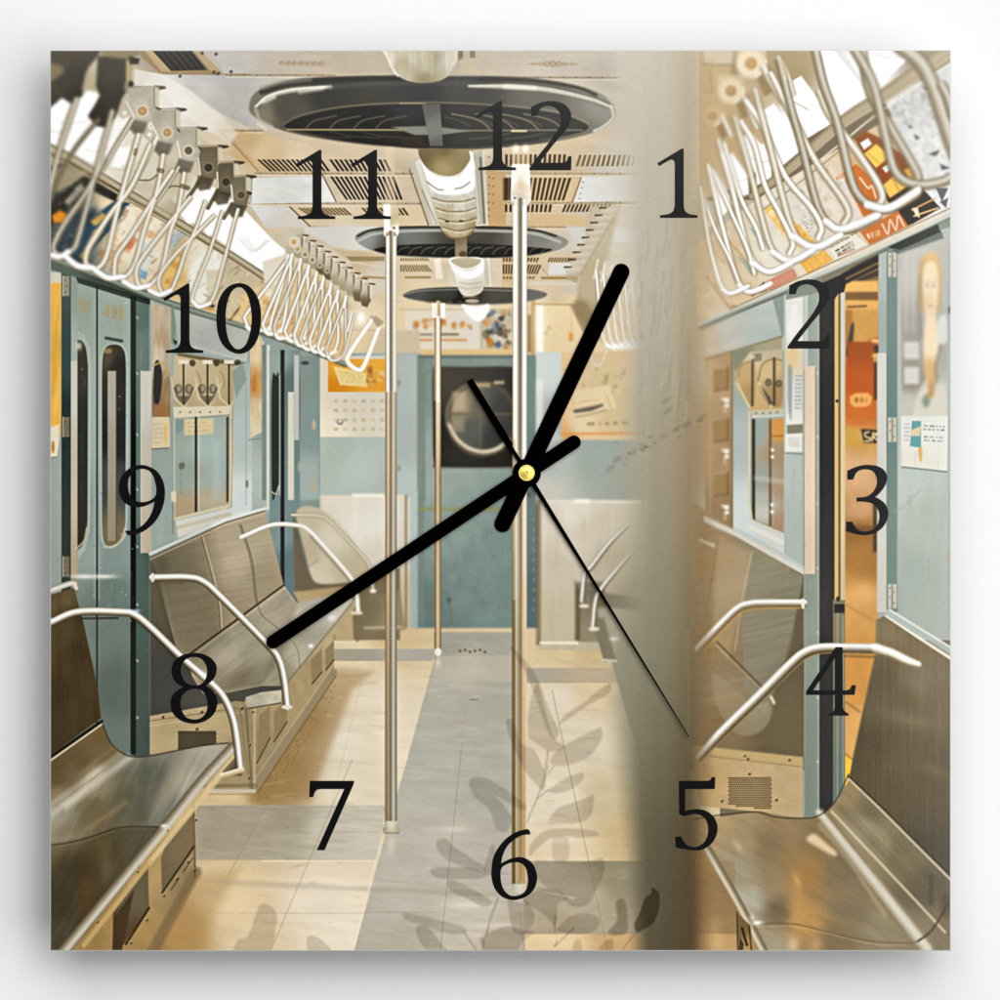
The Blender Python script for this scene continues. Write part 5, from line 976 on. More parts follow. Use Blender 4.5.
def right_ads():
    poly([(690, 250), (770, 190), (955, 78), (955, 215), (730, 312), (700, 330)], [(720, 260, (206, 184, 150)), (740, 290, (214, 192, 158)), (770, 250, (226, 218, 196)), (800, 220, (226, 218, 204)), (840, 200, (226, 214, 196)), (880, 170, (214, 170, 110)), (920, 140, (216, 214, 208)), (940, 180, (222, 220, 214)), (780, 280, (226, 212, 186))], 1, tex=(.05, 7, 7, 30))
    q = V(760, 50)
    poly(q(620, 250, 960, 60, 960, 780, 900, 790, 760, 560, 700, 420), [(900, 110, (206, 206, 202)), (920, 150, (222, 220, 216)), (940, 190, (226, 224, 220))], 1.2, tex=(.1, 5, 4, 30)); dapple(q(640, 260, 840, 180, 880, 340, 720, 380), [(160, 160, 158), (236, 236, 232), (190, 190, 188)], 46, 1.4, 3.6, 31, .6)
    for P in (q(800, 180, 840, 190, 830, 200), q(735, 370, 765, 385, 750, 392), q(770, 420, 800, 440, 780, 450), q(840, 520, 900, 500, 880, 530), q(920, 430, 940, 440, 930, 470), q(900, 570, 950, 590, 910, 600), q(880, 690, 940, 690, 910, 760), q(900, 760, 940, 740, 930, 790)):
        poly(P, (60, 60, 62), 1, .75)
    poly(q(470, 440, 520, 400, 600, 440, 760, 560, 830, 720, 900, 790, 740, 880, 640, 760, 560, 600), [(870, 145, (150, 92, 40)), (885, 170, (150, 86, 34)), (915, 200, (70, 56, 38)), (905, 215, (60, 48, 36))], 1.2)
    poly(q(520, 520, 580, 470, 640, 520, 640, 540, 580, 590), (246, 206, 96), 1.2); line(*q(540, 515, 600, 570), 1, (196, 140, 50), .7); poly(q(610, 680, 680, 620, 740, 680, 650, 740), (240, 196, 90), 1.2); line(*q(660, 640, 700, 710), 1, (170, 116, 40), .8); poly(q(720, 600, 760, 580, 820, 680, 780, 700), (230, 180, 84), 1.2, .9); poly(q(580, 590, 640, 560, 680, 600, 610, 660), (150, 78, 22), 1.2, .9)
    for a in (q(500, 465, 540, 440, 560, 470, 520, 500), q(610, 590, 640, 570, 660, 590, 630, 615)):
        poly(a, (232, 228, 216), .8)
    poly(q(700, 780, 830, 710, 900, 790, 760, 870), (52, 44, 34), 1.2, .9); line(*q(770, 830, 890, 790), 2, (226, 190, 120), .9); line(*q(760, 800, 870, 745), 2, (206, 160, 90), .9); poly(q(760, 790, 790, 790, 800, 840, 780, 830), (226, 210, 180), 1)
    poly(q(380, 640, 480, 570, 560, 640, 600, 740, 540, 860, 460, 850), [(850, 185, (206, 120, 50)), (865, 200, (206, 116, 44))], 1.2); tube(q(500, 640, 540, 690, 560, 680, 580, 740), 2, (240, 226, 204), .8, .8); poly(q(380, 650, 420, 640, 520, 840, 450, 880), (226, 222, 216), 1.6, .9); 
    poly(q(500, 910, 690, 800, 740, 880, 550, 975), (206, 120, 54), 1); scrawl(q(525, 915, 600, 890, 605, 935, 540, 950), 1, (240, 226, 204), 4, .85, .7, 4, .7); tube(q(610, 870, 640, 920, 650, 850, 680, 900, 690, 830, 720, 880), 1.6, (236, 222, 206), .7, .9)
    dapple(q(120, 720, 330, 560, 420, 640, 330, 900, 200, 850), [(196, 190, 176), (240, 238, 232), (206, 176, 130), (160, 150, 134)], 46, 1.4, 4.5, 33, .5)
    poly(q(20, 800, 60, 770, 200, 880, 280, 960, 160, 1000, 100, 900), (238, 190, 96), 1.8, .85); dapple(q(40, 800, 200, 880, 270, 960, 150, 990), [(250, 226, 160), (226, 150, 50), (255, 246, 220)], 18, 2, 4.5, 34, .6)
    scrawl(q(200, 850, 300, 760, 340, 820, 240, 920), 5, (150, 140, 124), 35, .6); scrawl(q(340, 990, 480, 900, 520, 960, 420, 1010), 3, (110, 92, 70), 36, .7)
    q = V(760, 230)
    poly(q(-10, 100, 120, 20, 180, 30, 200, 160, 40, 220), (232, 226, 208), 1.4, .7)
    poly(q(200, 165, 320, 100, 365, 150, 240, 220), (232, 174, 74), 1, .95); scrawl(q(215, 170, 320, 110, 350, 150, 240, 205), 4, (250, 220, 150), 37, .8); poly(q(345, 95, 480, 20, 545, 75, 380, 150), (232, 224, 208), 1); scrawl(q(370, 100, 460, 50, 475, 80, 390, 130), 2, (104, 90, 74), 38, .85, .75, 4, .6); line(*q(390, 130, 470, 95), 1.6, (150, 90, 50), .7); line(*q(480, 20, 545, 75), 1, (206, 180, 140), .8)
    poly(q(25, 260, 165, 190, 190, 235, 50, 305), (206, 140, 116), 1, .95); scrawl(q(50, 265, 160, 205, 170, 225, 70, 285), 2, (226, 176, 156), 39, .7); poly(q(-5, 280, 20, 258, 40, 300, 5, 315), (60, 66, 62), 1, .9); line(*q(170, 185, 205, 240), 1, (206, 196, 170), .8)
    q = V(590, 230)
    poly(q(560, 340, 600, 280, 700, 400, 630, 450), (206, 190, 164), 1, .8); line(*q(580, 230, 710, 405), 1.4, (150, 110, 66), .7); line(*q(570, 360, 625, 445), 1, (226, 206, 174), .8); dapple(q(560, 300, 640, 280, 660, 380, 600, 400), [(226, 186, 130), (196, 160, 116), (232, 216, 190)], 12, 2, 4, 41, .4)
    poly(q(640, 150, 700, 190, 770, 290, 700, 330, 600, 200), [(715, 270, (216, 200, 172)), (735, 285, (222, 206, 176))], 1, .8); tube(q(700, 60, 760, 130, 830, 220), 2, (200, 160, 100), 1, .8); poly(q(740, 130, 790, 160, 840, 220, 800, 220), (120, 156, 152), 1.6, .5)
    line(*q(710, 380, 740, 385), 1.6, (110, 84, 50), .7); scrawl(q(800, 320, 880, 285, 888, 300, 810, 335), 1, (50, 50, 48), 43, .9, .8, 7, .8); poly(q(640, -20, 700, 10, 690, 40, 650, 60), (232, 222, 204), 1.6, .6); poly(q(800, -10, 850, 20, 870, 60, 820, 20), (110, 176, 176), 1.4, .8)
    # sill under the posters
    tube([(700, 326), (730, 313), (860, 259), (955, 214)], 7, [(206, 202, 186), (196, 200, 190), (140, 142, 124), (96, 96, 84)], .8)
    line((730, 309.5), (955, 206), 1.2, (120, 96, 64), .6)
    poly([(816, 280), (878, 251), (955, 217), (955, 226), (902, 240), (888, 248), (878, 252), (838, 276), (820, 292)], [(840, 272, (128, 122, 98)), (880, 252, (140, 134, 108)), (930, 232, (138, 148, 136))], .8); line((830, 270), (955, 213.5), 1.6, (206, 208, 194), .6)
    poly([(819.5, 300), (820, 284), (838, 276), (878, 256), (878, 268), (846, 284), (844, 292), (838, 294), (834, 300)], (46, 44, 42), .8); line((846, 279), (878, 263), 2, (190, 140, 78), .7); poly([(888, 247), (938, 224), (940, 232), (900, 250)], (50, 54, 48), .8, .9)
    poly([(786, 292), (804, 283), (822, 278), (821, 292), (804, 296), (786, 300)], (134, 140, 128), 1, .9)


def right_straps():
    wh = (255, 255, 255)
    q = V(760, 50)
    poly([(700, 45), (955, 45), (955, 60), (820, 130), (720, 195), (700, 200)], [(720, 80, (196, 170, 128)), (740, 130, (190, 164, 122)), (790, 70, (170, 150, 110)), (860, 70, (240, 240, 238)), (800, 130, (255, 255, 255)), (930, 52, (160, 150, 126))], 1.4)
    poly(q(140, 170, 205, 130, 360, 340, 350, 370, 200, 460, 180, 380), wh, 1.6); poly(q(30, 320, 70, 280, 190, 440, 195, 510, 100, 590, 60, 560), wh, 1.6); poly(q(310, 40, 290, 0, 370, 0, 540, 210, 400, 320, 370, 330), wh, 1.4); poly(q(530, 20, 520, -10, 740, -10, 745, 40, 620, 160, 580, 170, 550, 120), (248, 248, 250), 2); poly(q(370, 0, 410, 0, 535, 190, 535, 212), (226, 224, 222), 1, .9); poly(q(-20, 480, 20, 470, 60, 590, 55, 640, -20, 680), wh, 1.6)
    r4 = V(695, 50, 4.444)
    for P in (r4(415, 150, 470, 120, 610, 310, 600, 330, 480, 390, 455, 300), r4(300, 270, 350, 240, 460, 400, 470, 440, 380, 500, 340, 520, 320, 400), r4(205, 390, 245, 360, 325, 460, 340, 560, 290, 580, 250, 520, 220, 480), r4(130, 480, 165, 455, 235, 560, 240, 640, 190, 660, 150, 580), r4(60, 560, 90, 535, 155, 650, 160, 700, 120, 740), r4(28, 620, 42, 630, 85, 760, 60, 792, 30, 740)):
        poly(P, [(700, 100, (250, 249, 246)), (800, 100, (255, 255, 255))], 1.8)
    line(*q(170, 260, 240, 298), 1.4, (176, 160, 126), .6); tube(q(570, 20, 650, 40, 730, 30), 1, (206, 206, 206), .8, .8); tube(r4(250, 480, 290, 500, 330, 490), 1, (206, 196, 176), .8, .7); tube(r4(150, 560, 180, 580, 230, 575), .9, (206, 196, 176), .8, .7)
    tube([(752, 196), (790, 168), (840, 124), (886, 94), (955, 46)], [6, 9, 12, 14, 16], [(150, 134, 102), (176, 160, 128), (184, 170, 140), (178, 163, 132), (196, 182, 152)], 1.2); tube([(760, 206), (800, 176), (845, 140), (880, 112), (955, 60)], 2, (236, 228, 206), .8, .8); tube([(764, 209), (804, 179), (850, 143), (890, 112)], 1.2, (130, 110, 76), .8, .6)
    qq = V(590, 50)
    poly(qq(560, -10, 720, -10, 720, 70, 580, 80), (206, 192, 162), 1.4); line(*qq(560, 72, 720, 75), 1.6, (150, 126, 84), .7); poly(qq(720, 0, 750, 0, 770, 200, 700, 130), (150, 128, 90), 2, .6); poly(qq(560, 90, 640, 90, 620, 300, 560, 330), (196, 172, 130), 2, .8); line(*qq(600, 100, 612, 210), 1, (140, 112, 72), .6); line(*qq(570, 210, 620, 212), 1, (150, 122, 82), .6)
    for (cx, cy), r, c in (((805, 68), 75, (222, 208, 178)), ((705, 205), 65, (216, 198, 164)), ((612, 330), 52, (198, 170, 128))):
        x, y = 590 + cx / 5, 50 + cy / 5; R = r / 5
        poly([(x + R * .2, y + R * .6), (x + R * 1.3, y + R * .2), (x + R * 1.9, y + R * 1.6), (x + R * .9, y + R * 2.2)], (150, 124, 82), 1.8, .8); poly([(x - R, y - R * 1.2), (x + R, y - R * 1.3), (x + R, y), (x - R, y)], c, 2, .7)
        ell(x, y, R, R, c, 1.6); ell(x - .6, y - .8, R * .82, R * .8, tuple(min(255, int(v * 1.05)) for v in c), 1.4); tube([(x + R * .3, y + R * .9), (x + R * .85, y + R * .4), (x + R, y - R * .2)], 2, (244, 236, 216), 1.2, .8); ell(x, y, R * .4, R * .4, (190, 152, 98) if R > 14 else (168, 140, 98), 1.2); ell(x - .5, y - .5, R * .2, R * .22, (206, 170, 116), 1, .8)
    D = STRAP
    B = [(qq(870, 90, 900, 150, 960, 250), 8, D), (qq(770, 240, 830, 380), 6.5, D), (qq(670, 350, 700, 420), 6, D), (qq(945, 50, 985, 130, 1010, 220), 8, D)]
    for P, w, c in B:
        tube(P, w, c, 1.6)
    L = [(q(700, -20, 800, 60, 860, 170, 905, 300, 950, 440, 980, 520), 15, 2.2, DULL), (q(910, 180, 940, 240, 965, 330), 9, 2, DULL), (r4(740, -20, 775, 180, 860, 330, 955, 490, 990, 560, 975, 590), 9, 1.7, DULL), (r4(700, -20, 790, 150, 845, 380, 880, 520, 930, 580, 1010, 600, 1100, 585, 1130, 570), 9.4, 1.9, DULL),
         (r4(555, 190, 600, 290, 715, 445, 805, 580, 832, 650, 815, 690), 8, 1.5, STRAP), (r4(530, -20, 570, 150, 630, 320, 688, 560, 728, 648, 790, 695, 860, 708, 970, 650, 992, 622), 8.8, 1.5, DULL),
         (r4(340, 110, 450, 330, 540, 500, 650, 655, 682, 725, 662, 768), 7.2, 1.3, STRAP), (r4(375, 50, 430, 270, 480, 450, 530, 650, 572, 748, 640, 798, 720, 790, 812, 740), 7.8, 1.2, DULL),
         (r4(230, 230, 300, 340, 400, 560, 515, 700, 560, 785, 548, 832), 6.4, 1.1, WHITE), (r4(268, 185, 320, 380, 380, 620, 430, 790, 480, 855, 560, 872, 645, 828), 7, 1.1, STRAP),
         (r4(205, 320, 262, 420, 310, 600, 372, 720, 432, 850, 420, 900), 5.8, 1, WHITE), (r4(178, 305, 240, 520, 300, 760, 340, 880, 400, 938, 460, 932, 518, 895), 6.2, 1, STRAP),
         (r4(130, 420, 200, 650, 270, 790, 300, 880), 5.2, .9, WHITE), (r4(104, 405, 160, 600, 218, 830, 260, 940, 320, 986, 380, 976, 425, 948), 5.8, .9, WHITE),
         (r4(75, 530, 160, 720, 230, 880, 262, 990), 4.6, .9, WHITE), (r4(58, 515, 110, 740, 168, 960, 198, 1040, 240, 1075, 300, 1062, 332, 1040), 5.2, .9, WHITE),
         (r4(30, 640, 90, 800, 150, 920, 190, 1020), 4, .9, WHITE), (r4(24, 615, 58, 840, 92, 980, 116, 1050, 150, 1082, 205, 1070, 232, 1052), 4.6, .9, WHITE)]
    for P, w, s, c in L:
        tube(P, w + 1.8, (130, 108, 72), s + .5, .34); tube(P, w, c, s)
    for P, w in ((r4(770, 690, 860, 702, 985, 628), 9), (r4(585, 765, 650, 797, 805, 738), 8.6), (r4(435, 830, 530, 878, 642, 826), 8.2), (r4(345, 900, 425, 938, 517, 895), 7.4), (r4(255, 948, 330, 986, 424, 948), 6.8), (r4(200, 1050, 245, 1075, 332, 1040), 6), (r4(124, 1064, 158, 1082, 232, 1052), 5)):
        tube(P, w, [(206, 198, 190), (250, 249, 248), (255, 255, 255), (236, 230, 224), (186, 174, 160)], 1.3, .85); 
    for P, w in ((r4(382, 60, 396, 120), 6.6), (r4(272, 195, 284, 250), 6), (r4(178, 305, 190, 350), 5.4), (r4(104, 405, 114, 450), 5)):
        tube(P, w, [(176, 160, 130), (226, 216, 194), (206, 192, 164), (150, 132, 100)], 1.2, .8)
    line((782, 62), (786, 74), 5, (196, 180, 144), .8, 1.4)


def right_seats():
    poly([(690, 500), (735, 530), (804, 572), (804, 770), (690, 770)], [(705, 560, (160, 132, 94)), (720, 640, (150, 124, 86)), (760, 560, (150, 140, 112)), (760, 640, (134, 124, 98)), (790, 600, (126, 116, 92)), (795, 680, (100, 88, 66)), (780, 740, (106, 92, 66)), (720, 720, (136, 112, 78)), (740, 590, (164, 148, 120)), (730, 700, (150, 134, 102))], .9, tex=(.07, 3, 50, 78))
    poly([(704, 516), (735, 530), (804, 569), (804, 575), (735, 536), (704, 522)], (216, 212, 196), .8, .9); poly([(735, 527), (770, 545), (804, 566), (804, 570), (735, 531)], (190, 198, 190), .8, .9)
    poly([(718, 536), (752, 553), (742, 600), (728, 660), (712, 640)], (178, 154, 116), 3, .55); poly([(752, 553), (803, 576), (785, 660), (765, 715), (745, 690), (742, 620)], (142, 136, 112), 1.2, .7, (.1, 1.4, 50, 78))
    poly([(803, 578), (803, 765), (765, 740), (770, 720), (788, 660)], [(795, 640, (104, 92, 70)), (790, 740, (110, 96, 70))], 1.2, .95); tube([(752, 553), (744, 590), (735, 650)], 1.2, (206, 190, 154), .8, .6); tube([(718, 537), (713, 570), (705, 620)], 1, (120, 96, 60), .8, .6)
    line((700, 540), (714, 546), 3, (236, 224, 196), .8, 1)
    blob([(712, 672), (735, 690), (752, 705), (770, 702), (770, 720), (758, 733), (742, 735), (728, 726), (715, 700)], [(735, 700, (160, 140, 106)), (760, 715, (172, 162, 134)), (745, 730, (160, 150, 122))], 1.4, .5); line((717, 642), (765, 690), 1.6, (90, 72, 44), .85); line((716, 645), (762, 690), 1, (206, 186, 144), .5); line((771, 697), (774, 703), 3, (214, 204, 178))
    poly([(690, 745), (803, 757), (803, 766), (690, 752)], (192, 164, 112), .8); poly([(690, 752), (803, 765), (803, 818), (790, 817), (760, 812), (700, 806)], [(710, 780, (190, 158, 108)), (745, 790, (196, 168, 122)), (790, 790, (190, 166, 124))], .8, tex=(.05, 12, 8, 0)); line((690, 754), (803, 767), 1, (130, 106, 66), .6); bolts([(745, 756), (748, 759), (789.5, 760), (749.5, 774), (776.5, 800), (722, 801)], (74, 54, 28), 1.5)
    for j in range(15):
        for i in range(20):
            x = 729 + i * 2.15 + (j % 2) * 1.05; y = 778 + j * 2.15
            if y < 805 + (x - 728) * .12:
                ell(x, y, .85, .85, (70, 54, 32), .4, .85)
    tube([(699, 648), (720, 626), (738, 609), (750, 604.5), (765, 603.5), (803, 603.5)], 8.6, [(196, 190, 176), (250, 248, 242), (226, 218, 202), (170, 156, 130), (116, 100, 74), (160, 132, 76)], .8); ell(803, 603.5, 1.8, 5.4, (226, 222, 210)); tube([(704, 651), (724, 630), (741, 613), (764, 608.6), (800, 608.6)], 1.6, (206, 160, 84), .8, .55)
    # near seat: back
    seat([(876, 620), (884, 616), (955, 664), (955, 884), (849.5, 777), (853, 757), (863, 710), (875, 655)], [(885, 635, (160, 144, 112)), (920, 650, (150, 134, 104)), (880, 680, (118, 106, 82)), (900, 700, (128, 114, 86)), (940, 700, (140, 124, 92)), (870, 750, (104, 92, 68)), (900, 760, (120, 106, 78)), (940, 780, (112, 98, 70)), (880, 790, (112, 98, 70)), (940, 860, (92, 82, 62)), (920, 680, (150, 138, 110))], (.08, 2, 60, 0))
    mul([(876, 620), (884, 616), (955, 664), (955, 884), (849.5, 777), (853, 757), (863, 710), (875, 655)], (.84, .82, .78), 1)
    for x, y, rx, ry, r, c in ((885, 760, 22, 6, 25, (96, 86, 64)), (920, 820, 26, 8, 40, (86, 78, 58)), (910, 720, 24, 7, 15, (140, 126, 96)), (935, 770, 16, 7, 20, (130, 114, 80))):
        glow(x, y, rx, ry, c, .45, r)
    tube([(848, 776), (880, 806), (920, 846), (955, 880)], 1.8, (50, 44, 34), .7, .9); tube([(848, 779), (880, 809), (920, 849), (955, 884)], 3, (206, 194, 164), .9, .75)
    seat([(849, 780), (955, 886), (955, 955), (870, 955), (826, 812), (838, 800)], [(845, 795, (150, 130, 94)), (870, 810, (120, 106, 78)), (900, 850, (120, 106, 76)), (930, 890, (96, 86, 64)), (945, 920, (120, 104, 76)), (880, 850, (150, 136, 104)), (860, 830, (160, 146, 116)), (920, 930, (140, 126, 98))], (.08, 40, 3, 46))
    seat([(690, 815), (720, 817), (760, 811), (790, 817), (815, 818), (828, 812), (880, 880), (925, 955), (764, 955), (740, 905), (710, 852), (690, 845)], [(715, 825, (176, 150, 108)), (740, 840, (164, 144, 108)), (740, 870, (164, 150, 122)), (770, 850, (134, 116, 84)), (790, 830, (150, 126, 88)), (815, 830, (136, 116, 80)), (800, 880, (160, 124, 72)), (790, 860, (146, 120, 80)), (750, 900, (176, 170, 148)), (780, 910, (120, 104, 76)), (805, 920, (190, 144, 84)), (840, 870, (124, 110, 82)), (850, 910, (132, 116, 86)), (880, 930, (146, 132, 102)), (835, 945, (130, 112, 80)), (770, 945, (170, 156, 126)), (775, 880, (150, 130, 96))], (.07, 24, 4, 30))
    tube([(820, 814), (870, 877), (926, 948)], [10, 13, 14], [(166, 152, 122), (222, 214, 194), (232, 228, 216), (196, 186, 160), (140, 126, 96)], 2.4, .8); tube([(832, 812), (886, 869), (945, 932)], 2.6, (226, 210, 172), 1.1, .7); tube([(840, 806), (880, 850), (925, 895)], 6, (104, 90, 64), 4, .4); tube([(820, 825), (850, 862), (885, 915)], 4, (196, 178, 140), 2.4, .5)
    blob([(807, 840), (814, 834), (826, 843), (836, 852), (834, 856), (822, 850)], (240, 214, 176), 3, .85, n=4); glow(797, 905, 9, 30, (206, 156, 92), .6); glow(810, 868, 18, 18, (166, 124, 68), .6); glow(793, 945, 6, 8, (240, 206, 160), .6); glow(816, 945, 7, 8, (222, 176, 116), .5); glow(797, 880, 3, 8, (220, 176, 116), .5, -20); glow(738, 846, 3, 8, (206, 190, 156), .5, -30); glow(772, 835, 24, 8, (126, 108, 78), .3)
    tube([(756, 925), (775, 923), (800, 925), (835, 934), (870, 941), (900, 943), (918, 941), (935, 926), (950, 900)], 1.5, (104, 90, 62), .9, .55); tube([(758, 927), (800, 927.5), (870, 943.5), (905, 945)], 1.2, (206, 180, 132), .8, .4); tube([(918, 941), (932, 930), (948, 904)], 2.4, (60, 50, 34), 1, .6); ell(946, 905, 6, 12, (66, 56, 40), 3, .5); rect(929, 875, 933, 905, (70, 56, 36), 2.5, .5)
    tube([(690, 820), (720, 815), (756, 812), (775, 817), (800, 818.4), (818, 816), (834, 803), (846, 780), (849, 774)], 1.3, (70, 60, 42), .7, .8)
    # under its lip
    poly([(690, 840), (710, 852), (740, 905), (764, 955), (690, 955)], [(700, 860, (176, 140, 88)), (720, 880, (150, 122, 82)), (725, 900, (150, 120, 82)), (710, 940, (206, 168, 112)), (735, 930, (160, 128, 82))], .9, tex=(.06, 20, 5, 0)); rect(690, 861, 735, 934, (150, 122, 84), 1, .45); rect(690, 934, 740, 955, (210, 172, 118), 1, .5)
    tube([(708, 850), (738, 902), (766, 955)], 8, [(110, 94, 64), (150, 136, 106), (214, 204, 180), (176, 160, 128)][::1], 1); glow(757, 923, 5, 2.6, (255, 252, 240), .9); glow(752, 918, 3, 3, (250, 246, 230), .5)
    poly([(736, 912), (750, 925), (756, 955), (737, 955)], [(740, 930, (120, 96, 60)), (752, 945, (176, 146, 92))], .8); line((742, 928), (747, 945), 2.4, (46, 36, 24), .85); line((749, 926), (752, 955), 2, (60, 48, 30), .7); line((737, 912), (738, 955), 1.2, (70, 56, 34), .8); poly([(740, 938), (744, 944), (742, 955), (738, 955)], (60, 46, 30), .8, .8)
    tube([(700, 757), (720, 735), (760, 696), (792, 664), (806, 653), (822, 648.5), (850, 648.5), (876, 649)], [8, 10.5, 11, 11, 11, 10.5, 10.5, 10.5], [(190, 186, 172), (246, 244, 238), (236, 231, 218), (190, 180, 158), (132, 118, 92), (86, 74, 54), (176, 146, 86)], 1.0); tube([(876, 648), (892, 653), (906, 659.5), (918, 664)], [9.6, 9, 8, 6], [(210, 204, 186), (255, 255, 252), (236, 228, 206), (160, 144, 110)], 1.4, .95); glow(905, 660, 12, 3, (250, 244, 226), .5, 25); pass
    line((845, 656), (875, 657), 2, (70, 60, 44), .5)


def poles():
    # far, left and middle uprights
    P1 = [(110, 100, 76), (176, 164, 136), (232, 228, 214), (150, 140, 116), (206, 186, 148), (150, 126, 86)]
    tube([(438, 304), (438, 400), (438, 648)], [7, 6, 6.4], [(116, 98, 66), (166, 144, 106), (214, 190, 154), (186, 158, 116), (96, 80, 52)], .7, 1, False)
    for x in (434.6, 442.6):
        rect(x - 2.6, 303, x + 2.6, 318, (250, 246, 234), 1, .9)
    line((438, 318), (438, 400), 4, (252, 248, 238), .75, 1); fade(436, 400, 440.5, 470, (240, 230, 210), .55, 0); ell(438, 652, 3.4, 4, (236, 228, 210), .8); glow(438, 662, 3, 5, (236, 228, 212), .5); line((434.6, 320), (434.6, 400), 1.2, (196, 176, 136), .6)
    poly([(383, 205), (399, 205), (399, 233), (396, 238), (386, 238), (384, 233)], [(386, 215, (254, 252, 246)), (391, 220, (200, 178, 136)), (396, 215, (206, 186, 146)), (397, 230, (250, 248, 240))], .7); rect(384, 204, 390, 236, (254, 253, 248), 1, .9); ell(394, 228, 1, 1, (60, 46, 26), .6); poly([(384, 147), (394, 147), (396, 205), (386, 205)], (226, 206, 170), 1.4, .5)
    tube([(391, 236), (391, 420), (391, 826)], [10.6, 11, 12], [(112, 104, 84), (150, 146, 130), (206, 200, 184), (160, 148, 124), (122, 106, 80), (196, 172, 136), (186, 156, 114), (112, 92, 62)], .6, 1, False)
    fade(386.2, 236, 389.6, 392, (255, 253, 248), .95, .9); fade(393.5, 236, 396.4, 392, (250, 245, 232), .9, .75); fade(389.6, 236, 392, 392, (140, 126, 100), .45, .45)
    fade(387, 392, 390, 640, (226, 220, 206), .6, 0); fade(393, 392, 396, 640, (226, 204, 172), .5, 0); fade(386, 600, 388.4, 826, (116, 112, 96), .1, .7)
    poly([(386, 821), (397, 821), (400.5, 830), (400, 832), (383, 832), (382.6, 830)], [(384, 828, (160, 146, 118)), (391, 826, (236, 230, 212)), (398, 828, (176, 160, 128))], .6); line((384, 833), (399, 833), 1.2, (120, 104, 76), .7); glow(391, 845, 4, 10, (232, 222, 200), .5)
    # ceiling socket of the middle upright
    poly([(511, 146), (530, 146), (530, 166), (512, 166)], (226, 206, 166), 1.6, .5); glow(516, 149, 3, 4, (255, 252, 244), .9); glow(525.5, 149, 3, 4, (255, 252, 244), .9)
    poly([(512, 164), (529.5, 164), (530.5, 180), (531, 200), (528, 206), (514, 206), (510.5, 200), (511, 180)], [(513, 180, (254, 252, 248)), (521, 185, (222, 196, 156)), (528, 180, (255, 253, 248)), (514, 200, (236, 232, 226)), (521, 198, (214, 194, 160)), (528, 200, (248, 245, 236)), (520, 168, (252, 246, 232))], .7); ell(514.8, 198, 1, 1.2, (84, 78, 70), .6); poly([(510, 190), (523, 195), (531, 196), (531, 206), (511, 206)], (206, 196, 178), 1, .3)
    tube([(520, 205), (519.7, 420), (519, 884)], [14.4, 14.2, 14], [(190, 182, 164), (250, 250, 248), (214, 208, 196), (126, 116, 98), (156, 144, 120), (234, 226, 210), (240, 230, 208), (176, 156, 120)], .6, 1, False)
    fade(513.2, 206, 516.8, 470, (255, 255, 255), .95, .25); fade(522.5, 206, 526.2, 470, (252, 250, 244), .8, .25)
    fade(512, 440, 515.6, 884, [(514, 480, (150, 126, 84)), (514, 620, (112, 88, 50)), (514, 860, (116, 92, 50))], .35, .9); fade(512, 600, 515.6, 884, (108, 86, 48), .5, .5)
    fade(516, 450, 520.6, 884, [(518, 500, (206, 194, 168)), (518, 700, (172, 150, 106)), (518, 860, (186, 160, 114))], .3, .85)
    fade(521.8, 470, 525.8, 884, [(524, 500, (220, 186, 144)), (524, 640, (204, 156, 98)), (524, 860, (186, 148, 90))], .4, .95); line((521.4, 470), (521.2, 880), 1, (96, 74, 42), .45); fade(525.2, 470, 526.6, 884, (246, 222, 184), .4, .4, .5)
    poly([(512, 884), (526, 884), (527, 893), (511, 893)], [(513, 888, (176, 166, 146)), (519, 888, (232, 228, 216)), (525, 888, (206, 190, 156))], .7)


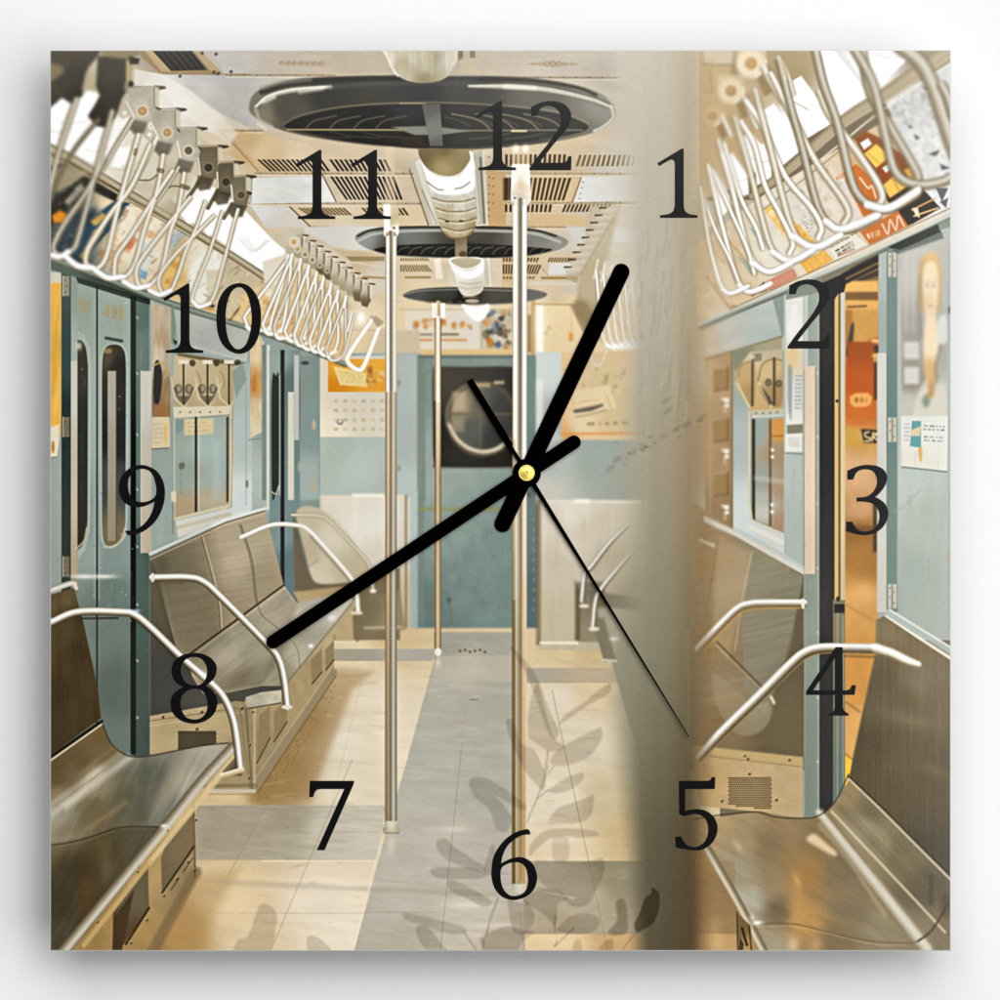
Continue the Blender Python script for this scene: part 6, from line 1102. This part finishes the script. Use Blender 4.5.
def pillar():
    """The out-of-focus upright close to the lens: see-through at its edges."""
    b = box(560, 45, 760, 955)
    X, Y, sl = b
    t = (Y - 50) / 900.0
    xl = np.interp(Y, [50, 150, 300, 420, 500, 620, 700, 780, 860, 950], [612, 624, 632, 628, 634, 626, 618, 626, 634, 638])
    wl = np.interp(Y, [50, 400, 600, 800, 950], [18, 16, 26, 17, 13])
    xr = np.interp(Y, [50, 300, 600, 800, 950], [698, 699, 700, 701, 703])
    wr = np.interp(Y, [50, 300, 600, 950], [12, 14, 18, 14])
    sm = lambda v: np.clip(v, 0, 1) ** 2 * (3 - 2 * np.clip(v, 0, 1))
    al = sm((X - xl) / (2 * wl) + .5) * (1 - sm((X - xr) / (2 * wr) + .5))
    def ramp(cs):                            # colours down the band for one x, then blended across
        return np.stack([np.interp(Y, [50, 150, 300, 430, 540, 640, 740, 830, 950], [c[k] for c in cs]) for k in range(3)], -1)
    cl = ramp([(206, 197, 180), (198, 190, 174), (188, 180, 164), (176, 168, 150), (166, 159, 138), (152, 147, 124), (138, 134, 110), (116, 111, 88), (104, 95, 74)])
    cm = ramp([(196, 187, 168), (190, 181, 163), (182, 174, 156), (164, 154, 132), (150, 141, 117), (134, 128, 105), (114, 108, 86), (94, 86, 66), (86, 76, 58)])
    cr = ramp([(182, 166, 134), (176, 160, 128), (168, 150, 118), (150, 130, 98), (138, 116, 82), (118, 100, 70), (98, 82, 56), (86, 70, 46), (88, 70, 46)])
    tt = np.clip((X - 615) / 85, 0, 1)[..., None]
    col = np.where(tt < .6, cl + (cm - cl) * (tt / .6), cm + (cr - cm) * ((tt - .6) / .4))
    n = noise(X / 9, Y / 160) * .025 + noise(X / 2.2 + 9, Y / 60) * .008
    put(sl, al.astype(np.float32), col * (1 + n)[..., None])
    rect(698, 60, 712, 330, (176, 148, 110), 7, .25); rect(698, 520, 712, 780, (134, 108, 74), 8, .3); rect(700, 860, 712, 950, (160, 122, 70), 7, .2)
    # scuffs on the paint
    r = np.random.RandomState(8)
    for _ in range(46):
        x = 640 + 50 * r.rand(); y = 190 + 260 * r.rand(); h = 10 + 40 * r.rand()
        tube([(x, y), (x + 3 * r.rand() - 1 - .05 * h, y + h * .5), (x - .1 * h, y + h)], 1 + 1.6 * r.rand(), (130, 122, 106) if r.rand() < .55 else (206, 198, 182), 1.4, .15)
    for x, y, a in ((616, 459, .5), (632, 452, .4), (643, 446, .4), (663, 436, .35), (676, 428, .4), (686, 424, .6), (700, 418, .6), (610, 468, .4), (668, 410, .5), (666, 400, .4)):
        blob([(x - 4, y + 2), (x, y - 2), (x + 5, y - 3), (x + 3, y + 2), (x - 2, y + 4)], (112, 102, 84), 1.6, a * .55)
    for k in range(30):
        x = 612 + 90 * r.rand(); y = 462 - (x - 612) * .48 + 6 * r.randn()
        ell(x, y, 1 + 1.8 * r.rand(), .8, (112, 102, 84), 1, .28)


LEAF_SHADE = (.882, .872, .862)  # darkening factor of the plant shadow painted into the print


def leaf(pts, s=1.3, f=LEAF_SHADE, a=1.0, n=5):  # multiplies one leaf-shaped shadow into the print colour
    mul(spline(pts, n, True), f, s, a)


def leaf_shadows():
    """Plant shadow across the lower panel, painted into the print by darkening its colour."""
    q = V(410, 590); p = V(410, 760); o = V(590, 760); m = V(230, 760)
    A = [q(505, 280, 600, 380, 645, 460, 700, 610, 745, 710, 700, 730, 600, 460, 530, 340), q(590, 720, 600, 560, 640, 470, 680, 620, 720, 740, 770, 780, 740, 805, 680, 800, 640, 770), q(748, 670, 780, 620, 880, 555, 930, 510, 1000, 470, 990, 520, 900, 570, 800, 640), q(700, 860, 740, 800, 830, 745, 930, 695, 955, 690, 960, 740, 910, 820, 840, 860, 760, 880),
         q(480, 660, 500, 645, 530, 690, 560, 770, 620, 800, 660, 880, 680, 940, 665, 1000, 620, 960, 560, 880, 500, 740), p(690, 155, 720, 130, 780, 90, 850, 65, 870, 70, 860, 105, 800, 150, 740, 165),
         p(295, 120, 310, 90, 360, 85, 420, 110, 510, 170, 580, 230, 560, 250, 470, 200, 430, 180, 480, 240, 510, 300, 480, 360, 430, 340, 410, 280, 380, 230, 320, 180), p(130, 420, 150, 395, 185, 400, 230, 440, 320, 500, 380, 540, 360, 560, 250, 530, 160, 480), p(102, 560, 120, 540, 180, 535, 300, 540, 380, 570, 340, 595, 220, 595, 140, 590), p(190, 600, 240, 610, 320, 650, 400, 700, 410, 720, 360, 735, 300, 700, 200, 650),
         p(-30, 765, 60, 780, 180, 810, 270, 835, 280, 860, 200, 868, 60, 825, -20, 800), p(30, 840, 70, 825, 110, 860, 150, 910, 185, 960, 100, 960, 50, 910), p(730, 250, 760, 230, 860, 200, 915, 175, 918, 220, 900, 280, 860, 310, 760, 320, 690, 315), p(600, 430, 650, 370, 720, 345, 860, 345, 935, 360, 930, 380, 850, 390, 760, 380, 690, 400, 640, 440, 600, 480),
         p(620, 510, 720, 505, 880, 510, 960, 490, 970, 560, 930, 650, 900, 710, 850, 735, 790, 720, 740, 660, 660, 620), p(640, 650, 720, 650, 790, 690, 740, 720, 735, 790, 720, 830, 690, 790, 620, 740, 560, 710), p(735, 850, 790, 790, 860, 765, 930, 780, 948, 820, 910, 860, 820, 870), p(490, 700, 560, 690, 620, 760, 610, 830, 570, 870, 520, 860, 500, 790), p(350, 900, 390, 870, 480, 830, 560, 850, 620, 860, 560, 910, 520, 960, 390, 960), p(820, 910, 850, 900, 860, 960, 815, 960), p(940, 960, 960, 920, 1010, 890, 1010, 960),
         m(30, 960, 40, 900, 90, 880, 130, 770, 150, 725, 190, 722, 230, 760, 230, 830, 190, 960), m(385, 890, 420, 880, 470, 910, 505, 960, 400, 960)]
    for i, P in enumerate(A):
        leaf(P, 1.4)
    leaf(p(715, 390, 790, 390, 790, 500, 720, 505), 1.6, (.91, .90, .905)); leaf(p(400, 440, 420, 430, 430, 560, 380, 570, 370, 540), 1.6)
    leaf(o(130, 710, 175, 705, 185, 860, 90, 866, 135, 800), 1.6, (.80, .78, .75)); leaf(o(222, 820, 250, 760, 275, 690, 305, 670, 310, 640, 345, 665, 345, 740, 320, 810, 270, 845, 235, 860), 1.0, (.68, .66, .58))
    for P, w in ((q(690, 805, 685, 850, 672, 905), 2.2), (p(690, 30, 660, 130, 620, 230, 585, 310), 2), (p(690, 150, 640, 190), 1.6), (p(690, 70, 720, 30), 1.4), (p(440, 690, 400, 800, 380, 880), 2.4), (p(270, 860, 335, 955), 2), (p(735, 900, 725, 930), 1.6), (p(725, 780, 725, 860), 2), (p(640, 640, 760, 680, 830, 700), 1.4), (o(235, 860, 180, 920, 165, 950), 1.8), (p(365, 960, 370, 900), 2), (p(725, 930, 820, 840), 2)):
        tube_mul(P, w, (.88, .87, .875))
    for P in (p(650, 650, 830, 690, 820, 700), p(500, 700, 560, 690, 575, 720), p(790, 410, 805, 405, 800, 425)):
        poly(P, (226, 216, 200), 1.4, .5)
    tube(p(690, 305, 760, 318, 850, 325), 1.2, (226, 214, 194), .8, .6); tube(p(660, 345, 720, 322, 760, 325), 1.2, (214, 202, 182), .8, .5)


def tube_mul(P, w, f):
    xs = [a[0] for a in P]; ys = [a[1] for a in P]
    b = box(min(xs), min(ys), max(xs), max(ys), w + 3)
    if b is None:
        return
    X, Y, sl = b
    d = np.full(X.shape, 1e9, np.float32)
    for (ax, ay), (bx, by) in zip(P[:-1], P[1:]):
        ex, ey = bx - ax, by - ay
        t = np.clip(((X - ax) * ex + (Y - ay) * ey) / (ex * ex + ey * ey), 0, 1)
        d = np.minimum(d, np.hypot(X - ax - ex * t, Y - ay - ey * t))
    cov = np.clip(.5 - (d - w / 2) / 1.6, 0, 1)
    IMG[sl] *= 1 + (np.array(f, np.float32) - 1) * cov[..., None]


def paint():
    IMG[:] = np.array((128, 112, 88), np.float32) / 255
    ceiling(); far_end(); fans(); fixtures()
    poly([(590, 205), (620, 205), (612, 240), (600, 280), (600, 340), (575, 310), (580, 270)], [(600, 230, (196, 184, 156)), (590, 290, (190, 176, 144)), (580, 310, (166, 148, 110))], 3)
    for i in range(9):
        x, y = 610 - i * 4.4, 208 + i * 7.4
        line((x - 10, y), (x - 4, y), 2, (70, 56, 34), .8); poly([(x - 9, y + 1), (x + 8, y - 1), (x + 2, y + 16), (x - 8, y + 12)], [(x, y, (216, 208, 190)), (x, y + 12, (176, 160, 128))], 1.4, .8)
    poly([(574, 300), (586, 302), (594, 316), (586, 326), (576, 314)], (140, 122, 88), 2, .6)
    for k in range(7):
        x0 = 596 + k * 7.2; y0 = 272 + k * 3; a = 1 - k * .08
        tube([(x0, y0), (x0 + 3, y0 + 34), (x0 + 6, y0 + 62 - 2 * k), (x0 + 11, y0 + 73 - 2.6 * k), (x0 + 20, y0 + 75 - 3 * k), (x0 + 30, y0 + 70 - 3 * k)], 3.4, WHITE, .9, a); tube([(x0 + 4, y0), (x0 + 18, y0 + 36), (x0 + 28, y0 + 60 - 2 * k)], 2.8, STRAP, .9, .85 * a)
        tube([(x0 + 11, y0 + 73 - 2.6 * k), (x0 + 20, y0 + 75.5 - 3 * k), (x0 + 30, y0 + 70 - 3 * k)], 4, (255, 254, 248), 1, .9 * a)
        line((x0 - 2, y0 + 6), (x0 + 2, y0 - 12), 2.4, (236, 228, 208), .7)
    tube([(588, 340), (594, 364), (602, 362), (606, 350)], 2.6, [(190, 178, 150), (240, 234, 220), (206, 194, 166)], 1, .7)
    floor_(); far_right()
    left_wall(); left_ads(); left_ad_print(); left_lights(); left_seats(); left_straps()
    right_wall(); right_seats(); right_ads(); right_straps()
    blur([(45, 45), (130, 45), (130, 100), (110, 170), (85, 262), (45, 270)], 1.3, 14); blur([(850, 45), (955, 45), (955, 170), (905, 195), (870, 140)], 1.0, 14); blur([(690, 200), (740, 300), (730, 560), (705, 560)], 1.4, 14)
    blur([(696, 40), (770, 40), (745, 190), (700, 210)], 1.3, 12); blur([(296, 495), (640, 480), (640, 640), (300, 640)], .95, 6); blur([(400, 300), (640, 300), (640, 490), (320, 490)], .85, 6); blur([(45, 160), (300, 300), (345, 350), (345, 362), (250, 326), (45, 256)], .5, 6)
    wear()
    blur([(899, 250), (948, 238), (948, 415), (901, 415)], 1.5, 4); blur([(846, 240), (878, 240), (878, 760), (846, 760)], .8, 3); blur([(694, 560), (770, 560), (800, 760), (694, 760)], .7, 8); blur([(735, 345), (806, 292), (806, 455), (786, 530), (735, 530)], .6, 3)
    poles()
    pillar()
    leaf_shadows()
    pad = lambda A, n: np.pad(A, ((n, n), (n, n), (0, 0)), 'edge')
    out = gauss(pad(IMG, 3), .55)[3:-3, 3:-3]
    out = out + .42 * (out - gauss(pad(out, 9), 2.6)[9:-9, 9:-9]) + .20 * (out - gauss(pad(out, 40), 13)[40:-40, 40:-40])
    g = RNG.randn(N, N, 1).astype(np.float32)
    g = gauss(pad(g, 4), 1.1)[4:-4, 4:-4] * .022
    return np.clip(out + g, 0, 1)
# light set-up
PRINT_GAIN = .985
WORLD = 0.0
LAMP_ANG = 30
LAMP_SIZE = 3.6
LAMPS = (('softbox_right', (1, 0), .67), ('softbox_top', (0, 1), .64))
SHEEN = .28


# ---------------------------------------------------------------- the clock in its place
import bpy

K = 0.0004                                   # metres per unit: the panel is 36 cm square
COL = bpy.context.scene.collection


def wx(x):
    return (x - 500.0) * K


def wz(y):
    return (500.0 - y) * K


def link(name, mesh, mat, parent=None):
    o = bpy.data.objects.new(name, mesh)
    COL.objects.link(o)
    if mat:
        mesh.materials.append(mat)
    if parent:
        o.parent = parent
    return o


def principled(name, col, rough=.5, metal=0.0, spec=.5, coat=0.0):
    m = bpy.data.materials.new(name); m.use_nodes = True
    b = m.node_tree.nodes['Principled BSDF']
    b.inputs['Base Color'].default_value = (*col, 1)
    b.inputs['Roughness'].default_value = rough; b.inputs['Metallic'].default_value = metal
    b.inputs['Specular IOR Level'].default_value = spec; b.inputs['Coat Weight'].default_value = coat
    return m, m.node_tree, b


def flat_mesh(name, loops, y, depth):
    """A flat plate from closed outlines in view units (holes included), front face at y."""
    cu = bpy.data.curves.new(name, 'CURVE'); cu.dimensions = '2D'; cu.fill_mode = 'BOTH'; cu.extrude = depth / 2
    for L in loops:
        s = cu.splines.new('POLY'); s.points.add(len(L) - 1); s.use_cyclic_u = True
        for p, (x, yy) in zip(s.points, L):
            p.co = (wx(x), wz(yy), 0, 1)
    t = bpy.data.objects.new(name, cu); COL.objects.link(t)
    me = bpy.data.meshes.new_from_object(t.evaluated_get(bpy.context.evaluated_depsgraph_get()))
    bpy.data.objects.remove(t); bpy.data.curves.remove(cu)
    for v in me.vertices:                    # stand it up: local z becomes depth towards the viewer
        x, z, d = v.co
        v.co = (x, y + depth / 2 - d, z)
    me.flip_normals() if False else None
    me.name = name
    return me


def plate(name, x0, y0, x1, y1, yf, depth, bevel=0.0):
    import bmesh
    bm = bmesh.new()
    bmesh.ops.create_cube(bm, size=1)
    for v in bm.verts:
        v.co = (wx(x0) + (v.co.x + .5) * (wx(x1) - wx(x0)), yf + depth * (.5 + v.co.y), wz(y1) + (v.co.z + .5) * (wz(y0) - wz(y1)))
    if bevel:
        bmesh.ops.bevel(bm, geom=list(bm.edges), offset=bevel, segments=3, affect='EDGES', profile=.5)
    me = bpy.data.meshes.new(name); bm.to_mesh(me); bm.free()
    return me


# digits: outlines traced on a 1000-unit square that is 80 view units wide; a third value marks a corner
D1 = [[(215, 228, 1), (520, 45, 1), (547, 45, 1), (547, 750, 1), (560, 815), (600, 855), (650, 870), (720, 878, 1), (720, 912, 1), (250, 912, 1), (250, 878, 1), (330, 868), (385, 850), (420, 815), (434, 750, 1), (434, 240, 1), (428, 205), (400, 184), (360, 194), (240, 265, 1)]]
D2 = [[(240, 242, 1), (240, 132, 1), (330, 85), (420, 60), (500, 54), (600, 70), (690, 122), (740, 205), (735, 295), (690, 395), (620, 480), (520, 600), (430, 715), (345, 824, 1), (620, 826), (668, 815), (692, 790), (705, 745, 1), (747, 745, 1), (742, 921, 1), (220, 921, 1), (220, 892, 1), (330, 740), (450, 590), (540, 470), (600, 360), (615, 270), (590, 190), (540, 140), (470, 116), (400, 126), (350, 160), (322, 238, 1)]]
D3 = [[(215, 247, 1), (215, 135, 1), (300, 95), (400, 66), (490, 61), (590, 75), (670, 120), (712, 195), (706, 275), (670, 350), (610, 425), (560, 462, 1), (620, 490), (690, 550), (727, 640), (716, 740), (660, 840), (570, 908), (450, 940), (340, 930), (205, 890, 1), (200, 770, 1), (276, 770, 1), (300, 812), (340, 865), (400, 890), (450, 891), (530, 870), (590, 810), (616, 720), (606, 640), (562, 570), (500, 535), (410, 521), (330, 521, 1), (330, 468, 1), (420, 463), (490, 440), (550, 380), (582, 310), (582, 230), (552, 160), (500, 125), (430, 117), (360, 135), (318, 178), (290, 247, 1)]]
D4 = [[(200, 686, 1), (200, 645, 1), (570, 88, 1), (658, 88, 1), (660, 628, 1), (720, 625), (752, 605), (770, 565, 1), (825, 563, 1), (808, 686, 1), (660, 686, 1), (662, 850, 1), (680, 885), (738, 925, 1), (732, 946, 1), (485, 946, 1), (485, 928, 1), (540, 895), (560, 850, 1), (560, 686, 1)], [(290, 628, 1), (560, 628, 1), (560, 228, 1)]]
D5 = [[(235, 72, 1), (595, 72, 1), (630, 60), (645, 26, 1), (691, 26, 1), (686, 176, 1), (315, 176, 1), (315, 450, 1), (390, 432), (480, 427), (580, 450), (660, 510), (710, 600), (719, 690), (690, 790), (620, 880), (520, 935), (430, 942), (320, 930), (195, 906, 1), (190, 770, 1), (266, 770, 1), (290, 820), (340, 875), (420, 901), (480, 890), (550, 840), (592, 760), (602, 670), (586, 590), (540, 522), (470, 493), (400, 492), (300, 513, 1), (240, 492, 1)]]
D6 = [[(695, 119, 1), (686, 78), (660, 52), (600, 60), (510, 90), (400, 160), (300, 270), (230, 400), (205, 560), (210, 680), (250, 800), (330, 890), (440, 936), (540, 931), (650, 890), (740, 800), (777, 680), (766, 580), (720, 480), (640, 420), (560, 400), (460, 415), (380, 450), (328, 480, 1), (348, 380), (400, 270), (480, 190), (560, 142), (620, 122)], [(325, 560), (352, 518), (420, 480), (500, 466), (570, 476), (630, 530), (656, 620), (661, 720), (636, 810), (580, 865), (500, 886), (430, 875), (370, 820), (334, 740), (320, 640)]]
D7 = [[(185, 72, 1), (741, 72, 1), (736, 110, 1), (370, 940, 1), (272, 940, 1), (615, 176, 1), (320, 176, 1), (275, 186), (247, 220), (228, 276, 1), (177, 276, 1)]]
D8 = [[(490, 61), (600, 75), (700, 125), (765, 210), (769, 300), (730, 390), (642, 470, 1), (720, 530), (775, 620), (779, 710), (740, 820), (650, 900), (540, 941), (430, 941), (310, 900), (220, 810), (194, 700), (215, 600), (280, 530), (350, 488, 1), (260, 430), (215, 340), (209, 240), (255, 150), (350, 85)], [(490, 113), (570, 130), (630, 200), (651, 290), (630, 390), (570, 455), (490, 468), (400, 440), (345, 370), (322, 280), (345, 190), (410, 130)], [(500, 508), (580, 530), (635, 600), (656, 700), (640, 800), (580, 870), (490, 891), (400, 870), (345, 800), (319, 700), (340, 600), (410, 530)]]
D9 = [[(245, 886, 1), (290, 943, 1), (400, 925), (500, 880), (610, 790), (690, 670), (740, 520), (749, 380), (725, 260), (660, 150), (560, 85), (450, 61), (340, 85), (250, 150), (195, 240), (174, 350), (190, 450), (240, 530), (330, 580), (430, 590), (530, 565), (620, 520, 1), (590, 640), (530, 750), (450, 830), (350, 876)], [(450, 112), (540, 130), (597, 190), (630, 290), (641, 390), (620, 462), (540, 514), (440, 525), (360, 500), (310, 430), (289, 330), (300, 230), (350, 152)]]
D0 = [[(610, 64), (720, 90), (810, 180), (870, 310), (889, 480), (870, 680), (810, 830), (720, 920), (610, 949), (490, 910), (400, 820), (345, 680), (329, 480), (350, 310), (410, 180), (500, 95)], [(610, 114), (680, 150), (735, 260), (765, 420), (769, 560), (740, 720), (690, 840), (610, 891), (540, 860), (480, 760), (450, 600), (449, 430), (475, 280), (530, 160)]]


def outline(pts):
    n = len(pts)
    ci = [i for i, p in enumerate(pts) if len(p) == 3]
    if not ci:
        return spline([p[:2] for p in pts], 6, True)
    out = []
    for a, b in zip(ci, ci[1:] + [ci[0] + n]):
        run = [pts[i % n][:2] for i in range(a, b + 1)]
        out += (spline(run, 6) if len(run) > 2 else run)[:-1]
    return out


def digit(D, x, y):
    return [[(x + px * .08, y + py * .08) for px, py in outline(L)] for L in D]


def capsule(x0, y0, x1, y1, w, n=14):
    a = math.atan2(y1 - y0, x1 - x0); r = w / 2
    return [(x1 + r * math.cos(a - math.pi / 2 + math.pi * i / n), y1 + r * math.sin(a - math.pi / 2 + math.pi * i / n)) for i in range(n + 1)] + \
           [(x0 + r * math.cos(a + math.pi / 2 + math.pi * i / n), y0 + r * math.sin(a + math.pi / 2 + math.pi * i / n)) for i in range(n + 1)]


GAP = 0.027                                  # panel stands this far off the wall
YB = -GAP; YF = -GAP - 0.004                 # back and front of the glass

# wall
m_wall, nt, b = principled('white_wall', (.87, .87, .87), .95, 0, .0)
nz = nt.nodes.new('ShaderNodeTexNoise'); nz.inputs['Scale'].default_value = 60; nz.inputs['Detail'].default_value = 4
bp = nt.nodes.new('ShaderNodeBump'); bp.inputs['Strength'].default_value = .03; bp.inputs['Distance'].default_value = .001
nt.links.new(nz.outputs['Fac'], bp.inputs['Height']); nt.links.new(bp.outputs['Normal'], b.inputs['Normal'])
me = bpy.data.meshes.new('wall'); R = 1.2
me.from_pydata([(-R, 0, -R), (R, 0, -R), (R, 0, R), (-R, 0, R)], [], [(0, 1, 2, 3)])
wall = link('wall', me, m_wall); wall['kind'] = 'structure'

# clock
clock = bpy.data.objects.new('wall_clock', None); COL.objects.link(clock); clock.location = (0, 0, 0)
clock['label'] = 'square frameless glass clock printed with an old metro carriage, black numerals and black hands'
clock['category'] = 'clock'

m_glass, nt, b = principled('glass_edge', (.62, .63, .60), .2, 0, .4)
glass = link('glass_panel', plate('glass_panel', 50, 50, 951, 951, YF, .004, .00025), m_glass, clock)
m_box, _, _ = principled('black_plastic', (.012, .012, .012), .5)
link('movement_box', plate('movement_box', 430, 402, 570, 542, YB, GAP, .0012), m_box, clock)

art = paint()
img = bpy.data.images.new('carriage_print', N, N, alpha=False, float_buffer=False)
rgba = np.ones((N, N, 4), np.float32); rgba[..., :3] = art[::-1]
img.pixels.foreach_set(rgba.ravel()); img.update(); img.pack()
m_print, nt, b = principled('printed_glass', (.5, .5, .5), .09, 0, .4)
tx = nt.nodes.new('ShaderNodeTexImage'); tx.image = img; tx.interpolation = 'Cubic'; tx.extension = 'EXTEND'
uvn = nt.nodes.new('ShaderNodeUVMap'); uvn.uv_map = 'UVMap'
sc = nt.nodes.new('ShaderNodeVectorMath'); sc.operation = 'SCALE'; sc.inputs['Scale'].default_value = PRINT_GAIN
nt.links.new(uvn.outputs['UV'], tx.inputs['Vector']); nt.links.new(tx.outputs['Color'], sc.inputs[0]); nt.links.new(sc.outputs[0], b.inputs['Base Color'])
me = bpy.data.meshes.new('printed_picture')
e = .9
me.from_pydata([(wx(50 + e), YF - .0001, wz(951 - e)), (wx(951 - e), YF - .0001, wz(951 - e)), (wx(951 - e), YF - .0001, wz(50 + e)), (wx(50 + e), YF - .0001, wz(50 + e))], [], [(0, 1, 2, 3)])
uv = me.uv_layers.new(name='UVMap')
f = e / PW
for l, c in zip(uv.data, ((f, f), (1 - f, f), (1 - f, 1 - f), (f, 1 - f))):
    l.uv = c
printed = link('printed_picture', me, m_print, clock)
printed['label'] = 'printed view down an empty metro carriage with steel benches, hanging straps and poles'

m_ink, _, _ = principled('black_ink', (.006, .006, .0068), .09, 0, .5)
NUM = {'12': [(D1, 640 - 181.6, 145 - 47.7), (D2, 770 - 258.2, 275 - 178.3)], '1': [(D1, 640, 145)], '2': [(D2, 770, 275)], '3': [(D3, 830, 460)], '4': [(D4, 790, 640)], '5': [(D5, 660, 775)],
       '6': [(D6, 475, 825)], '7': [(D7, 295, 775)], '8': [(D8, 155, 648)], '9': [(D9, 105, 460)], '10': [(D1, 640 - 494.2, 145 + 135), (D0, 190, 278)], '11': [(D1, 640 - 362.2, 146.2), (D1, 640 - 306.6, 146.2)]}
for k, parts in NUM.items():
    loops = [L for D, x, y in parts for L in digit(D, x, y)]
    o = link('numeral', flat_mesh('numeral', loops, YF - .00018, .00006), m_ink, clock)
    o['label'] = 'black serif numeral ' + k

# hands
CX, CY = 526.7, 472.9
m_hand, _, _ = principled('black_hand', (.0004, .0004, .0004), .7, 0, .0)
hub = [(CX + 14.2 * math.cos(t), CY + 14.2 * math.sin(t)) for t in np.linspace(0, 2 * math.pi, 49)[:-1]]


def hand(name, loops, gap):
    """Overlapping outlines welded into one plate by stacking them a hair apart."""
    import bmesh
    bm = bmesh.new()
    for i, L in enumerate(loops):
        me = flat_mesh(name, [L], YF - gap - .0004 - i * .00003, .0004 + i * .00003)
        bm.from_mesh(me); bpy.data.meshes.remove(me)
    me = bpy.data.meshes.new(name); bm.to_mesh(me); bm.free()
    return link(name, me, m_hand, clock)


hand('hour_hand', [capsule(502.6, 524.0, 621.3, 271.8, 16.4), hub], .0005)
hand('minute_hand', [capsule(574.0, 442.2, 273.2, 641.8, 13.6), [(CX + (x - CX) * .9, CY + (y - CY) * .9) for x, y in hub]], .0011)
dx, dy = 689 - CX, 737 - CY; L = math.hypot(dx, dy); ux, uy = dx / L, dy / L; nx, ny = -uy, ux
P = lambda s, w: [(CX + ux * s + nx * w, CY + uy * s + ny * w), (CX + ux * s - nx * w, CY + uy * s - ny * w)]
a, b_, c, d, e_ = P(L, .45), P(0, 2.3), P(-31, 1.9), P(-31, 3.4), P(-109, 3.4)
hand('second_hand', [[a[0], b_[0], c[0], d[0], e_[0], e_[1], d[1], c[1], b_[1], a[1]], [(CX + (x - CX) * .72, CY + (y - CY) * .72) for x, y in hub]], .0017)


def lathe(name, prof, y0, n=64):
    vs, fs = [], []
    for r, h in prof:
        for i in range(n):
            t = 2 * math.pi * i / n
            vs.append((wx(CX) + r * math.cos(t), y0 - h, wz(CY) + r * math.sin(t)))
    for j in range(len(prof) - 1):
        for i in range(n):
            fs.append((j * n + i, j * n + (i + 1) % n, (j + 1) * n + (i + 1) % n, (j + 1) * n + i))
    me = bpy.data.meshes.new(name); me.from_pydata(vs, [], fs)
    return me


m_gold, nt, b = principled('brass', (.83, .66, .16), .34, .75, .5)
r = 8.1 * K
cap = link('hand_cap', lathe('hand_cap', [(r, 0), (r, .0010), (r * .97, .0013), (r * .86, .0013), (r * .80, .0011), (r * .55, .0012), (r * .5, .0010), (r * .28, .0011), (r * .2, .0008), (r * .02, .0003)], YF - .0021), m_gold, clock)

# ---------------------------------------------------------------- light: two softboxes, right of the clock and above it, and an unseen lamp added behind the camera for the sheen on the glass
w = bpy.data.worlds.new('World'); bpy.context.scene.world = w; w.use_nodes = True
w.node_tree.nodes['Background'].inputs['Color'].default_value = (1, 1, 1, 1)
w.node_tree.nodes['Background'].inputs['Strength'].default_value = WORLD


from mathutils import Vector


def softbox(name, loc, target, sx, sy, rad, col=(1, 1, 1), roll=0.0):
    """rad: what a white card square to the lamp at its target would read."""
    L = bpy.data.lights.new(name, 'AREA'); L.shape = 'RECTANGLE'; L.size = sx; L.size_y = sy; L.color = col
    L.energy = rad * math.pi * math.pi * (Vector(loc) - Vector(target)).length_squared if rad else 0
    o = bpy.data.objects.new(name, L); COL.objects.link(o); o.location = loc
    q = (Vector(target) - Vector(loc)).to_track_quat('-Z', 'Y')
    o.rotation_euler = q.to_euler()
    return o


for nm, (ax, az), rad in LAMPS:
    ang = math.radians(LAMP_ANG); Dl = 4.0
    softbox(nm, (Dl * math.sin(ang) * ax, -Dl * math.cos(ang), Dl * math.sin(ang) * az), (0, 0, 0), LAMP_SIZE, LAMP_SIZE, rad / math.cos(ang))

CAM = 3.0
# added lamp for the glass to mirror: its edge shows as a faint slanting line across the print
Lz = 5.0
fac = 1 + Lz / CAM
ca, sa = math.cos(math.radians(29.6)), math.sin(math.radians(29.6))
mx, my = 300 + ca * 330 + sa * 260, 68 + sa * 330 - ca * 260
Lg = bpy.data.lights.new('sheen_lamp', 'AREA'); Lg.shape = 'RECTANGLE'; Lg.size = 860 * K * fac; Lg.size_y = 520 * K * fac
Lg.energy = SHEEN * math.pi * Lg.size * Lg.size_y
og = bpy.data.objects.new('sheen_lamp', Lg); COL.objects.link(og)
og.location = (wx(mx) * fac, -Lz, wz(my) * fac)
og.rotation_euler = (math.radians(90), math.radians(29.6), 0)

cam = bpy.data.cameras.new('camera'); co = bpy.data.objects.new('camera', cam); COL.objects.link(co)
co.location = (0, YF - CAM, 0); co.rotation_euler = (math.radians(90), 0, 0)
cam.sensor_width = 36; cam.lens = 36 * CAM / (1000 * K); cam.clip_start = .1; cam.clip_end = 50
S_ = bpy.context.scene
S_.camera = co
S_.view_settings.view_transform = 'Standard'; S_.view_settings.look = 'None'
S_.view_settings.exposure = 0; S_.view_settings.gamma = 1; S_.view_settings.use_curve_mapping = False
S_.cycles.max_bounces = 6
